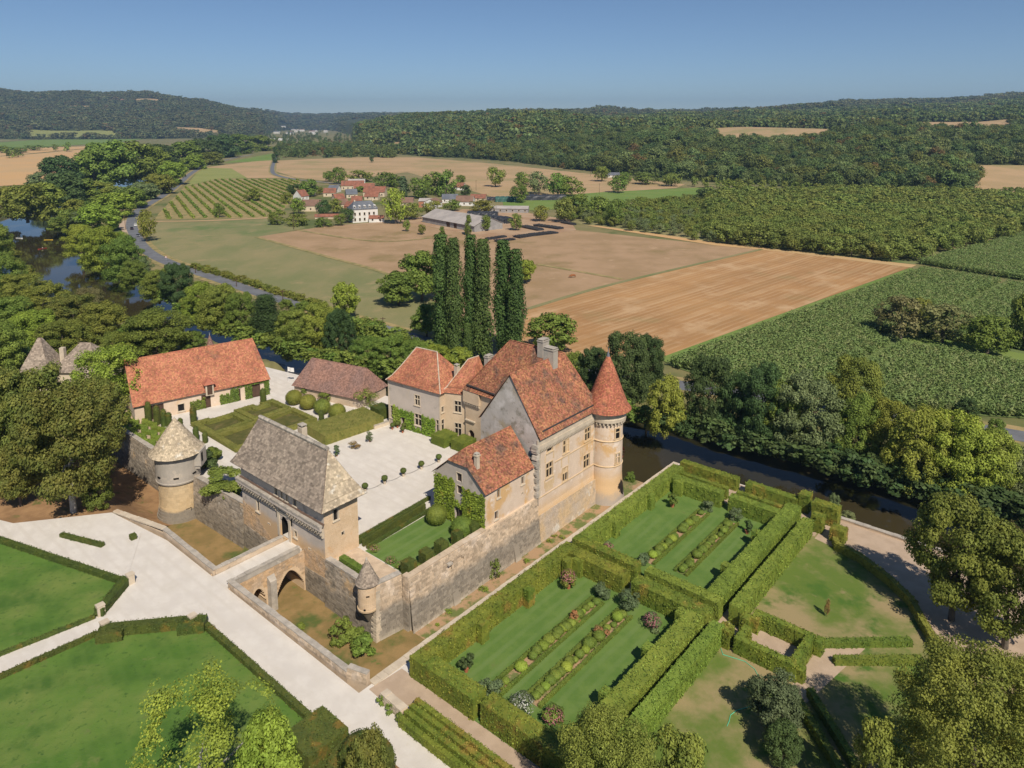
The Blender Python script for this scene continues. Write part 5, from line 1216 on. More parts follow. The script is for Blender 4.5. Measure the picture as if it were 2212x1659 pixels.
flat('dry_lawn', lawn_dry, [(-16, 46.5), (20, 46.5), (50, 46.5), (57, 48), (57, 112), (-16, 112)], TZ + .015)
flat('riverside_path', path_m, [(49, 48.2), (56.8, 48.2), (57, 112), (51, 112), (47, 90), (41, 76), (36, 67.5), (40, 63.8), (44.5, 60), (47.6, 55)], TZ + .03)
flat('sand_floor', path_m, [(20, 49), (25.6, 49), (25.6, 55.2), (20, 55.2)], TZ + .03)
flat('sand_path', path_m, [(18.8, 55.6), (27.5, 56), (30, 60), (17, 57.5)], TZ + .028)
flat('inner_lawn', lawn_fine, [(5.4, 1.6), (18.5, 1.2), (18.5, 10.9), (5.5, 11.0)], TZ + .03)
flat('paved_strip', M('pale_paving', (.62, .48, .34), (.50, .38, .27), 1.2, .95, .5, 5), [(.8, .1), (5.3, .1), (5.3, 10.5), (.8, 10.4)], TZ + .03)
GH = 'clipped hedges of the walled gardens'
H0, H1 = TZ, 5.5
def gh(label, path, w, z1=H1, mat='hedge', **k): return hedge('clipped_hedge', label, path, w, TZ, z1, mat, group=GH, **k)
gh('tall hedge along the retaining wall, left side of the nearer garden', [(-6.2, 24.75), (22.3, 24.75)], 1.9)
gh('tall hedge across the near end of the nearer garden, left of its gap', [(-5.2, 25.75), (-5.2, 33.15)], 2.0)
gh('tall hedge across the near end of the nearer garden, right of its gap', [(-5.0, 33.95), (-5.0, 45.1)], 2.0)
gh('tall hedge closing the far end of the nearer garden, left of the opening', [(21.25, 25.75), (21.25, 33.9)], 2.0)
gh('tall hedge closing the far end of the nearer garden, right of the opening', [(21.25, 35.2), (21.25, 45.2)], 2.0)
gh('tall hedge along the right side of the nearer garden', [(-3.9, 44.0), (20.2, 44.0)], 2.2, mat='hedge_fresh')
gh('outer hedge beside the narrow gap right of the nearer garden', [(-4.5, 46.75), (20.3, 46.75)], 1.5, mat='hedge_fresh')
gh('hedge across the near end of the farther garden, left of the opening', [(24.05, 24.0), (24.05, 34.0)], 1.5)
gh('hedge across the near end of the farther garden, right of the opening', [(24.05, 35.3), (24.05, 45.3)], 1.5, mat='hedge_fresh')
gh('tall hedge along the retaining wall, left side of the farther garden', [(24.8, 24.95), (52.3, 24.95)], 1.9, mat='hedge_fresh')
gh('hedge closing the far end of the farther garden, left of its opening', [(48.7, 25.9), (48.7, 34.3)], 1.6, mat='hedge_fresh')
gh('hedge closing the far end of the farther garden, right of its opening', [(48.7, 35.6), (48.7, 43.0)], 1.6, mat='hedge_fresh')
gh('lower hedge strip behind the far garden hedge, left piece', [(51.4, 25.9), (51.4, 34.0)], .9, 5.0)
gh('lower hedge strip behind the far garden hedge, right piece', [(51.4, 35.5), (51.4, 43.4)], .9, 5.0)
gh('tall hedge along the right side of the farther garden', [(24.8, 44.1), (52.2, 44.1)], 2.1, mat='hedge_fresh')
gh('outer hedge beside the gap right of the farther garden', [(24.2, 47.0), (49.5, 47.0)], 1.5, mat='hedge_fresh')
gh('rusty topped hedge block at the near corner of the cross path', [(20.4, 46.9), (20.4, 48.3)], 1.6, 5.3)
gh('riverside hedge nearest the corner tower', [(55.3, 24.0), (55.3, 34.0)], 1.5, 5.0)
gh('riverside hedge in the middle, with a higher end', [(55.3, 35.5), (55.3, 43.6)], 1.5, 5.0)
gh('high hedge block at the end of the middle riverside hedge', [(55.9, 43.7), (55.9, 45.2)], 1.9, 5.9)
gh('high hedge block by the river beside the footpath', [(54.6, 46.1), (54.6, 49.8)], 1.9, 5.9)
gh('narrow hedge block at the path corner near the river', [(51.4, 47.0), (51.4, 48.6)], 1.5, 5.6)
gh('small square hedge block at the start of the curved low hedge', [(50.7, 49.9), (50.7, 51.9)], 1.9, 5.0)
k = 0
for lab, u, v in (('first', 2.9, 26.0), ('second', 11.2, 26.1), ('third', 19.0, 26.2)):
    gh('%s hedge buttress on the wall side of the nearer garden' % lab, [(u, v - .3), (u, v + .55)], 1.3, 5.45)
for lab, u in (('first', 3.4), ('second', 11.8), ('third', 19.4)): gh('%s hedge buttress on the right side of the nearer garden' % lab, [(u, 42.0), (u, 42.95)], 1.3, 5.45, 'hedge_fresh')
for lab, u in (('first', 31.0), ('second', 41.0)):
    gh('%s hedge buttress on the wall side of the farther garden' % lab, [(u, 25.85), (u, 26.6)], 1.2, 5.45, 'hedge_fresh'); gh('%s hedge buttress on the right side of the farther garden' % lab, [(u + .5, 42.1), (u + .5, 43.05)], 1.2, 5.45, 'hedge_fresh')
gh('pair of hedge piers flanking the niche, left pier in the nearer garden', [(19.6, 27.4), (20.25, 27.4)], 1.3, 5.45); gh('pair of hedge piers in the corner of the farther garden', [(47.2, 27.4), (47.9, 27.4)], 1.5, 5.45, 'hedge_fresh')
# flower beds with box edging and clumps
def bed(which, u0, u1, v0, v1, mats, n):
    flat('flower_bed', soil_strip, [(u0, v0), (u1, v0), (u1, v1), (u0, v1)], TZ + .05)
    for s, v in (('left', v0), ('right', v1)):
        hedge('box_edging', 'low box edging on the %s of the %s' % (s, which), [(u0, v), (u1, v)], .42, TZ, 3.42, 'yew' if False else 'box', 60, .13, 'box edging of the flower beds', wob=.02)
    rng = random.Random(int(u0 * 10 + v0))
    for i in range(n):
        u = u0 + .8 + (u1 - u0 - 1.6) * i / (n - 1) + rng.uniform(-.3, .3); m = mats[i % len(mats)]; r = rng.uniform(.42, .76)
        if rng.random() < .1: continue
        topiary('box_clump', 'rounded clipped clump in the %s' % which, (u, (v0 + v1) / 2 + rng.uniform(-.22, .22)), TZ + .04, r, r * rng.uniform(1.1, 1.6), 'ball', m, 70, .13, group='clumps of the %s' % which, cat='shrub')
bed('left flower bed of the nearer garden', -2.0, 17.3, 31.5, 33.1, ['box', 'hedge_fresh', 'box', 'box', 'bright'], 23)
bed('right flower bed of the nearer garden', -.6, 17.4, 35.2, 37.1, ['hedge_fresh', 'box', 'bright', 'box'], 20)
bed('left flower bed of the farther garden', 28.4, 45.2, 32.2, 33.8, ['box', 'bright', 'box'], 19)
bed('right flower bed of the farther garden', 29.0, 45.4, 36.7, 38.3, ['hedge_fresh', 'box', 'box'], 19)
def sh(label, u, v, r, h_, mat, **k): c = W(u, v, TZ + .03); return shrub('garden_shrub', label, c, r, h_, mat, **k)
sh('blue grey shrub at the near left corner of the nearer garden beds', -2.6, 32.3, 1.15, 1.9, 'blue', n=1400)
sh('white flowering shrub at the near right corner of the beds', -2.3, 36.2, 1.35, 2.1, 'blue', n=1600, flowers='flower_white')
sh('blue grey shrub at the far end of the left bed', 18.1, 32.2, 1.2, 1.9, 'blue', n=1400)
sh('large grey green shrub beside the opening of the nearer garden', 18.6, 36.1, 1.3, 2.3, 'blue', n=1500, flowers=None)
sh('pink oleander near the right hedge of the nearer garden', 17.2, 39.9, 1.1, 1.9, 'grey', n=1300, flowers='flower_pink')
sh('pink rose bush near the bottom of the nearer garden', -1.3, 39.4, 1.1, 1.7, 'mid', n=1200, flowers='flower_pink')
sh('dry reddish bush in the left bed', 12.4, 32.3, .8, 1.2, 'redbush', n=700); sh('dry reddish bush in the right bed', 12.2, 36.1, .85, 1.2, 'redbush', n=700)
sh('potted citrus with dark leaves near the front of the nearer garden', -1.8, 28.0, .8, 1.7, 'dark', n=900, pot=.6)
sh('potted pink oleander on the lawn by the hedge niche', 17.0, 28.0, 1.05, 1.9, 'olive', n=1100, pot=.7, flowers='flower_pink')
sh('potted shrub on the lawn of the farther garden near its niche', 43.6, 28.5, .85, 1.6, 'mid', n=900, pot=.7)
sh('blue grey shrub at the near end of the farther garden beds', 27.3, 32.7, .95, 1.7, 'blue', n=1000); sh('blue grey shrub at the far end of the farther left bed', 46.2, 33.0, 1.1, 1.7, 'blue', n=1200)
sh('dark shrub at the far end of the farther right bed', 46.0, 37.6, 1.1, 1.9, 'blue', n=1200); sh('potted shrub beside the right hedge of the farther garden', 43.9, 40.3, .7, 1.4, 'dark', n=700, pot=.6)
sh('pale pink rose beside the left hedge of the farther garden', 27.2, 27.4, .8, 1.2, 'grey', n=800, flowers='flower_pink')

# hedges right of the gardens
R1 = 'hedges on the right hand lawn'
hedge('clipped_hedge', 'square hedge room with sand floor on the right hand lawn', [(22.6, 49.3), (20.1, 49.3), (20.1, 55.3), (25.7, 55.3), (25.7, 49.3), (24.2, 49.3)], .95, TZ, 5.0, 'hedge', group=R1)
hedge('clipped_hedge', 'hedge link between the cross path and the hedge room', [(24.0, 47.9), (24.0, 49.0)], 1.2, TZ, 5.0, 'hedge', group=R1); hedge('clipped_hedge', 'hedge stub at the near corner of the hedge room', [(19.9, 56.1), (20.9, 56.1)], .8, TZ, 4.6, 'hedge', group=R1); hedge('clipped_hedge', 'hedge stub at the far corner of the hedge room', [(25.2, 56.2), (26.4, 56.2)], .9, TZ, 4.8, 'hedge', group=R1)
hedge('clipped_hedge', 'upper of two low parallel hedges right of the hedge room', [(27.1, 56.0), (34.0, 63.8)], .85, TZ, 3.85, 'box', group=R1); hedge('clipped_hedge', 'lower of two low parallel hedges right of the hedge room', [(25.3, 58.0), (31.6, 65.4)], .85, TZ, 3.85, 'box', group=R1)
hedge('clipped_hedge', 'low hedge curving along the riverside path', [(49.4, 50.8), (48.1, 51.5), (47.2, 54.8), (44.5, 58.9), (41.7, 62.1), (38, 64.2), (34.1, 66.6), (28, 68.5), (20, 70)], .8, TZ, 4.2, 'olive', group=R1)
hedge('clipped_hedge', 'low hedge of the diagonal path, nearer the river', [(18.9, 57.5), (13.7, 62.6), (6, 70), (0, 76)], .75, TZ, 4.0, 'box', group=R1); hedge('clipped_hedge', 'low hedge of the diagonal path, nearer the hedged garden', [(17.4, 56.4), (11.7, 62.2), (4, 69.6), (-2, 75)], .75, TZ, 4.0, 'box', group=R1)
t = thing('river_wall', 'low rubble wall along the river edge by the riverside path', 'wall', W(56.7, 54, TZ)); mb = MB(); mb.obox((56.6, 48.6), (57.0, 90), .6, -6, 3.35); mb.build('wall', rampart_m, t); coping(t, [(56.6, 48.6), (57.0, 90)], .72, 3.353, .14, 1.0)
hose_m = M('green_hose', (.12, .55, .34), (.10, .5, .3), 2, .5)
for lab, pts in (('green garden hose looping on the dry lawn by the hedge room', [(1545, 790), (1560, 835), (1640, 860), (1720, 885), (1790, 940), (1822, 1000), (1828, 1040)]), ('green garden hose lying on the lawn left of the blue green tree', [(1830, 1200), (1740, 1218), (1660, 1240), (1615, 1275), (1605, 1320), (1590, 1355)])):
    P = [at('Y3', x, y, TZ + .06) for x, y in pts]; t = thing('garden_hose', lab, 'hose', P[0]); mb = MB(None)
    for a, b in zip(P[:-1], P[1:]): mb.tube(a, b, .035)
    mb.build('hose', hose_m, t)

# forecourt hedges and posts
FH = 'low hedges round the forecourt lawns'
hedge('low_hedge', 'low hedge along the upper edge of the left lawn', [(-19.6, -16.9), (-26.8, -39.8), (-33.5, -60)], .75, TZ, 3.75, 'yew', 45, .16, FH)
hedge('low_hedge', 'short thicker hedge with stone posts at the corner of the left lawn', [(-19.0, -16.2), (-24.0, -12.0)], 1.15, TZ, 4.05, 'yew', 45, .16, FH)
hedge('low_hedge', 'low hedge along the lower edge of the left lawn', [(-24.4, -12.1), (-80, -20)], .5, TZ, 3.45, 'yew', 40, .16, FH)
hedge('low_hedge', 'low hedge along the left edge of the large near lawn', [(-25.4, -8.7), (-36, -9.5), (-90, -14)], .6, TZ, 3.55, 'yew', 40, .16, FH)
hedge('low_hedge', 'block hedge with bulging ends at the top of the large near lawn', [(-25.0, -8.3), (-16.7, -1.0)], 1.2, TZ, 4.15, 'yew', 45, .16, FH)
hedge('low_hedge', 'left bulging end of the block hedge on the near lawn', [(-25.6, -7.9), (-23.4, -6.2)], 2.0, TZ, 4.1, 'yew', 45, .16, FH); hedge('low_hedge', 'right bulging end of the block hedge on the near lawn', [(-18.9, -2.2), (-16.6, -.3)], 2.0, TZ, 4.1, 'yew', 45, .16, FH)
hedge('low_hedge', 'long low hedge between the near lawn and the drive', [(-16.6, -.2), (-16.6, 21.9)], .75, TZ, 3.7, 'yew', 45, .16, FH)
hedge('low_hedge', 'short low hedge at the foot of the big park trees', [(-20.6, -34.6), (-17.8, -27.2)], .7, TZ, 3.6, 'yew', 45, .16, FH)
topiary('clipped_cube', 'small clipped cube at the end of the path by the park trees', (-14.2, -26.0), TZ, .4, .8, 'cube', 'yew', 60, .12)
for lab, u, v in (('upper stone post in the corner hedge of the left lawn', -18.75, -15.8), ('lower stone post in the corner hedge of the left lawn', -23.7, -12.2), ('stone post in the left end of the block hedge', -24.6, -8.6), ('stone post in the right end of the block hedge', -17.4, -1.9)):
    c = W(u, v, TZ); t = thing('stone_post', lab, 'post', c); mb = MB(); mb.prism([(u - .42, v - .36), (u + .42, v - .36), (u + .42, v + .36), (u - .42, v + .36)], TZ, 4.25); mb.build('shaft', pale_stone, t); mb = MB(); mb.prism([(u - .47, v - .41), (u + .47, v - .41), (u + .47, v + .41), (u - .47, v + .41)], 4.253, 4.38); mb.build('cap', pale_stone, t)
# bottom edge: yew block, ring hedge with dome, stepped hedges, rubble wall
hedge('yew_block', 'square flat topped yew block at the corner of the near lawn', [(-20.6, 24.4), (-16.2, 24.4)], 4.2, TZ, 5.5, 'yew', 40, .17)
cu2, cv2 = -17.3, 29.7
hedge('ring_hedge', 'round clipped yew ring beside the drive at the bottom', [(cu2 + 2.55 * math.cos(a), cv2 + 2.55 * math.sin(a)) for a in np.linspace(0, 2 * math.pi, 28, endpoint=False)], 1.0, TZ, 4.9, 'yew', 45, .17, closed=True)
topiary('yew_dome', 'clipped yew dome inside the round yew ring', (cu2, cv2), TZ, 2.05, 4.4, 'ball', 'yew', 45, .17)
for i, (u, z1) in enumerate(((-11.1, 3.95), (-10.35, 4.2), (-9.65, 4.4), (-8.95, 4.55))):
    hedge('stepped_hedge', '%s of four stepped hedges between the drive and the sand path' % ('lowest', 'second lowest', 'second highest', 'highest')[i], [(u, 27.9), (u, 70)], .62, TZ, z1, 'hedge', 45, .16, 'stepped hedges by the drive')
t = thing('rubble_wall', 'short broken rubble wall with roses by the drive', 'wall', W(-10.3, 25.8, TZ)); mb = MB(); mb.obox((-10.1, 24.1), (-10.3, 27.7), .8, TZ, 3.95); mb.build('wall', rampart_m, t)
mb = MB(); masonry(mb, (-10.5, 24.1), (-10.7, 27.7), 3, 3.95, (), .25, .4, .08, 1); masonry(mb, (-9.7, 24.1), (-9.9, 27.7), 3, 3.95, (), .25, .4, .08, -1); mb.build('wall_stones', pale_stone, t, kind='stuff'); coping(t, [(-10.1, 24.2), (-10.3, 27.6)], .9, 3.95, .14, .45, pale_stone)
for i, (u, v) in enumerate(((-10.7, 24.4), (-10.8, 26.0), (-10.9, 27.6))): sh('%s rose bush climbing the rubble wall' % ('left', 'middle', 'right')[i], u, v, .5, .9, 'mid', n=450, leaf=.15)

# moat shrubs
for lab, x, y, r, hh in (('dark fig bush against the rampart foot', 640, 745, 1.5, 3.2), ('fig bush in the moat below the bartizan, middle', 745, 770, 1.5, 2.4), ('fig bush in the moat below the bartizan, nearest', 800, 850, 1.6, 2.6), ('small weed bush at the outer moat wall', 340, 650, .5, .8)):
    shrub('fig_bush', lab, at('Y2', x, y, -2.98), r, hh, 'mid', 1400, .3)
for i in range(16):
    u = random.uniform(6, 44); shrub('moat_weed', 'weed tuft at the foot of the long rampart', W(u, random.uniform(13.6, 14.6) if i % 2 else random.uniform(14.5, 20), -2.98), random.uniform(.3, .6), random.uniform(.25, .6), 'bright', 160, .16, group='weeds in the moat strip', cat='weed')
shrub('moat_sapling', 'thin sapling growing against the long rampart', W(19.0, 13.7, -2.98), .8, 2.9, 'mid', 350, .2)

# ---- courtyard planting
hedge('clipped_hedge', 'rounded box hedge behind the front rampart parapet', [(1.5, 1.6), (1.5, 8.2)], .95, TZ, 4.3, 'box', 60, .14, round_top=True)
for i, (v, z1) in enumerate(((-1.3, 3.6), (-.4, 3.85), (.5, 4.1), (1.4, 3.6))): hedge('stepped_hedge', '%s of four stepped hedges between gravel court and inner lawn' % ('outermost', 'second', 'third', 'innermost')[i], [(5.9, v), (18.3 if i else 21, v - .6)], .44, TZ, z1, 'yew', 50, .13, 'stepped hedges of the inner lawn', wob=.03)
for i, (u, s) in enumerate(((5.6, .7), (8.7, .68), (11.5, .66), (14.6, .55), (17.6, .68))):
    topiary('clipped_cube', '%s clipped yew cube along the rampart of the inner lawn' % ('first', 'second', 'third', 'fourth', 'fifth')[i], (u, 10.5), TZ, s * 1.12, 2.2, 'cube', 'yew', 70, .13, group='yew cubes of the inner lawn')
for i, u in enumerate((7.2, 10.1, 13.0, 16.2)): shrub('rose_bush', '%s rose bush between the yew cubes' % ('first', 'second', 'third', 'fourth')[i], W(u, 10.7, TZ), .55, 1.0, 'mid', 400, .16)
for i, (u, v) in enumerate(((6.3, 2.6), (5.9, 6.4), (6.2, 8.3))): shrub('rose_bush', '%s low rose bush at the paved edge of the inner lawn' % ('first', 'second', 'third')[i], W(u, v, TZ), .8, .8, 'mid', 500, .16, flowers='flower_pink')
topiary('clipped_ball', 'large clipped ball left of the ivy gable door', (16.7, 4.1), TZ, 1.6, 2.9, 'ball', 'box', 55, .15); topiary('clipped_ball', 'large clipped ball right of the ivy gable door', (16.9, 9.2), TZ, 1.65, 2.9, 'ball', 'box', 55, .15)
PT = []
for i in range(5):
    u, v = 15.8 + 3.72 * i, -11.5 + .4 * i; PT.append((u, v)); topiary('potted_topiary', '%s potted box ball along the chain in the gravel court' % ('nearest', 'second', 'third', 'fourth', 'farthest')[i], (u, v), TZ, .55, .9, 'ball', 'yew', 80, .11, group='potted balls of the court', pot=.55, pmat=pale_stone)
t = thing('chain', 'thin chain slung between the potted balls in the gravel court', 'chain', W(23, -10.7, TZ)); mb = MB()
for (a, b), (c, d) in zip(PT[:-1], PT[1:]):
    P = [(a + (c - a) * q, b + (d - b) * q, TZ + .15 + .45 * (2 * q - 1) ** 2) for q in np.linspace(0, 1, 9)]
    for p, q in zip(P[:-1], P[1:]): mb.tube(p, q, .02, n=4)
mb.build('links', iron, t)
for i, (x, y) in enumerate(((268, 905), (305, 893), (342, 930), (352, 905))): topiary('potted_topiary', '%s small potted ball by the pavilion door' % ('leftmost', 'second', 'front', 'rightmost')[i], at('Z3', x, y, TZ)[:2], TZ, .5, .8, 'ball', 'yew', 80, .11, pot=.45, world=True)
for lab, x, y, r in (('clipped cube hedge below the mid range wall, left', 628, 1015, 1.75), ('clipped cube hedge below the middle range, right', 768, 1055, 1.65)): 
    p = at('Z3', x, y, TZ); u, v = UV(p[0], p[1]); topiary('clipped_cube', lab, (u + .8, v - .2), TZ, r, 1.9, 'cube', 'box', 60, .16)
hedge('block_hedge', 'broad flat topped hedge block at the edge of the gravel court', [(22.2, -34.2), (35.0, -33.0)], 7.2, TZ, 4.9, 'parterre', 30, .18)
topiary('clipped_cube', 'dark clipped cube beside the grey pavilion', (37.0, -33.2), TZ, 1.5, 2.4, 'cube', 'yew', 60, .14)
for i in range(4): topiary('clipped_ball', '%s big clipped ball in the row before the shed' % ('first', 'second', 'third', 'fourth')[i], (29.5 + .43 * i, -52.4 + 4.4 * i), TZ, 1.75, 3.1, 'ball', 'olive', 55, .16, group='row of clipped balls')
for lab, x, y, r, hh, m in (('potted plant at the corner of the hedge block', 970, 545, .7, 1.6, 'blue'), ('dry reddish shrub at the gravel edge', 1100, 490, 1.0, 1.6, 'redbush'), ('potted grey shrub beside the low wall', 1210, 440, .8, 1.6, 'blue')):
    shrub('court_shrub', lab, at('Z2', x, y, TZ), r, hh, m, 700, .18, pot=.45 if 'potted' in lab else 0)
t = thing('low_wall', 'low rubble wall in front of the grey pavilion', 'wall', W(33, -29, TZ)); mb = MB(); mb.obox((32.3, -29.6), (35.6, -29.2), .45, TZ, 3.7); mb.build('wall', pale_stone, t); coping(t, [(32.3, -29.6), (35.6, -29.2)], .55, 3.703, .1, .6)
# parterre
PG = 'parterre hedges'
flat('parterre_bed', M('lavender_bed', (.120, .115, .042), (.085, .09, .030), .9, 1.0, .5, 6, spec=0, blobs=[((.17, .14, .06), .6, .52, .68)]), [(10, -58.6), (27.3, -57), (27.6, -41.2), (9.6, -40.4)], TZ + .03)
A0, A1, B0_, B1_ = 10.4, 27.0, -58.0, -41.2
for lab, pts in (('outer box hedge round the nearer left compartment of the parterre', [(10.6, -50.2), (10.6, -57.6), (13.0, -57.4), (13.0, -56.4), (18.0, -56.2), (18.0, -50.4)]), ('outer box hedge round the farther left compartment of the parterre', [(19.4, -50.4), (19.4, -57.2), (22.5, -57), (22.5, -55.6), (25.0, -55.5), (25.0, -56.8), (26.8, -56.6), (26.8, -50.6)]),
        ('outer box hedge round the nearer right compartment of the parterre', [(10.4, -49.0), (10.2, -41.2), (18.2, -41.0), (18.2, -49.0)]), ('outer box hedge round the farther right compartment of the parterre', [(19.6, -49.0), (19.6, -41.4), (26.9, -41.6), (27.0, -49.2)])):
    hedge('parterre_hedge', lab, pts, 1.15, TZ, 3.75, 'parterre', 35, .16, PG, closed=True)
col = 'column shaped yews round the barn court'
for lab, fr, x, y, r, hh in (('leftmost column yew in front of the barn', 'Z1', 1080, 845, .65, 4.2), ('second column yew in front of the barn', 'Z1', 1142, 868, .65, 4.0), ('third column yew in front of the barn', 'Z1', 1192, 880, .6, 3.6), ('fourth column yew in front of the barn', 'Z1', 1228, 880, .6, 2.9), ('column yew between the barn and the parterre corner', 'Z1', 1407, 860, .65, 3.7), ('short column yew behind the round tower', 'Z1', 1312, 905, .5, 2.4),
        ('column yew beside the parterre near the round tower', 'Z1', 1425, 985, .55, 2.8), ('small column yew beside the parterre hedge', 'Z1', 1490, 1000, .5, 2.1), ('column yew at the far corner of the parterre', 'Z1', 1913, 722, .65, 3.6), ('column yew among the clipped balls', 'Z2', 860, 305, .55, 2.8)):
    topiary('column_yew', lab, at(fr, x, y, TZ)[:2], TZ, r, hh, 'column', 'yew', 60, .14, group=col, world=True)
for lab, fr, x, y, r, hh, m in (('big loose bush behind the rampart left of the gatehouse', 'Z1', 1600, 1340, 3.2, 3.2, 'mid'), ('dense dark bush right of the round tower', 'Z1', 1490, 1190, 1.9, 3.6, 'dark'), ('clipped rounded bush behind the tower path', 'Z1', 1560, 1130, 1.6, 2.2, 'box'), ('second loose bush against the gatehouse end', 'Z1', 1690, 1390, 2.0, 2.8, 'mid')):
    shrub('rampart_bush', lab, at(fr, x, y, TZ), r, hh, m, 6500 if r > 3 else 3500, .34)
# terraced beds left of the round tower
flat('terrace_path', path_m, [(1.0, -44), (1.0, -80), (10, -80), (6, -62), (4.5, -44)], TZ + .02)
for i, u in enumerate((1.1, 3.1, 4.9)):
    pts = [(u + (.45 if k % 2 else -.45), -45.5 - 2.0 * k) for k in range(15)]
    hedge('zigzag_hedge', '%s zigzag box hedge on the terrace behind the left rampart' % ('outer', 'middle', 'inner')[i], pts, 1.1, TZ, 3.75, 'hedge_fresh', 35, .17, 'zigzag hedges')
# climbers
def climber(label, p0, p1, polys, side=1, mat='ivy', dens=95, leaf=.3, fr=True, depth=.3):
    F = opening_frame(p0, p1, side); base = F(polys[0][0], 0); t = thing('climbing_vine', label, 'climber', W(base[0], base[1], TZ)); rng = np.random.default_rng(int(abs(p0[0] * 7 + p0[1] * 3)))
    n_ = np.array(F(0, 1)) - np.array(F(0, 0)); st = MB()
    PP = []; NN = []
    for (s0, s1, z0, z1) in polys:
        m = int((s1 - s0) * (z1 - z0) * dens); s = rng.uniform(s0, s1, m); z = rng.uniform(z0, z1, m)
        keep = z < z1 - (rng.uniform(0, 1, m) ** 2) * .5 - .4 * (np.sin(s * 5.1 + z0) * .5 + .5) * (z1 - z0 > 1.2); s, z = s[keep], z[keep]
        d = rng.uniform(.02, depth, len(s)); a = np.array([F(q, e) for q, e in zip(s, d)]); PP.append(np.concatenate([a, z[:, None]], 1)); NN.append(np.tile([n_[0], n_[1], .35], (len(s), 1)))
        a, b = F((s0 + s1) / 2, .05), F((s0 * .7 + s1 * .3), .05); st.tube((*a, max(TZ, z0 - 1)), (*b, z1 - .4), .04, .02, 5)
    st.build('stem', trunk_m, t)
    surface_leaves(toW(np.concatenate(PP)), toWn(np.concatenate(NN)), leaf, LF[mat], 'foliage', t, rng, .5)
climber('green vine climbing the grey pavilion round its door', b0, b1, [(2.3, 6.7, 5.25, 7.1), (4.35, 6.7, 3.05, 5.4), (6.6, 8.9, 3.05, 4.3), (8.7, 12.0, 3.05, 7.0), (12.0, 12.9, 3.05, 4.2)])
climber('yellowing vine left of the pavilion door', b0, b1, [(1.2, 2.6, 3.05, 7.4), (2.4, 3.2, 3.6, 6.2)], mat='yellow')
climber('ivy covering the gable of the side wing', (X0, V0), (X0, V1), [(-.1, 4.2, 5.6, 10.1), (-.1, 4.1, 3.1, 5.8), (5.85, 10.2, 6.2, 9.5), (5.9, 10.2, 3.1, 6.4), (4.0, 6.0, 5.75, 7.0)], dens=100)
bw0, bw1 = UV(*(bl + Vector((dx_, dy_, 0)) * 2.0 - Vector((-dy_, dx_, 0)) * 5.62)[:2]), UV(*(bl + Vector((dx_, dy_, 0)) * 12.4 - Vector((-dy_, dx_, 0)) * 5.62)[:2])
climber('vine over the right half of the barn front', bw0, bw1, [(.0, 2.2, 3.05, 5.4), (2.2, 3.9, 3.05, 6.3), (3.6, 10.3, 6.0, 7.0), (5.2, 6.7, 3.05, 6.2), (9.3, 10.4, 3.05, 7.0)], mat='mid')
bw2, bw3 = UV(*(bl - Vector((dx_, dy_, 0)) * 3.9 - Vector((-dy_, dx_, 0)) * 5.62)[:2]), UV(*(bl - Vector((dx_, dy_, 0)) * .9 - Vector((-dy_, dx_, 0)) * 5.62)[:2])
climber('vine beside the middle doors of the barn', bw2, bw3, [(.0, 3.0, 3.05, 5.4)], mat='mid')
sp0, sp1 = W(37.3, -38.7, 0), W(40, -37, 0)
for lab, x, y, r, hh in (('loose vine bush at the gable of the shed', 1180, 200, 2.4, 4.2), ('dark bushes under the eaves of the shed', 760, 100, 1.6, 2.2), ('vine bush under the shed eaves, middle', 880, 150, 1.6, 2.2)): shrub('shed_vine', lab, at('Z2', x, y, TZ), r, hh, 'mid', 1500, .26)
# ------------------------------------------------------------------ trees
T = tree_px
for i, (x, yt, w) in enumerate(((957, 514, 44), (983, 522, 38), (1018, 515, 40), (1045, 524, 42), (1086, 526, 44), (1113, 545, 44))):
    T('poplar', '%s of the six tall columnar poplars behind the manor' % ('leftmost', 'second', 'third', 'fourth', 'fifth', 'rightmost')[i], 'D', x, 772 + (i % 2) * 6, 0, w, yt, 'column', 'poplar', 1, 1 + i % 3, group='tall poplars')
T('poplar', 'short young poplar at the foot of the tall ones', 'D', 1012, 778, 0, 24, 700, 'column', 'poplar', 1, 2)
for lab, x, yb, w, yt, m in (('large round walnut tree in the meadow left of the poplars', 862, 660, 100, 588, 'mid'), ('tall round walnut touching the left poplar', 912, 650, 110, 545, 'mid'), ('small walnut at the roadside left of the poplars', 922, 728, 78, 657, 'mid'), ('leaning tree on the meadow side of the road', 747, 690, 62, 612, 'bright'), ('round tree right behind the manor roof', 1192, 762, 115, 681, 'mid'), ('small tree peeking out right of the poplars', 1137, 612, 48, 562, 'bright')):
    T('walnut_tree', lab, 'D', x, yb, 0, w, yt, 'round', m, 1)
for lab, x, yb, w, yt, m in (('lone round tree above the vineyard', 543, 434, 40, 408, 'olive'), ('lone dark tree in the vineyard', 475, 470, 26, 440, 'mid'), ('ivy covered leaning tree right of the road bend', 318, 522, 42, 455, 'olive')):
    T('lone_tree', lab, 'D', x, yb, 0, w, yt, 'round', m, 2)
FB = 'trees lining the far river bank'
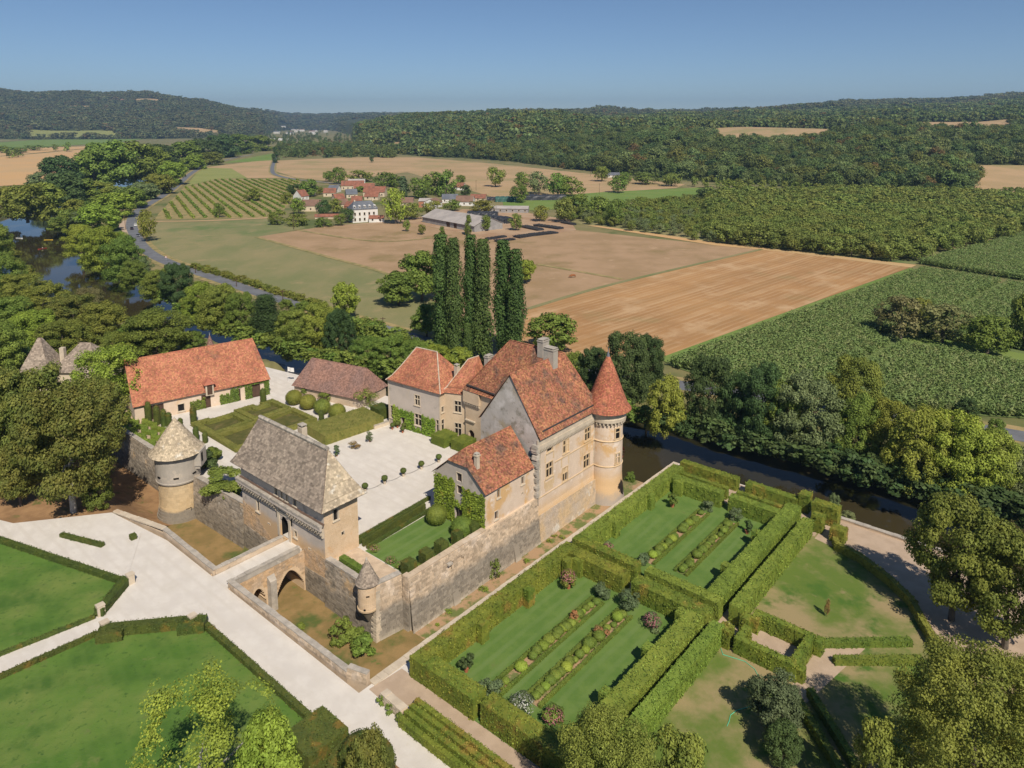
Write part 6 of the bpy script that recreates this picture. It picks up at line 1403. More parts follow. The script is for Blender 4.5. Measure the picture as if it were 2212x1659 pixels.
for (x, yb, w, yt, m, kd) in ((178, 556, 80, 482, 'bright', 'bush'), (222, 588, 95, 486, 'bright', 'bush'), (272, 612, 95, 508, 'mid', 'bush'), (248, 560, 80, 500, 'bright', 'bush'), (305, 612, 60, 552, 'grey', 'bush'), (290, 625, 60, 560, 'mid', 'bush'), (345, 655, 75, 580, 'mid', 'bush'), (385, 668, 72, 568, 'dark', 'round'), (440, 712, 95, 606, 'bright', 'bush'), (478, 722, 95, 612, 'olive', 'bush'), (522, 728, 75, 628, 'mid', 'bush'),
        (578, 738, 58, 640, 'dark', 'column'), (635, 765, 95, 668, 'mid', 'bush'), (690, 764, 90, 650, 'yellow', 'bush'), (735, 780, 75, 664, 'dark', 'bush'), (795, 800, 95, 728, 'mid', 'bush'), (845, 812, 100, 722, 'mid', 'bush'), (895, 800, 80, 735, 'mid', 'bush'), (940, 800, 80, 745, 'bright', 'bush'), (620, 690, 40, 645, 'mid', 'bush'), (655, 680, 36, 650, 'mid', 'bush'), (990, 800, 70, 752, 'bright', 'bush'), (420, 690, 60, 640, 'olive', 'bush')):
    lab = {'bright': 'bright green bushy tree in the row lining the far river bank', 'mid': 'green bushy tree in the row lining the far river bank', 'grey': 'silvery willow in the row on the far river bank', 'dark': 'dark tree standing out of the row on the far river bank', 'olive': 'olive brown bushy tree in the row on the far river bank', 'yellow': 'yellow green tree behind the long shed on the far bank'}[m]
    T('riverbank_tree', lab, 'D', x, yb, -1.5, w * 1.08, yt, kd, m, 0, group=FB)
for (x, yb, w, yt, m, kd) in ((1350, 880, 110, 714, 'dark', 'bush'), (1398, 860, 75, 722, 'dark', 'round'), (1435, 945, 82, 812, 'yellow', 'bush'), (1530, 945, 105, 762, 'dark', 'bush'), (1580, 955, 80, 800, 'dark', 'bush'), (1640, 975, 115, 782, 'dark', 'bush'), (1735, 992, 150, 805, 'grey', 'bush'), (1690, 985, 90, 820, 'mid', 'bush'), (1840, 940, 120, 768, 'olive', 'bush'), (1850, 1010, 100, 850, 'mid', 'bush'), (1915, 1025, 105, 862, 'yellow', 'bush'), (1985, 1070, 150, 878, 'yellow', 'bush'), (2060, 1085, 160, 892, 'bright', 'bush'), (2125, 1090, 130, 925, 'yellow', 'bush'), (2195, 1095, 100, 965, 'grey', 'bush'), (1280, 850, 80, 750, 'dark', 'bush'), (1235, 840, 70, 760, 'mid', 'bush'), (2270, 1090, 120, 930, 'bright', 'bush'), (2370, 1110, 130, 930, 'mid', 'bush'), (2470, 1140, 130, 950, 'bright', 'bush')):
    lab = {'bright': 'bright green tree on the far bank opposite the gardens', 'mid': 'green tree on the far bank opposite the gardens', 'grey': 'grey green ash on the far bank opposite the gardens', 'dark': 'dark poplar like tree on the far bank opposite the manor', 'olive': 'olive tree rising behind the bank trees opposite the gardens', 'yellow': 'yellow green tree on the far bank opposite the gardens'}[m]
    T('riverbank_tree', lab, 'D', x, yb, -1.5, w * 1.2, yt, kd, m, 0, group='trees on the far bank opposite the gardens')
T('lone_tree', 'small dark tree at the edge of the maize on the right', 'D', 2090, 900, 0, 46, 860, 'bush', 'dark', 1); T('lone_tree', 'small tree beside the road at the right edge', 'D', 2150, 945, 0, 40, 905, 'bush', 'mid', 1)
for lab, x, yb, w, yt, m, gp in (('sparse half bare tree in the maize, leftmost of the row', 1945, 735, 110, 642, 'dry', .55), ('sparse brown tree in the maize, second of the row', 2035, 742, 120, 658, 'dry', .45), ('dense green tree in the maize, third of the row', 2132, 766, 110, 684, 'mid', 0), ('tree at the right edge of the maize field', 2215, 760, 80, 640, 'mid', 0), ('small dark tree behind the sparse maize trees', 1985, 715, 60, 645, 'olive', 0)):
    T('field_tree', lab, 'D', x, yb, 0, w, yt, 'round', m, 1, gap=gp)
LB = 'wooded near bank at the left'
for (x, yb, z, w, yt, m, kd) in ((-15, 575, 0, 90, 480, 'mid', 'bush'), (10, 660, 1, 110, 545, 'mid', 'bush'), (50, 670, 1, 110, 590, 'olive', 'bush'), (100, 700, 1, 120, 612, 'olive', 'bush'), (165, 730, 1, 120, 632, 'rust', 'bush'), (225, 745, 1, 110, 650, 'olive', 'bush'), (20, 740, 1, 130, 640, 'mid', 'bush'), (80, 760, 1, 130, 670, 'bright', 'bush'), (345, 778, 1, 150, 668, 'mid', 'round'), (300, 760, 1, 100, 690, 'mid', 'bush'), (140, 780, 1, 130, 690, 'olive', 'bush'), (5, 830, 2, 130, 690, 'mid', 'bush'), (195, 690, 0, 80, 620, 'dry', 'bush'), (420, 770, 1, 60, 715, 'mid', 'bush'), (250, 790, 1, 90, 715, 'olive', 'bush'), (30, 800, 2, 90, 740, 'dark', 'bush')):
    lab = {'bright': 'bright green tree in the wood on the left river bank', 'mid': 'green tree in the wood on the left river bank', 'dark': 'dark bush beside the pointed grey roofs', 'olive': 'olive green tree in the wood on the left river bank', 'rust': 'rusty tinged tree in the wood on the left river bank', 'dry': 'pale dry willow at the river edge on the left'}[m]
    T('bank_tree', lab, 'D', x, yb, z, w * 1.04, yt, kd, m, 0, group=LB)
UB = 'trees along the upper river'
for (x, yb, w, yt, m, kd) in ((15, 470, 80, 405, 'olive', 'bush'), (60, 480, 90, 398, 'olive', 'bush'), (100, 470, 80, 395, 'mid', 'bush'), (95, 420, 60, 372, 'grey', 'bush'), (140, 450, 90, 372, 'dark', 'bush'), (135, 410, 80, 338, 'dark', 'round'), (175, 445, 90, 385, 'mid', 'bush'), (215, 440, 80, 392, 'olive', 'bush'), (205, 405, 80, 322, 'mid', 'bush'), (240, 400, 110, 304, 'mid', 'bush'), (290, 395, 110, 306, 'mid', 'bush'), (330, 385, 80, 318, 'mid', 'bush'), (250, 470, 80, 415, 'bright', 'bush'), (215, 500, 80, 440, 'bright', 'bush'), (280, 450, 70, 405, 'mid', 'bush'), (310, 432, 60, 395, 'grey', 'bush'), (345, 420, 60, 375, 'olive', 'bush'), (375, 400, 60, 348, 'bright', 'bush'), (350, 370, 80, 312, 'dark', 'bush'), (400, 362, 80, 305, 'mid', 'bush'), (440, 350, 70, 300, 'dark', 'bush'), (420, 366, 50, 335, 'bright', 'bush'), (455, 356, 50, 328, 'olive', 'bush'), (480, 340, 70, 290, 'dark', 'bush'), (520, 332, 60, 290, 'mid', 'bush'), (560, 326, 60, 292, 'mid', 'bush'), (290, 380, 60, 350, 'mid', 'bush'), (180, 480, 60, 455, 'grey', 'bush'), (165, 470, 50, 430, 'olive', 'bush')):
    lab = {'bright': 'bright green bush tree beside the road along the upper river', 'mid': 'green tree of the belt along the upper river', 'dark': 'dark tree of the belt along the upper river', 'grey': 'silvery willow along the upper river', 'olive': 'olive green tree of the belt along the upper river'}[m]
    T('river_belt_tree', lab, 'D', x, yb, 0, w * 1.14, yt, kd, m, 1, group=UB)
T('poplar', 'dark lone poplar standing at the lane in the far fields', 'D', 596, 352, 0, 14, 318, 'column', 'dark', 2); T('lone_tree', 'tiny round tree in the wide tan field', 'D', 803, 351, 0, 11, 338, 'round', 'dark', 3)
# park trees at the left
for lab, x, yb, w, yt, m, kd, bk in (('large lime tree with pale twin trunk in the left foreground park', 160, 1108, 235, 838, 'rust', 'round', trunk_pale), ('big park tree at the left edge behind the pale trunked lime', 25, 1075, 190, 800, 'rust', 'round', None), ('park tree behind the large lime, near the cedar', 215, 1010, 150, 815, 'rust', 'round', None), ('park tree rising behind the pale trunked lime', 95, 1040, 190, 790, 'rust', 'round', None), ('dark bush tree beside the lime trunk near the moat', 212, 1098, 78, 1030, 'mid', 'bush', None), ('small park tree left of the low hedge', 45, 1095, 110, 960, 'rust', 'round', None)):
    p = at('D', x, yb, 2.9); u, v = UV(p[0], p[1])
    T('park_tree', lab, 'D', x, yb, 2.7 if u < -12 else 0, w, yt, kd, m, 0, bark=bk)
T('cedar_tree', 'flat spreading cedar beside the pointed grey roofs', 'D', 240, 905, 2, 190, 752, 'flat', 'bright', 0, gap=.25)
T('cedar_tree', 'second spreading conifer in front of the barn end', 'D', 300, 880, 2, 90, 800, 'flat', 'mid', 0, gap=.2)
# foreground trees
for lab, x, yb, z, w, yt, m, kd, gp, bk in (('sparse birch like tree with white branches at the bottom left', 450, 1840, 3, 460, 1490, 'bright', 'round', 1.5, trunk_pale), ('yellow green treetop at the bottom left beside the yew block', 590, 1790, 3, 170, 1545, 'bright', 'bush', 0, None), ('dark leafy treetop at the bottom centre', 1310, 1860, 3, 330, 1560, 'olive', 'round', 0, None), ('leafy treetop at the bottom right of centre', 1450, 1840, 3, 200, 1595, 'olive', 'round', 0, None),
        ('blue green bushy tree on the dry lawn', 1672, 1575, 3, 150, 1462, 'blue', 'round', 0, None), ('small dark tree below the blue green one', 1690, 1655, 3, 100, 1568, 'dark', 'round', 0, None), ('broad tree by the river path, at the right', 2055, 1340, 3, 230, 1078, 'olive', 'round', 0, None), ('tree behind the riverside tree at the right edge', 2170, 1400, 3, 240, 1150, 'olive', 'round', 0, None), ('broad tree in the lower right corner', 2080, 1800, 3, 420, 1415, 'olive', 'round', 0, None), ('second tree in the lower right corner', 2240, 1700, 3, 300, 1440, 'olive', 'round', 0, None), ('tall shrubby tree at the lower right beside the diagonal hedges', 1890, 1800, 3, 160, 1560, 'olive', 'bush', 0, None), ('chestnut sprouting in front of the round yew ring', 800, 1790, 3, 130, 1575, 'rust', 'bush', 0, None)):
    T('garden_tree', lab, 'D', x, yb, z, w, yt, kd, m, 0, gap=gp, bark=bk)
T('sapling', 'lone thin sapling in the middle of the right hand lawn', 'Y4', 778, 560, TZ, 13, 432, 'round', 'redbush', 2)
for lab, x, y, w, yt in (('pale shrub on the river edge behind the high hedge block', 1195, 1250, 28, 1145), ('pale shrub hanging over the river wall', 1275, 1300, 40, 1240), ('bushes at the water below the corner tower', 110, 1080, 30, 1030)): T('river_shrub', lab, 'X5', x, y, 2.0, w, yt, 'bush', 'grey' if 'pale' in lab else 'mid', 1, cat='shrub')
# walnut orchard
OR = 'walnut orchard'
op = [(1215, 474), (1300, 490), (1540, 526), (1960, 571), (2330, 482), (2330, 435), (1900, 424), (1600, 428), (1440, 436), (1215, 458)]
OP = [at('D', x, y, 0)[:2] for x, y in op]
def inside(p, poly):
    c = False; j = len(poly) - 1
    for i in range(len(poly)):
        if (poly[i][1] > p[1]) != (poly[j][1] > p[1]) and p[0] < (poly[j][0] - poly[i][0]) * (p[1] - poly[i][1]) / (poly[j][1] - poly[i][1]) + poly[i][0]: c = not c
        j = i
    return c
e0 = (Vector(at('D', 1960, 571, 0)[:2]) - Vector(at('D', 1540, 526, 0)[:2])).normalized(); e1 = Vector((-e0.y, e0.x)); o_ = Vector(at('D', 1215, 474, 0)[:2])
pts = []
for i in range(-10, 70):
    for j in range(-40, 70):
        q = o_ + e0 * (i * 8.5) + e1 * (j * 8.5) + Vector((random.uniform(-.6, .6), random.uniform(-.6, .6)))
        if inside(q, OP): pts.append((q.length, q.x, q.y))
pts.sort(); rest = []
split = Vector(at('D', 1560, 520, 0)[:2])
for k, (d, x, y) in enumerate(pts):
    big = dxcol(x, y) > 1555 - (d - 330) * .1
    if big: w, hh, m = random.uniform(9.0, 13.0), random.uniform(7.6, 10.8), 'walnut'
    else: w, hh, m = random.uniform(5.0, 7.0), random.uniform(4.5, 6.2), 'grey' if random.random() < .45 else 'walnut'
    if k < 300: place_tree('walnut_tree', 'large crowned walnut tree in the dense orchard' if big else ('small grey green walnut in the thinner orchard rows' if m == 'grey' else 'small green walnut in the thinner orchard rows'), (x, y, 0.05), w, hh, 'round', m, 2 if d < 520 else 3, random.randint(1, 3), group=OR)
    else: rest.append((x, y, w, hh))
if rest:
    rest = np.array(rest); scatter('orchard_trees', np.stack([rest[:, 0], rest[:, 1], np.zeros(len(rest))], 1), np.stack([rest[:, 2], rest[:, 2], rest[:, 3]], 1), RNG.uniform(0, 6.28, len(rest)), [tree_meshes('round', 3, 'walnut', s)[0] for s in (1, 2, 3)], label='farther rows of the walnut orchard reading as one mass', cat='orchard')
# second orchard row line and field trees round the village
FT = 'trees scattered round the village'
for (x, yb, w, yt, m) in ((1235, 425, 62, 383, 'mid'), (1335, 417, 42, 380, 'mid'), (1070, 404, 42, 362, 'mid'), (1130, 408, 34, 372, 'mid'), (1165, 420, 50, 372, 'grey'), (1205, 425, 50, 375, 'mid'), (1125, 438, 44, 400, 'mid'), (1245, 472, 60, 420, 'mid'), (1290, 470, 50, 425, 'mid'), (1330, 488, 42, 432, 'mid'), (1220, 480, 50, 428, 'walnut'), (1170, 478, 40, 445, 'olive'), (1385, 448, 30, 425, 'mid'), (1435, 448, 30, 425, 'mid'), (1520, 440, 40, 408, 'dark'), (1580, 425, 60, 390, 'mid'), (1300, 392, 40, 360, 'mid'), (1400, 398, 60, 372, 'walnut'), (1450, 402, 50, 375, 'walnut'), (1350, 395, 36, 372, 'mid')):
    T('field_tree', {'mid': 'round green tree in the fields right of the village', 'grey': 'grey green tree in the fields right of the village', 'walnut': 'pale walnut tree in the fields right of the village', 'olive': 'olive tree beside the farm sheds', 'dark': 'dark tree at the end of the green strip'}[m], 'D', x, yb, 0, w, yt, 'round', m, 2, group=FT)
for i in range(26):
    x = 1500 + i * 24; T('young_orchard_tree', 'small round tree in the row under the wood', 'D', x, 404 + i * 1.25 + random.uniform(-2, 2), 0, random.uniform(16, 24), 382 + i * 1.3, 'round', 'walnut', 3, group='row of young trees under the wood')
VT = 'village trees'
for (x, yb, w, yt, m, kd) in ((640, 425, 36, 398, 'dark', 'round'), (672, 425, 44, 388, 'mid', 'round'), (620, 440, 26, 415, 'olive', 'bush'), (645, 462, 34, 428, 'bright', 'round'), (720, 462, 40, 430, 'olive', 'round'), (698, 468, 34, 432, 'dark', 'round'), (690, 420, 30, 405, 'olive', 'round'), (712, 392, 30, 370, 'mid', 'round'), (732, 398, 36, 362, 'mid', 'round'), (775, 392, 60, 368, 'olive', 'bush'), (830, 402, 50, 372, 'mid', 'bush'), (852, 404, 40, 378, 'mid', 'bush'), (872, 425, 30, 382, 'blue', 'cone'), (905, 428, 50, 385, 'mid', 'bush'), (940, 420, 60, 372, 'mid', 'bush'), (965, 425, 50, 368, 'mid', 'bush'), (855, 484, 52, 408, 'bright', 'round'), (888, 474, 50, 438, 'olive', 'round'), (935, 468, 40, 435, 'olive', 'round'), (1005, 424, 28, 400, 'dark', 'round'), (1040, 458, 60, 432, 'olive', 'bush'), (750, 482, 34, 450, 'dark', 'round'), (600, 485, 40, 455, 'mid', 'bush'), (640, 488, 50, 462, 'olive', 'bush'), (700, 490, 40, 470, 'mid', 'bush'), (735, 488, 26, 462, 'mid', 'round'), (975, 455, 40, 432, 'mid', 'round'), (910, 507, 20, 485, 'olive', 'round'), (955, 518, 14, 490, 'mid', 'column'), (1012, 508, 16, 465, 'mid', 'column'), (1050, 500, 22, 465, 'mid', 'round'), (1115, 498, 30, 462, 'mid', 'round'), (880, 500, 18, 475, 'mid', 'round'), (780, 415, 24, 402, 'mid', 'bush'), (995, 398, 24, 378, 'mid', 'round')):
    lab = {'dark': 'dark dense tree among the village roofs', 'mid': 'green tree among the village houses', 'bright': 'bright light green tree before the village houses', 'olive': 'olive brown tree among the village houses', 'blue': 'blue cedar in the middle of the village'}[m]
    T('village_tree', lab, 'D', x, yb, 0, w, yt, kd, m, 2, group=VT)
LFs = 'trees on the far left fields'
for (x, yb, w, yt) in ((20, 342, 26, 318), (40, 340, 22, 320), (5, 330, 24, 315), (145, 328, 18, 308), (120, 326, 14, 312), (210, 300, 16, 288), (225, 299, 14, 290), (258, 300, 12, 290), (316, 299, 12, 289), (370, 298, 10, 290), (35, 330, 60, 318), (75, 325, 50, 314)):
    T('far_tree', 'small tree on the golden fields at the far left', 'D', x, yb, 0, w, yt, 'round', 'mid', 3, group=LFs)
# roadside hedges
def bushes(label, pts, h0, n, mat, name='roadside_bushes'):
    P = [Vector(at('D', x, y, 0)[:2]) for x, y in pts]; out = []
    for i in range(n):
        t_ = random.uniform(0, len(P) - 1.001); k = int(t_); q = P[k].lerp(P[k + 1], t_ - k); out.append((q.x + random.uniform(-1, 1), q.y + random.uniform(-1, 1), 0))
    s = RNG.uniform(.7, 1.3, n); scatter(name, out, np.stack([s * h0 * 1.5, s * h0 * 1.5, s * h0], 1), RNG.uniform(0, 6, n), [tree_meshes('bush', 3, mat, q)[0] for q in (1, 2)], label=label, cat='bushes')
bushes('low scrub along the meadow side of the road', [(415, 578), (480, 597), (560, 622), (640, 648), (700, 665)], 2.0, 90, 'olive'); bushes('scrubby bushes on the river side of the road', [(700, 700), (780, 720), (880, 752), (1000, 790)], 3.6, 70, 'mid'); bushes('bank scrub along the river below the far trees', [(300, 610), (400, 680), (520, 735), (640, 770), (760, 795), (900, 820), (1100, 850), (1350, 905), (1480, 935)], 3.4, 110, 'mid', 'river_scrub')
bushes('riverside scrub opposite the gardens', [(1400, 915), (1600, 960), (1800, 1015), (2000, 1075), (2250, 1140)], 3.4, 80, 'dark', 'river_scrub')
bushes('scrub along the upper river bank', [(120, 500), (150, 470), (230, 430), (300, 410), (380, 372), (480, 342), (600, 320)], 5, 160, 'mid', 'river_scrub')
bushes('reedy scrub on the left bank of the river', [(20, 520), (40, 570), (110, 630), (220, 680), (330, 724), (450, 760)], 2.2, 70, 'olive', 'river_scrub')
# vineyard rows, each one an object
vp = [at('D', x, y, 0)[:2] for x, y in [(338, 474), (345, 462), (400, 405), (470, 388), (648, 388), (640, 418), (598, 469)]]
d0 = (Vector(at('D', 480, 478, 0)[:2]) - Vector(at('D', 402, 405, 0)[:2])); d0.normalize(); dn = Vector((-d0.y, d0.x)); c0 = Vector(at('D', 470, 430, 0)[:2]); k = 0
for i in range(-24, 25):
    seg = [c0 + dn * (i * 7.0) + d0 * (j * 4.0) for j in range(-60, 60)]; seg = [q for q in seg if inside(q, vp)]
    if len(seg) < 4: continue
    a, b = seg[0], seg[-1]
    hedge('vine_row', 'leafy vine row running across the vineyard', [(a.x, a.y), (b.x, b.y)], 1.2, .06, 1.0, 'hedge_fresh', 2.6, 1.1, 'rows of the vineyard', 'vines', frame='w', wob=.4)
# maize
def field_points(poly, sp, jit):
    P = np.array([at('D', x, y, 0)[:2] for x, y in poly]); mn, mx = P.min(0), P.max(0); ang = R(28); c, s = math.cos(ang), math.sin(ang); ctr = P.mean(0); rad = np.linalg.norm(P - ctr, axis=1).max()
    g = np.arange(-rad, rad, sp[0]); h_ = np.arange(-rad, rad, sp[1]); A, B = np.meshgrid(g, h_); A = A + RNG.normal(0, jit, A.shape); B = B + RNG.normal(0, jit, B.shape)
    X = ctr[0] + A * c - B * s; Y = ctr[1] + A * s + B * c; X, Y = X.ravel(), Y.ravel(); ins = np.zeros(len(X), bool); j = len(P) - 1
    for i in range(len(P)):
        cond = (P[i, 1] > Y) != (P[j, 1] > Y); ins ^= cond & (X < (P[j, 0] - P[i, 0]) * (Y - P[i, 1]) / (P[j, 1] - P[i, 1] + 1e-9) + P[i, 0]); j = i
    return X[ins], Y[ins], P
rng = np.random.default_rng(5); mz = []
for s_ in range(3):
    n = 40; p = np.stack([rng.uniform(-.9, .9, n), rng.uniform(-.5, .5, n), rng.uniform(.35, 1.05, n)], 1); nn = rng.normal(size=(n, 3)) * .5 + np.array([0, -.1, 1.3]); V, F = quads(p, nn, .6, rng, .45); mz.append(mesh_np('maize_plant', V, F, 4, LF['maize']))
maize_floor = M('maize_undergrowth', (.15, .20, .065), (.12, .165, .05), .4, .95, .5, 3)
for lab, poly in (('large tall maize field across the river at the right', [(1445, 790), (1668, 705), (1990, 586), (2160, 612), (2400, 660), (2400, 930), (2212, 905), (2060, 895), (1880, 872), (1700, 850), (1560, 828)]), ('farther strip of maize below the orchard at the right edge', [(1985, 570), (2220, 505), (2400, 455), (2400, 620), (2205, 606), (2100, 590)])):
    X, Y, P = field_points(poly, (1.6, .8), .22)
    keep = np.ones(len(X), bool)
    if lab.startswith('large'):
        for x0, y0, r0 in ((1945, 735, 7), (2000, 745, 7), (2060, 752, 7), (2132, 768, 8), (2200, 775, 9)):
            q = at('D', x0, y0, 0); keep &= np.hypot((X - q[0]), (Y - q[1])) > r0
        q0, q1 = np.array(at('D', 1880, 780, 0)[:2]), np.array(at('D', 2172, 612, 0)[:2]); d = q1 - q0; L = np.linalg.norm(d); keep &= np.abs((X - q0[0]) * d[1] - (Y - q0[1]) * d[0]) / L > 1.6
    X, Y = X[keep], Y[keep]; s = RNG.uniform(1.9, 2.5, len(X))
    scatter('maize_field', np.stack([X, Y, np.zeros(len(X)) + .05], 1), np.stack([s * .62, s * .62, s], 1), R(28) + RNG.choice([0, math.pi], len(X)) + RNG.normal(0, .25, len(X)), mz, label=lab, cat='maize')
    mb = MB(None); mb.poly(*[(p[0], p[1], .14) for p in P]); mb.build('maize_soil', maize_floor, kind='structure')
q = [at('D', x, y, 0) for x, y in ((1930, 735), (2000, 728), (2120, 750), (2230, 770), (2230, 795), (2100, 775), (1990, 755))]; mb = MB(None); mb.poly(*[(p[0], p[1], .3) for p in q]); mb.build('grass_island', green_f, kind='structure')
# woods on the hills
def wood_points(dx0, dx1, Y0f, Y1, dens, jit=0):
    n = int(dens * 1); return n
def wood(name, label, dx0, dx1, Ya, Yb, area, mat, size, lod, seeds=(1, 2, 3), edge=1.0):
    a0, a1 = (dx0 - CX) * _cp / FOC, (dx1 - CX) * _cp / FOC; n = int((a1 - a0) * (Yb ** 2 - Ya ** 2) / 2 / area)
    Y = np.sqrt(RNG.uniform(Ya ** 2, Yb ** 2, n)); X = RNG.uniform(a0, a1, n) * Y; d = dxcol(X, Y); k = Y > wood_start(X, Y) * edge + RNG.normal(0, 6, n)
    for (c0_, c1_, y0_, y1_) in CLEAR: k &= ~((d > c0_) & (d < c1_) & (Y > y0_) & (Y < y1_))
    X, Y = X[k], Y[k]; Z = hills(X, Y) - .4; s = size * RNG.uniform(.5, 1.45, len(X)) * (1 + .25 * np.sin(X / 47 + Y / 83) * np.sin(Y / 61)); hh = s * RNG.uniform(.85, 1.2, len(X)) * (13.0 / size) ** .75
    scatter(name, np.stack([X, Y, Z], 1), np.stack([s, s, hh], 1), RNG.uniform(0, 6.28, len(X)), [tree_meshes('bush', lod, mat, q)[0] for q in seeds], label=label, cat='wood')
wood('woodland', 'dense mixed wood on the near slope right of centre', 745, 2400, 590, 1300, 88, 'wood', 15.0, 2)
wood('woodland', 'wood on the middle ridge below the skyline', 600, 2500, 1300, 2700, 120, 'wood', 15.0, 4)
wood('woodland', 'far wooded hills on the right skyline', 1050, 2600, 2700, 4700, 330, 'far', 22.0, 4)
wood('woodland', 'wooded hill on the left skyline', -260, 745, 2450, 4600, 300, 'far', 21.0, 4)
wood('woodland', 'hazy wooded ridge at the end of the valley', 430, 1150, 4600, 7800, 900, 'far', 34.0, 4)
# tree belt across the valley floor towards the town
n = 420; X = []; Y = []
for k in range(n):
    dx_k = random.uniform(430, 800); yk = random.uniform(290, 326) if dx_k > 600 else random.uniform(276, 312)
    if 588 < dx_k < 720 and random.random() < .12: yk = random.uniform(266, 290)
    p = at('D', dx_k, yk, 0); X.append(p[0]); Y.append(p[1])
s = RNG.uniform(7, 13, n); scatter('valley_trees', np.stack([X, Y, hills(np.array(X), np.array(Y)) - .3], 1), np.stack([s, s, s * 1.2], 1), RNG.uniform(0, 6, n), [tree_meshes('bush', 3, 'wood', q)[0] for q in (1, 2, 3)], label='tree belts crossing the valley floor towards the distant town', cat='wood')
n = 260; X = []; Y = []
for k in range(n):
    p = at('D', random.uniform(600, 860), random.uniform(318, 341), 0); X.append(p[0]); Y.append(p[1])
s = RNG.uniform(9, 15, n); scatter('valley_trees', np.stack([X, Y, np.zeros(n)], 1), np.stack([s, s, s * 1.1], 1), RNG.uniform(0, 6, n), [tree_meshes('bush', 3, 'wood', q)[0] for q in (1, 2, 3)], label='dark tree belt at the near edge of the far wood, beyond the tan field', cat='wood')
# ------------------------------------------------------------------ village, farm, road users
red_r = M('village_red_tiles', (.30, .125, .08), (.215, .09, .06), .5, .9, .3, 3, blobs=[((.16, .09, .065), .3, .52, .68)]); brn_r = M('village_brown_tiles', (.23, .14, .10), (.18, .11, .08), .3, .9, .3, 3); sla_r = M('village_slates', (.15, .16, .18), (.11, .12, .14), .3, .7); gry_r = M('fibre_cement_roof', (.42, .38, .35), (.33, .30, .28), .15, .9, .2, 2)
ver_w = M('village_cream_wall', (.62, .52, .38), (.54, .45, .33), .3, .9); wht_w = M('village_white_wall', (.72, .70, .66), (.64, .62, .58), .3, .9); brk_w = M('village_brick_wall', (.42, .19, .11), (.36, .16, .09), .6, .9); tim_w = M('weathered_boards', (.34, .33, .32), (.26, .25, .245), .4, .9); tarp = M('black_tarpaulin', (.020, .022, .028), (.05, .053, .06), .8, .45, .6, 2, spec=.4)
def vh(label, fr, x, y, L, D_, hw, hr, rz, wm, rm, hip=(0, 0), **k):
    p = at(fr, x, y, .06); rz_ = R(rz); n = (math.sin(rz_), -math.cos(rz_))
    ops = k.pop('ops', None)
    if ops is None: nw = max(1, int(L / 4)); ops = [(-L / 2 + L * (i + .5) / nw - .45, -L / 2 + L * (i + .5) / nw + .45, .9, min(2.2, hw - .25)) for i in range(nw)] if hw > 1.5 else []
    return house(k.pop('name', 'village_house'), label, (p[0] - n[0] * D_ / 2, p[1] - n[1] * D_ / 2, .06), L, D_, hw, hr, rz_, wm, rm, hip, .4, ops=ops, **k)
vh('tall grey slate manor with dormers in the village', 'X2', 810, 690, 16, 11, 8.5, 4.2, 28, wht_w, sla_r, (2.5, 2.5), dorm=5, ops=[(-7 + 3 * i, -6 + 3 * i, z, z + 1.7) for i in range(5) for z in (1.0, 4.4)], chim=[(6.5, 0, 1.2), (-5, 0, .8)])
vh('low red lean-to porch beside the grey slate manor', 'X2', 888, 692, 9, 5, 2.7, 1.5, 5, wht_w, red_r)
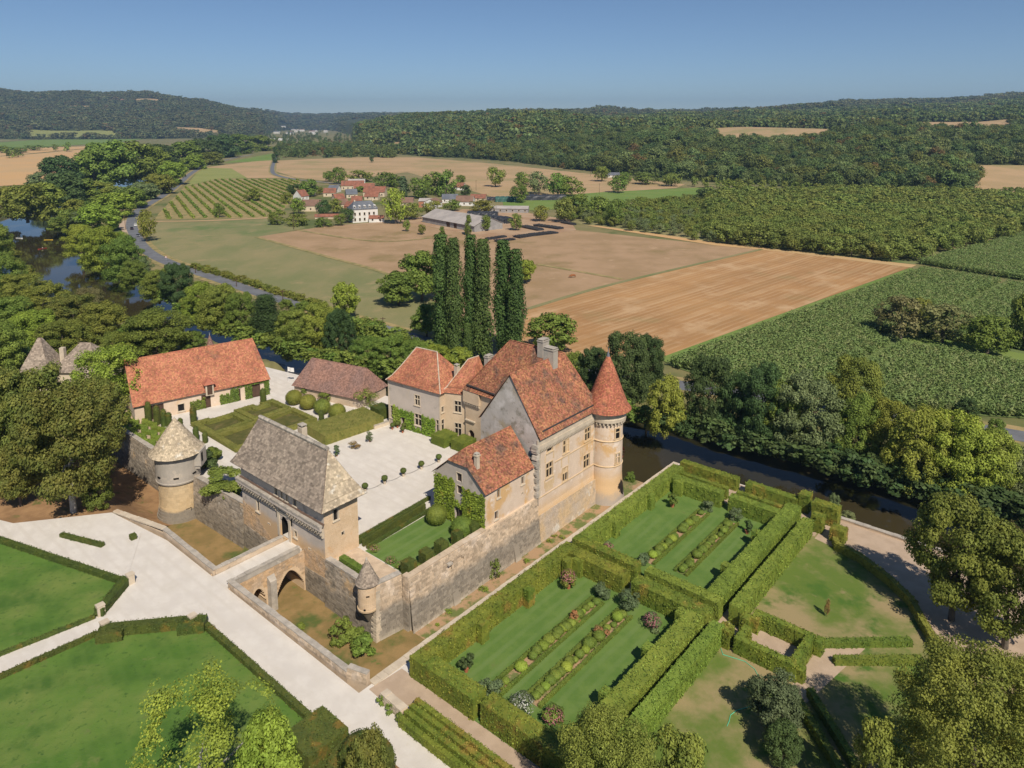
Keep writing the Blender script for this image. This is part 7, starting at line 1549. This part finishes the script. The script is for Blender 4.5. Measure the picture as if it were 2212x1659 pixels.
for a in (('long red roofed barn at the back of the village', 'X2', 715, 455, 20, 10, 4, 4.0, 8, ver_w, red_r), ('pale roofed shed behind the red barns', 'X2', 745, 425, 16, 8, 4, 2.2, 8, wht_w, gry_r), ('red roofed barn right of the long back barn', 'X2', 800, 470, 18, 9, 3.6, 3.6, 10, ver_w, red_r), ('wide red roofed house in the village centre', 'X2', 870, 505, 18, 10, 4, 4.2, -4, ver_w, red_r), ('small red roofed house below the village centre', 'X2', 850, 530, 11, 7, 3, 3.0, -6, ver_w, red_r), ('red roofed house left of the dark slate one', 'X2', 548, 505, 10, 8, 3.4, 3.4, 5, ver_w, red_r), ('dark slate roofed house in the village', 'X2', 712, 515, 9, 8, 3.4, 3.6, 20, ver_w, sla_r), ('small slate roofed house at the back left', 'X2', 570, 475, 9, 8, 3, 3.2, -12, wht_w, sla_r),
        ('steep red gabled house at the left of the village', 'X2', 372, 530, 8, 9, 3.5, 4.5, 60, wht_w, red_r), ('cream house with brown roof at the left of the village', 'X2', 412, 612, 13, 9, 4.2, 3.6, 4, ver_w, brn_r), ('red roofed house beside the brown roofed one', 'X2', 400, 500, 9, 7, 3, 3.2, 5, ver_w, red_r), ('small red roof in the village middle', 'X2', 628, 545, 8, 8, 3, 3.2, 35, ver_w, red_r), ('brown roof left of the orange barn', 'X2', 640, 585, 9, 8, 2.8, 3.2, 20, ver_w, brn_r), ('orange red barn at the front of the village', 'X2', 700, 605, 11, 8, 3, 3.0, -25, brk_w, red_r), ('red roof behind the slate manor', 'X2', 745, 560, 8, 7, 3, 3, 5, ver_w, red_r), ('low red roofed wall shed at the front left', 'X2', 540, 665, 17, 4, 1.6, 1.3, 8, ver_w, red_r), ('red roofed house at the right of the village', 'X2', 1095, 575, 12, 9, 3, 3.2, 3, ver_w, brn_r),
        ('brick barn with grey roof beside the farm', 'X2', 1245, 582, 10, 9, 4.6, 1.6, -4, brk_w, gry_r), ('brown roofed barn next to the brick one', 'X2', 1345, 582, 10, 10, 3.8, 2.6, 70, wht_w, brn_r), ('blue slate roofed house', 'X2', 1422, 550, 12, 9, 3.2, 3.2, 2, wht_w, sla_r), ('white house with brown roof and dormers', 'X2', 1525, 572, 13, 9, 3.4, 3.8, -8, wht_w, brn_r), ('red roofed house right of the white dormer house', 'X2', 1625, 540, 12, 8, 2.8, 2.6, -6, ver_w, red_r), ('white house with red roof at the field edge', 'X2', 1478, 458, 11, 8, 3.0, 3.6, -15, wht_w, red_r), ('pale green shed before the farm', 'X2', 1510, 612, 12, 7, 4.0, .8, 0, wht_w, gry_r), ('white bungalow under the wood', 'X3', 765, 735, 13, 9, 2.8, 2.6, -12, wht_w, sla_r)):
    vh(*a, group=None)
# farm
fa, fb = Vector(at('X2', 1590, 762, 0)[:2]), Vector(at('X2', 1215, 690, 0)[:2]); fr_ = Vector(at('X2', 1815, 742, 0)[:2])
dv = (fb - fa); Lb = dv.length; wv = (fr_ - fa); Wb = wv.length; ang = math.atan2(-dv.y, -dv.x); ctr = fa + dv / 2 + wv / 2
house('cattle_barn', 'large low cattle barn with pale fibre cement roof', (ctr.x, ctr.y, .13), Lb, Wb, 3.6, 4.2, ang, tim_w, gry_r, (0, 0), .6, ops=[], doors=[(-Lb * .02, Lb * .05, 0, 3.2), (Lb * .12, Lb * .18, 0, 3.2)], cat='barn')
vh('long grey farm shed behind the tarpaulin stacks', 'X2', 1810, 622, 34, 9, 3.0, 1.4, -6, tim_w, gry_r, name='farm_shed', cat='shed')
def stack(label, fr, x, y, L, D_, h_, rz, mat):
    p = at(fr, x, y, .08); t = thing('tarpaulin_stack', label, 'stack', (p[0], p[1], .12), R(rz)); mb = MB(None); n = 12
    P = []; F = []
    for i in range(n + 1):
        for j in range(9):
            a = math.pi * j / 8; k = 1 + .06 * math.sin(i * 2.1 + j); P.append((-L / 2 + L * i / n, -D_ / 2 * math.cos(a) * k, h_ * math.sin(a) ** .6 * k))
    for i in range(n):
        for j in range(8): F.append((i * 9 + j, i * 9 + j + 1, (i + 1) * 9 + j + 1, (i + 1) * 9 + j))
    F += [tuple(range(9)), tuple(range(n * 9, n * 9 + 9))]; mb.add(P, F); mb.build('cover', mat, t)
    mb = MB(None)
    for i in range(5): x_ = -L / 2 + L * (i + .5) / 5; mb.box(x_ - .25, x_ + .25, -D_ / 2 - .2, D_ / 2 + .2, 0, .3)
    mb.build('weights', tim_w, t); return t
stack('black tarpaulin stack behind the cattle barn', 'X2', 1660, 652, 20, 8, 3.6, -4, tarp); stack('black tarpaulin stack next to the straw', 'X2', 1765, 690, 16, 8, 4.0, -30, tarp); stack('small black tarpaulin stack beside the straw', 'X2', 1825, 695, 8, 7, 3.8, -40, tarp); stack('long black covered stack at the field edge', 'X2', 2080, 528, 40, 9, 4.2, 4, tarp); stack('green covered stack at the field edge', 'X2', 1825, 540, 16, 8, 4, 5, M('green_tarpaulin', (.04, .13, .10), (.05, .1, .09), .8, .5)); stack('black covered stack at the end of the row', 'X2', 1745, 530, 14, 6, 2.6, 5, tarp)
p = at('X2', 1858, 692, 0); t = thing('straw_stack', 'stack of pale straw bales beside the tarpaulins', 'bales', (p[0], p[1], .13), R(-30)); straw = M('straw', (.58, .42, .22), (.5, .35, .18), 1, .95, .4, 4)
for i in range(3):
    for j in range(3): mb = MB(None); mb.box(-3.6 + 2.45 * i, -1.25 + 2.45 * i, -1.2, 1.2, j * 1.25 + .01, j * 1.25 + 1.22); mb.build('bale', straw, t)
def tyres(label, fr, pts, w):
    P = [Vector(at(fr, x, y, .13)[:2]) for x, y in pts]; t = thing('silage_clamp', label, 'silage clamp', (P[0].x, P[0].y, .13)); mb = MB(None)
    for a, b in zip(P[:-1], P[1:]): mb.obox((a.x, a.y), (b.x, b.y), w, .13, .9)
    mb.build('cover', tarp, t); mb = MB(None)
    for a, b in zip(P[:-1], P[1:]):
        L = (b - a).length; d = (b - a).normalized(); n = Vector((-d.y, d.x))
        for i in range(int(L / 1.1)):
            for j in range(int(w / 1.0) + 1):
                q = a + d * (i * 1.1 + random.uniform(-.2, .2)) + n * ((j - int(w / 1.0) / 2) * 1.0 + random.uniform(-.2, .2)); z = .9 + random.uniform(0, .15); mb.lathe(q.x, q.y, [(.2, z), (.42, z - .02), (.45, z + .15), (.25, z + .24), (.2, z + .1)], 7, False)
    mb.build('tyres', M('old_tyres', (.025, .025, .027), (.06, .06, .062), 3, .8), t, kind='stuff')
tyres('long tyre covered silage clamp nearest the dry field', 'X2', [(1905, 805), (2000, 790), (2190, 768)], 5); tyres('tyre covered silage clamp in the middle', 'X2', [(1955, 725), (2080, 752)], 5); tyres('tyre covered silage clamp at the back', 'X3', [(205, 1085), (385, 1110)], 5); tyres('small tyre heap in the farmyard', 'X2', [(1690, 818), (1760, 808), (1825, 798)], 2.5); tyres('second small tyre heap in the farmyard', 'X2', [(1750, 832), (1840, 825), (1890, 818)], 2.0); tyres('small tyre clamp beside the track', 'X3', [(395, 1065), (485, 1080)], 3)
# far buildings
for lab, fr, x, y, Y_, L, D_, hw, hr, rz, wm, rm in (('stone farmhouse with brown roof below the left hill', 'X1', 915, 412, None, 26, 12, 6, 6, 10, ver_w, brn_r), ('second farm building below the left hill', 'X1', 955, 408, None, 14, 10, 5, 4, -10, ver_w, brn_r), ('pinkish house at the wood edge far left', 'X1', 345, 412, None, 16, 11, 6, 4, 5, ver_w, brn_r), ('long dark farm shed in the far left fields', 'X1', 300, 515, None, 36, 12, 4, 3.5, 0, tim_w, tarp), ('small red roofed hut on the far left fields', 'X1', 632, 522, None, 9, 6, 3, 2, 0, ver_w, red_r), ('pale shed at the far left edge of the fields', 'X1', 8, 518, None, 16, 8, 4, 2, 0, wht_w, gry_r), ('long white greenhouse in the far valley', 'X1', 2025, 466, None, 62, 16, 4, 2, 2, wht_w, white_p), ('brown barn at the valley tree belt', 'X1', 1535, 470, None, 22, 12, 4, 4, 5, ver_w, brn_r)):
    p = at(fr, x, y, 0); nw = max(2, int(L / 7)); house('far_house', lab, (p[0], p[1], float(hills(p[0], p[1])) + .3), L, D_, hw, hr, R(rz), wm, rm, (0, 0), .5, ops=[(-L / 2 + L * (i + .5) / nw - .6, -L / 2 + L * (i + .5) / nw + .6, 1.0, 2.6) for i in range(nw)])
def on_hill(dx, Y, lift=.3): X = (dx - CX) * _cp * Y / FOC; return (X, Y, float(hills(X, Y)) + lift)
for lab, dx, Y, L, D_, hw, hr, wm, rm in (('white house near the top of the left hill', 335, 3890, 34, 16, 9, 5, wht_w, red_r), ('pale house on the left hill crest', 318, 3870, 16, 12, 8, 5, wht_w, red_r), ('small white house high on the left hill slope', 452, 4080, 18, 14, 10, 5, wht_w, red_r), ('cream houses on the right skyline, longer one', 1460, 4380, 60, 22, 14, 9, wht_w, red_r), ('cream house on the right skyline, shorter one', 1500, 4350, 30, 20, 14, 9, wht_w, red_r), ('house with solar roof on the right hill', 1878, 1235, 44, 14, 4, 3.5, wht_w, sla_r), ('white van like hut on the right hill field', 1655, 1215, 9, 5, 3, 1.5, wht_w, gry_r)):
    nw = max(2, int(L / 8)); house('far_house', lab, on_hill(dx, Y), L, D_, hw, hr, 0, wm, rm, (0, 0), .6, ops=[(-L / 2 + L * (i + .5) / nw - 1, -L / 2 + L * (i + .5) / nw + 1, 1.0, hw - 1) for i in range(nw)])
house('garden_pavilion', 'little pavilion with steep brown roof on the right hill field', on_hill(1790, 1415), 9, 9, 4, 13, 0, ver_w, brn_r, (4.4, 4.4), .6, ops=[(-1, 1, 1, 3)])
random.seed(44)
for i in range(26):
    dx = random.uniform(592, 712); y = random.uniform(274, 291); p = at('D', dx, y, 0); L = random.uniform(18, 44); house('town_building', 'pale building of the distant town in the valley', (p[0], p[1], float(hills(p[0], p[1])) + .3), L, random.uniform(12, 18), random.uniform(6, 11), 3.5, R(random.uniform(-15, 15)), wht_w, random.choice([gry_r, brn_r, sla_r]), (0, 0), .5, ops=[(-L / 2 + L * (j + .5) / 4 - 1.2, -L / 2 + L * (j + .5) / 4 + 1.2, 1.5, 4.5) for j in range(4)], group='distant town', cat='building')
# pointed grey roofs of the building behind the cedar
t = thing('gatehouse_lodge', 'building with steep pointed grey slab roofs behind the cedar', 'house', at('D', 110, 800, 2)); 
def lodge(fr, x, y, yt, rpx, z0=2, hwall=6.0):
    b = at(fr, x, y, z0); r = rpx * b[1] / FOC; zt = height_at(fr, x, yt, b[1]); ze = height_at(fr, x, y, b[1]) + hwall
    return b, r, zt, ze
b_ = at('D', 98, 835, 2); Yd = b_[1]; sc_ = Yd / FOC; ze = height_at('D', 98, 800, Yd); zt = height_at('D', 92, 729, Yd); r_ = 34 * sc_
c = (b_[0], Yd); m = MB(None); m.prism([(c[0] - r_, c[1] - r_), (c[0] + r_, c[1] - r_), (c[0] + r_, c[1] + r_), (c[0] - r_, c[1] + r_)], 1.5, ze); m.build('wall', ver_w, t)
per, ring = flared([(c[0] - r_ * 1.12, c[1] - r_ * 1.12, ze), (c[0] + r_ * 1.12, c[1] - r_ * 1.12, ze), (c[0] + r_ * 1.12, c[1] + r_ * 1.12, ze), (c[0] - r_ * 1.12, c[1] + r_ * 1.12, ze)], [(c[0] - .4, c[1] - .2, zt), (c[0] + .2, c[1] - .2, zt), (c[0] + .2, c[1] + .2, zt), (c[0] - .4, c[1] + .2, zt)], ((0, 0), (.2, .16), (1, 1)))
roof_faces(t, [f for p in per for f in p], lauze, .45, .35, .06, frame=None)
x2 = c[0] + 82 * sc_; ze2 = ze + .3; zt2 = height_at('D', 170, 737, Yd + 4); r2 = 50 * sc_; m = MB(None); m.prism([(x2 - r2, Yd - 2), (x2 + r2, Yd - 2), (x2 + r2, Yd + 8), (x2 - r2, Yd + 8)], 1.5, ze2); m.build('wall', ver_w, t)
per, ring = flared([(x2 - r2 * 1.1, Yd - 2.6, ze2), (x2 + r2 * 1.1, Yd - 2.6, ze2), (x2 + r2 * 1.1, Yd + 8.6, ze2), (x2 - r2 * 1.1, Yd + 8.6, ze2)], [(x2 - 1.2, Yd + 3, zt2), (x2 + 1.2, Yd + 3, zt2), (x2 + 1.2, Yd + 3, zt2), (x2 - 1.2, Yd + 3, zt2)], ((0, 0), (.2, .16), (1, 1)))
roof_faces(t, [f for p in per for f in p], lauze, .45, .35, .06, frame=None)
m = MB(None); xm = c[0] + 38 * sc_; m.box(xm - .5, xm + .5, Yd + 1, Yd + 2, ze, height_at('D', 124, 755, Yd)); m.build('chimney', pale_stone, t)
p = at('D', 455, 760, 1); t = thing('turret', 'small pointed turret roof peeking over the barn ridge', 'turret', (p[0], p[1], 0)); zt = height_at('D', 454, 724, p[1]); m = MB(None); m.lathe(p[0], p[1], [(1.5, 0), (1.5, zt - 5.2)], 20); m.build('wall', pale_stone, t); cone_roof(t, p[0], p[1], [(2.0, zt - 5.4), (1.5, zt - 4.6), (.08, zt)], tile_brown, .3, .28, frame=None, tip=[(.1, zt - .1), (.03, zt + .8)])
# flag
p = at('Z1', 2093, 560, TZ); zt = height_at('Z1', 2120, 450, p[1]); t = thing('flag', 'white flag on a thin pole beside the shed', 'flag', (p[0], p[1], TZ)); m = MB(None); m.tube((p[0], p[1], TZ), (p[0], p[1], zt), .04, n=6); m.build('pole', white_p, t); m = MB(None)
P = []; F = []
for i in range(9):
    for j in range(2): P.append((p[0] + .05 + i * .17, p[1] + .08 * math.sin(i * 1.1), zt - .05 - j * 1.0 - i * .035))
for i in range(8): F.append((2 * i, 2 * i + 1, 2 * i + 3, 2 * i + 2))
m.add(P, F); m.build('cloth', white_p, t)
# cars
def car(label, fr, x, y, rz, paint):
    p = at(fr, x, y, .22); t = thing('car', label, 'car', (p[0], p[1], .215), rz); L, w = 4.2, 1.75; m = MB(None)
    prof = [(-L / 2, .35), (-L / 2, .75), (-L / 2 + .15, .9), (-1.0, .98), (-.45, 1.0), (1.9, 1.0), (L / 2 - .05, .92), (L / 2, .6), (L / 2, .35)]
    n = len(prof); P = [(a, -w / 2, z) for a, z in prof] + [(a, w / 2, z) for a, z in prof]; m.add(P, [tuple(range(n)), tuple(reversed(range(n, 2 * n)))] + [(i, (i + 1) % n, (i + 1) % n + n, i + n) for i in range(n)]); m.build('body', paint, t)
    m = MB(None); cab = [(-1.05, .98), (-.35, 1.42), (1.25, 1.45), (1.85, 1.0)]; k = len(cab); P = [(a, -(w / 2 - (.08 if i in (0, 3) else .22)), z) for i, (a, z) in enumerate(cab)] + [(a, w / 2 - (.08 if i in (0, 3) else .22), z) for i, (a, z) in enumerate(cab)]
    m.add(P, [(0, 1, 2, 3), (7, 6, 5, 4), (0, 4, 5, 1), (2, 6, 7, 3)]); m.build('windows', glass, t)
    m = MB(None); m.add([(-.37, -.66, 1.43), (1.27, -.66, 1.46), (1.27, .66, 1.46), (-.37, .66, 1.43), (-.3, -.6, 1.5), (1.2, -.6, 1.52), (1.2, .6, 1.52), (-.3, .6, 1.5)], [(4, 5, 6, 7), (0, 1, 5, 4), (1, 2, 6, 5), (2, 3, 7, 6), (3, 0, 4, 7)]); m.build('roof', paint, t)
    for sx in (-1.3, 1.3):
        for sy in (-1, 1):
            m = MB(None); m.tube((sx, sy * (w / 2 - .2), .31), (sx, sy * (w / 2 + .01), .31), .31, n=14); wh = m.build('wheel', iron, t); m = MB(None); m.tube((sx, sy * (w / 2), .31), (sx, sy * (w / 2 + .02), .31), .18, n=10); m.build('rim', zinc, wh)
    for sy in (-1, 1):
        m = MB(None); m.box(-L / 2 - .02, -L / 2 + .1, sy * .62 - .18, sy * .62 + .18, .62, .78); m.build('headlight', white_p, t)
        m = MB(None); m.box(L / 2 - .1, L / 2 + .02, sy * .66 - .12, sy * .66 + .12, .65, .82); m.build('tail_light', M('tail_light_red', (.4, .02, .02), (.4, .02, .02), 1, .4) if 'tail_light_red' not in MATS else MATS['tail_light_red'], t)
pw = M('white_car_paint', (.75, .75, .75), (.72, .72, .72), 1, .3, spec=.5); pd = M('dark_car_paint', (.02, .025, .035), (.025, .03, .04), 1, .3, spec=.5); pg = M('grey_car_paint', (.10, .11, .13), (.12, .13, .15), 1, .3, spec=.5)
def road_dir(fr, x, y):
    p = Vector(at(fr, x, y, 0)[:2]); k = min(range(len(ROADQ) - 1), key=lambda i: (ROADQ[i] - p).length); d = ROADQ[k + 1] - ROADQ[k]; return math.atan2(d.y, d.x)
car('white car driving on the road bend', 'X1', 985, 1086, road_dir('X1', 985, 1086), pw); car('dark car on the road bend left of the white car', 'X1', 957, 1112, road_dir('X1', 957, 1112) + math.pi, pd); car('dark car nearest on the road bend', 'X1', 1002, 1164, road_dir('X1', 1002, 1164), pg); car('dark car on the road behind the yellow green tree', 'X2', 378, 1306, road_dir('X2', 378, 1306), pd)
# poles and a road sign
for lab, fr, x, y, yt in (('leftmost roadside pole beyond the river', 'X1', 1420, 1432, 1385), ('second roadside pole beyond the river', 'X1', 1717, 1530, 1470), ('third roadside pole beyond the river', 'X1', 2055, 1650, 1550), ('roadside pole left of the dark car', 'X2', 212, 1290, 1185), ('roadside pole above the long shed', 'X2', 938, 1490, 1380), ('pole beside the ivy covered tree at the bend', 'X1', 1066, 1205, 1110), ('pole at the lay-by on the river side', 'X1', 912, 1115, 1010), ('pole in the field right of the village', 'X3', 663, 858, 778), ('pole below the wooded hill', 'X3', 600, 728, 670), ('pole at the village edge near the white red roofed house', 'X2', 1612, 462, 388), ('pole in the left orchard of the village', 'X2', 290, 745, 640)):
    p = at(fr, x, y, 0); zt = height_at(fr, x, yt, p[1]); t = thing('utility_pole', lab, 'pole', (p[0], p[1], 0)); m = MB(None); m.tube((p[0], p[1], -.2), (p[0], p[1], zt), .15, .1); m.build('post', wood_m, t); m = MB(None); m.box(p[0] - .8, p[0] + .8, p[1] - .06, p[1] + .06, zt - .5, zt - .36); m.build('crossarm', wood_m, t)
p = at('X1', 1207, 1345, .2); t = thing('road_sign', 'white triangular warning sign at the road edge', 'sign', p); m = MB(None); m.tube(p, (p[0], p[1], 2.2), .05); m.build('post', zinc, t); m = MB(None); z = 1.9; m.add([(p[0] - .6, p[1] - .08, z), (p[0] + .6, p[1] - .08, z), (p[0], p[1] - .08, z + 1.05), (p[0] - .6, p[1] - .05, z), (p[0] + .6, p[1] - .05, z), (p[0], p[1] - .05, z + 1.05)], [(0, 1, 2), (5, 4, 3), (0, 1, 4, 3), (1, 2, 5, 4), (2, 0, 3, 5)]); m.build('plate', MATS['tail_light_red'], t); m = MB(None); m.add([(p[0] - .42, p[1] - .09, z + .1), (p[0] + .42, p[1] - .09, z + .1), (p[0], p[1] - .09, z + .84)], [(0, 1, 2)]); m.build('face', white_p, t)
# cow grazing
p = at('X3', 472, 1462, .1); t = thing('cow', 'brown cow grazing in the dry meadow', 'cow', (p[0], p[1], .09), R(200)); hide = M('brown_hide', (.30, .12, .045), (.24, .09, .035), 2, .9)
m = bpy.data.meshes.new('cow_body'); vs = [(0, 0, 1.05), (.55, 0, 1.08), (1.0, 0, 1.05), (-.55, 0, 1.06), (-.95, 0, 1.1), (1.35, 0, .95), (1.62, 0, .6), (1.85, 0, .22), (.85, .22, .75), (.85, .22, .38), (.87, .22, .06), (.85, -.22, .75), (.85, -.22, .38), (.87, -.22, .06), (-.85, .24, .8), (-.98, .24, .45), (-.88, .24, .06), (-.85, -.24, .8), (-.98, -.24, .45), (-.88, -.24, .06), (-1.12, 0, 1.1), (-1.16, 0, .55)]
es = [(0, 1), (1, 2), (0, 3), (3, 4), (2, 5), (5, 6), (6, 7), (2, 8), (8, 9), (9, 10), (2, 11), (11, 12), (12, 13), (4, 14), (14, 15), (15, 16), (4, 17), (17, 18), (18, 19), (4, 20), (20, 21)]
rd = [.42, .40, .34, .40, .30, .22, .17, .11, .13, .08, .07, .13, .08, .07, .15, .08, .07, .15, .08, .07, .05, .03]
m.from_pydata(vs, es, []); o = link_mesh('body', m, t); m.materials.append(hide); sk = o.modifiers.new('skin', 'SKIN')
for i, v in enumerate(m.skin_vertices[0].data): v.radius = (rd[i], rd[i]); v.use_root = i == 0
o.modifiers.new('sub', 'SUBSURF').levels = 2; o.modifiers['sub'].render_levels = 2
# boats on the river
def canoe(label, fr, x, y, rz, mat, people=0):
    p = at(fr, x, y, RIV_Z); t = thing('canoe', label, 'canoe', (p[0], p[1], RIV_Z), rz); m = MB(None); n = 10; P = []; F = []
    for i in range(n + 1):
        a = -1 + 2 * i / n; w = .42 * (1 - a * a) ** .6 + .02; P += [(a * 2.3, -w, .3 + .12 * a * a), (a * 2.3, -w * .6, -.08), (a * 2.3, w * .6, -.08), (a * 2.3, w, .3 + .12 * a * a)]
    for i in range(n):
        for j in range(3): F.append((i * 4 + j, i * 4 + j + 1, i * 4 + j + 5, i * 4 + j + 4))
    m.add(P, F); m.build('hull', mat, t)
    for s in (-.8, .7): m = MB(None); m.box(s - .15, s + .15, -.36, .36, .16, .2); m.build('seat', wood_m, t)
    return p
yel = M('yellow_plastic', (.62, .42, .05), (.6, .4, .05), 1, .5); canoe('yellow canoe at the river bank', 'X1', 352, 1190, R(10), yel); pr = canoe('dark red canoe with a paddler in mid river', 'X1', 308, 1254, R(60), M('red_plastic', (.30, .05, .04), (.3, .05, .04), 1, .5)); canoe('white canoe near the left bank', 'X1', 140, 1178, R(-10), white_p); canoe('red canoe beside the corner tower', 'Z3', 1936, 1076, R(80), MATS['red_plastic'])
t = thing('person', 'person in a pale top paddling the dark red canoe', 'person', (pr[0], pr[1], RIV_Z + .2)); m = MB(None); x, y, z = pr[0], pr[1], RIV_Z
me = bpy.data.meshes.new('person_body'); vs = [(0, 0, .1), (0, 0, .35), (0, 0, .55), (0, 0, .68), (0, 0, .82), (.18, 0, .55), (.3, .2, .38), (.3, .42, .45), (-.18, 0, .55), (-.3, .2, .38), (-.25, .42, .35), (.12, .3, .12), (.12, .7, .15), (-.12, .3, .12), (-.12, .7, .15)]
me.from_pydata(vs, [(0, 1), (1, 2), (2, 3), (3, 4), (2, 5), (5, 6), (6, 7), (2, 8), (8, 9), (9, 10), (0, 11), (11, 12), (0, 13), (13, 14)], []); o = link_mesh('body', me, t); me.materials.append(M('pale_shirt', (.6, .5, .42), (.55, .45, .38), 2, .9)); o.modifiers.new('skin', 'SKIN'); rr2 = [.15, .15, .16, .06, .11, .06, .05, .04, .06, .05, .04, .08, .06, .08, .06]
for i, v in enumerate(me.skin_vertices[0].data): v.radius = (rr2[i], rr2[i]); v.use_root = i == 0
o.modifiers.new('sub', 'SUBSURF').render_levels = 2
m = MB(None); m.tube((x - .9, y + .42, z + .55), (x + .9, y + .45, z + .75), .025, n=6); m.build('paddle', wood_m, t)
# fence posts of the meadow
# things of a group that look alike are told apart by their place in the row
ORD = 'first second third fourth fifth sixth seventh eighth ninth tenth eleventh twelfth thirteenth fourteenth fifteenth sixteenth seventeenth eighteenth nineteenth twentieth'.split(); ORD += ['twenty-' + w for w in ORD[:9]]
same = {}
for o in COL.objects:
    if o.parent is None and o.get('label') and o.get('category'): same.setdefault(o['label'], []).append(o)
for lab, os_ in same.items():
    if 1 < len(os_) < 30:
        for k, o in enumerate(sorted(os_, key=lambda o: o.location.x / max(o.location.y, 1))): o['label'] = '%s, %s from the left' % (lab, ORD[k])
# ------------------------------------------------------------------ air
hz = MB(None); hz.box(-12500, 12500, -700, 12500, -9, 420)
hm = bpy.data.materials.new('haze'); hm.use_nodes = True; nt = hm.node_tree
for n in list(nt.nodes):
    if n.type == 'BSDF_PRINCIPLED': nt.nodes.remove(n)
pv = nt.nodes.new('ShaderNodeVolumePrincipled'); pv.inputs['Color'].default_value = (.47, .71, 1.0, 1); pv.inputs['Density'].default_value = HAZE; pv.inputs['Anisotropy'].default_value = .2
nt.links.new(pv.outputs[0], nt.nodes['Material Output'].inputs['Volume'])
if HAZE > 0: hz.build('haze', hm, kind='stuff')
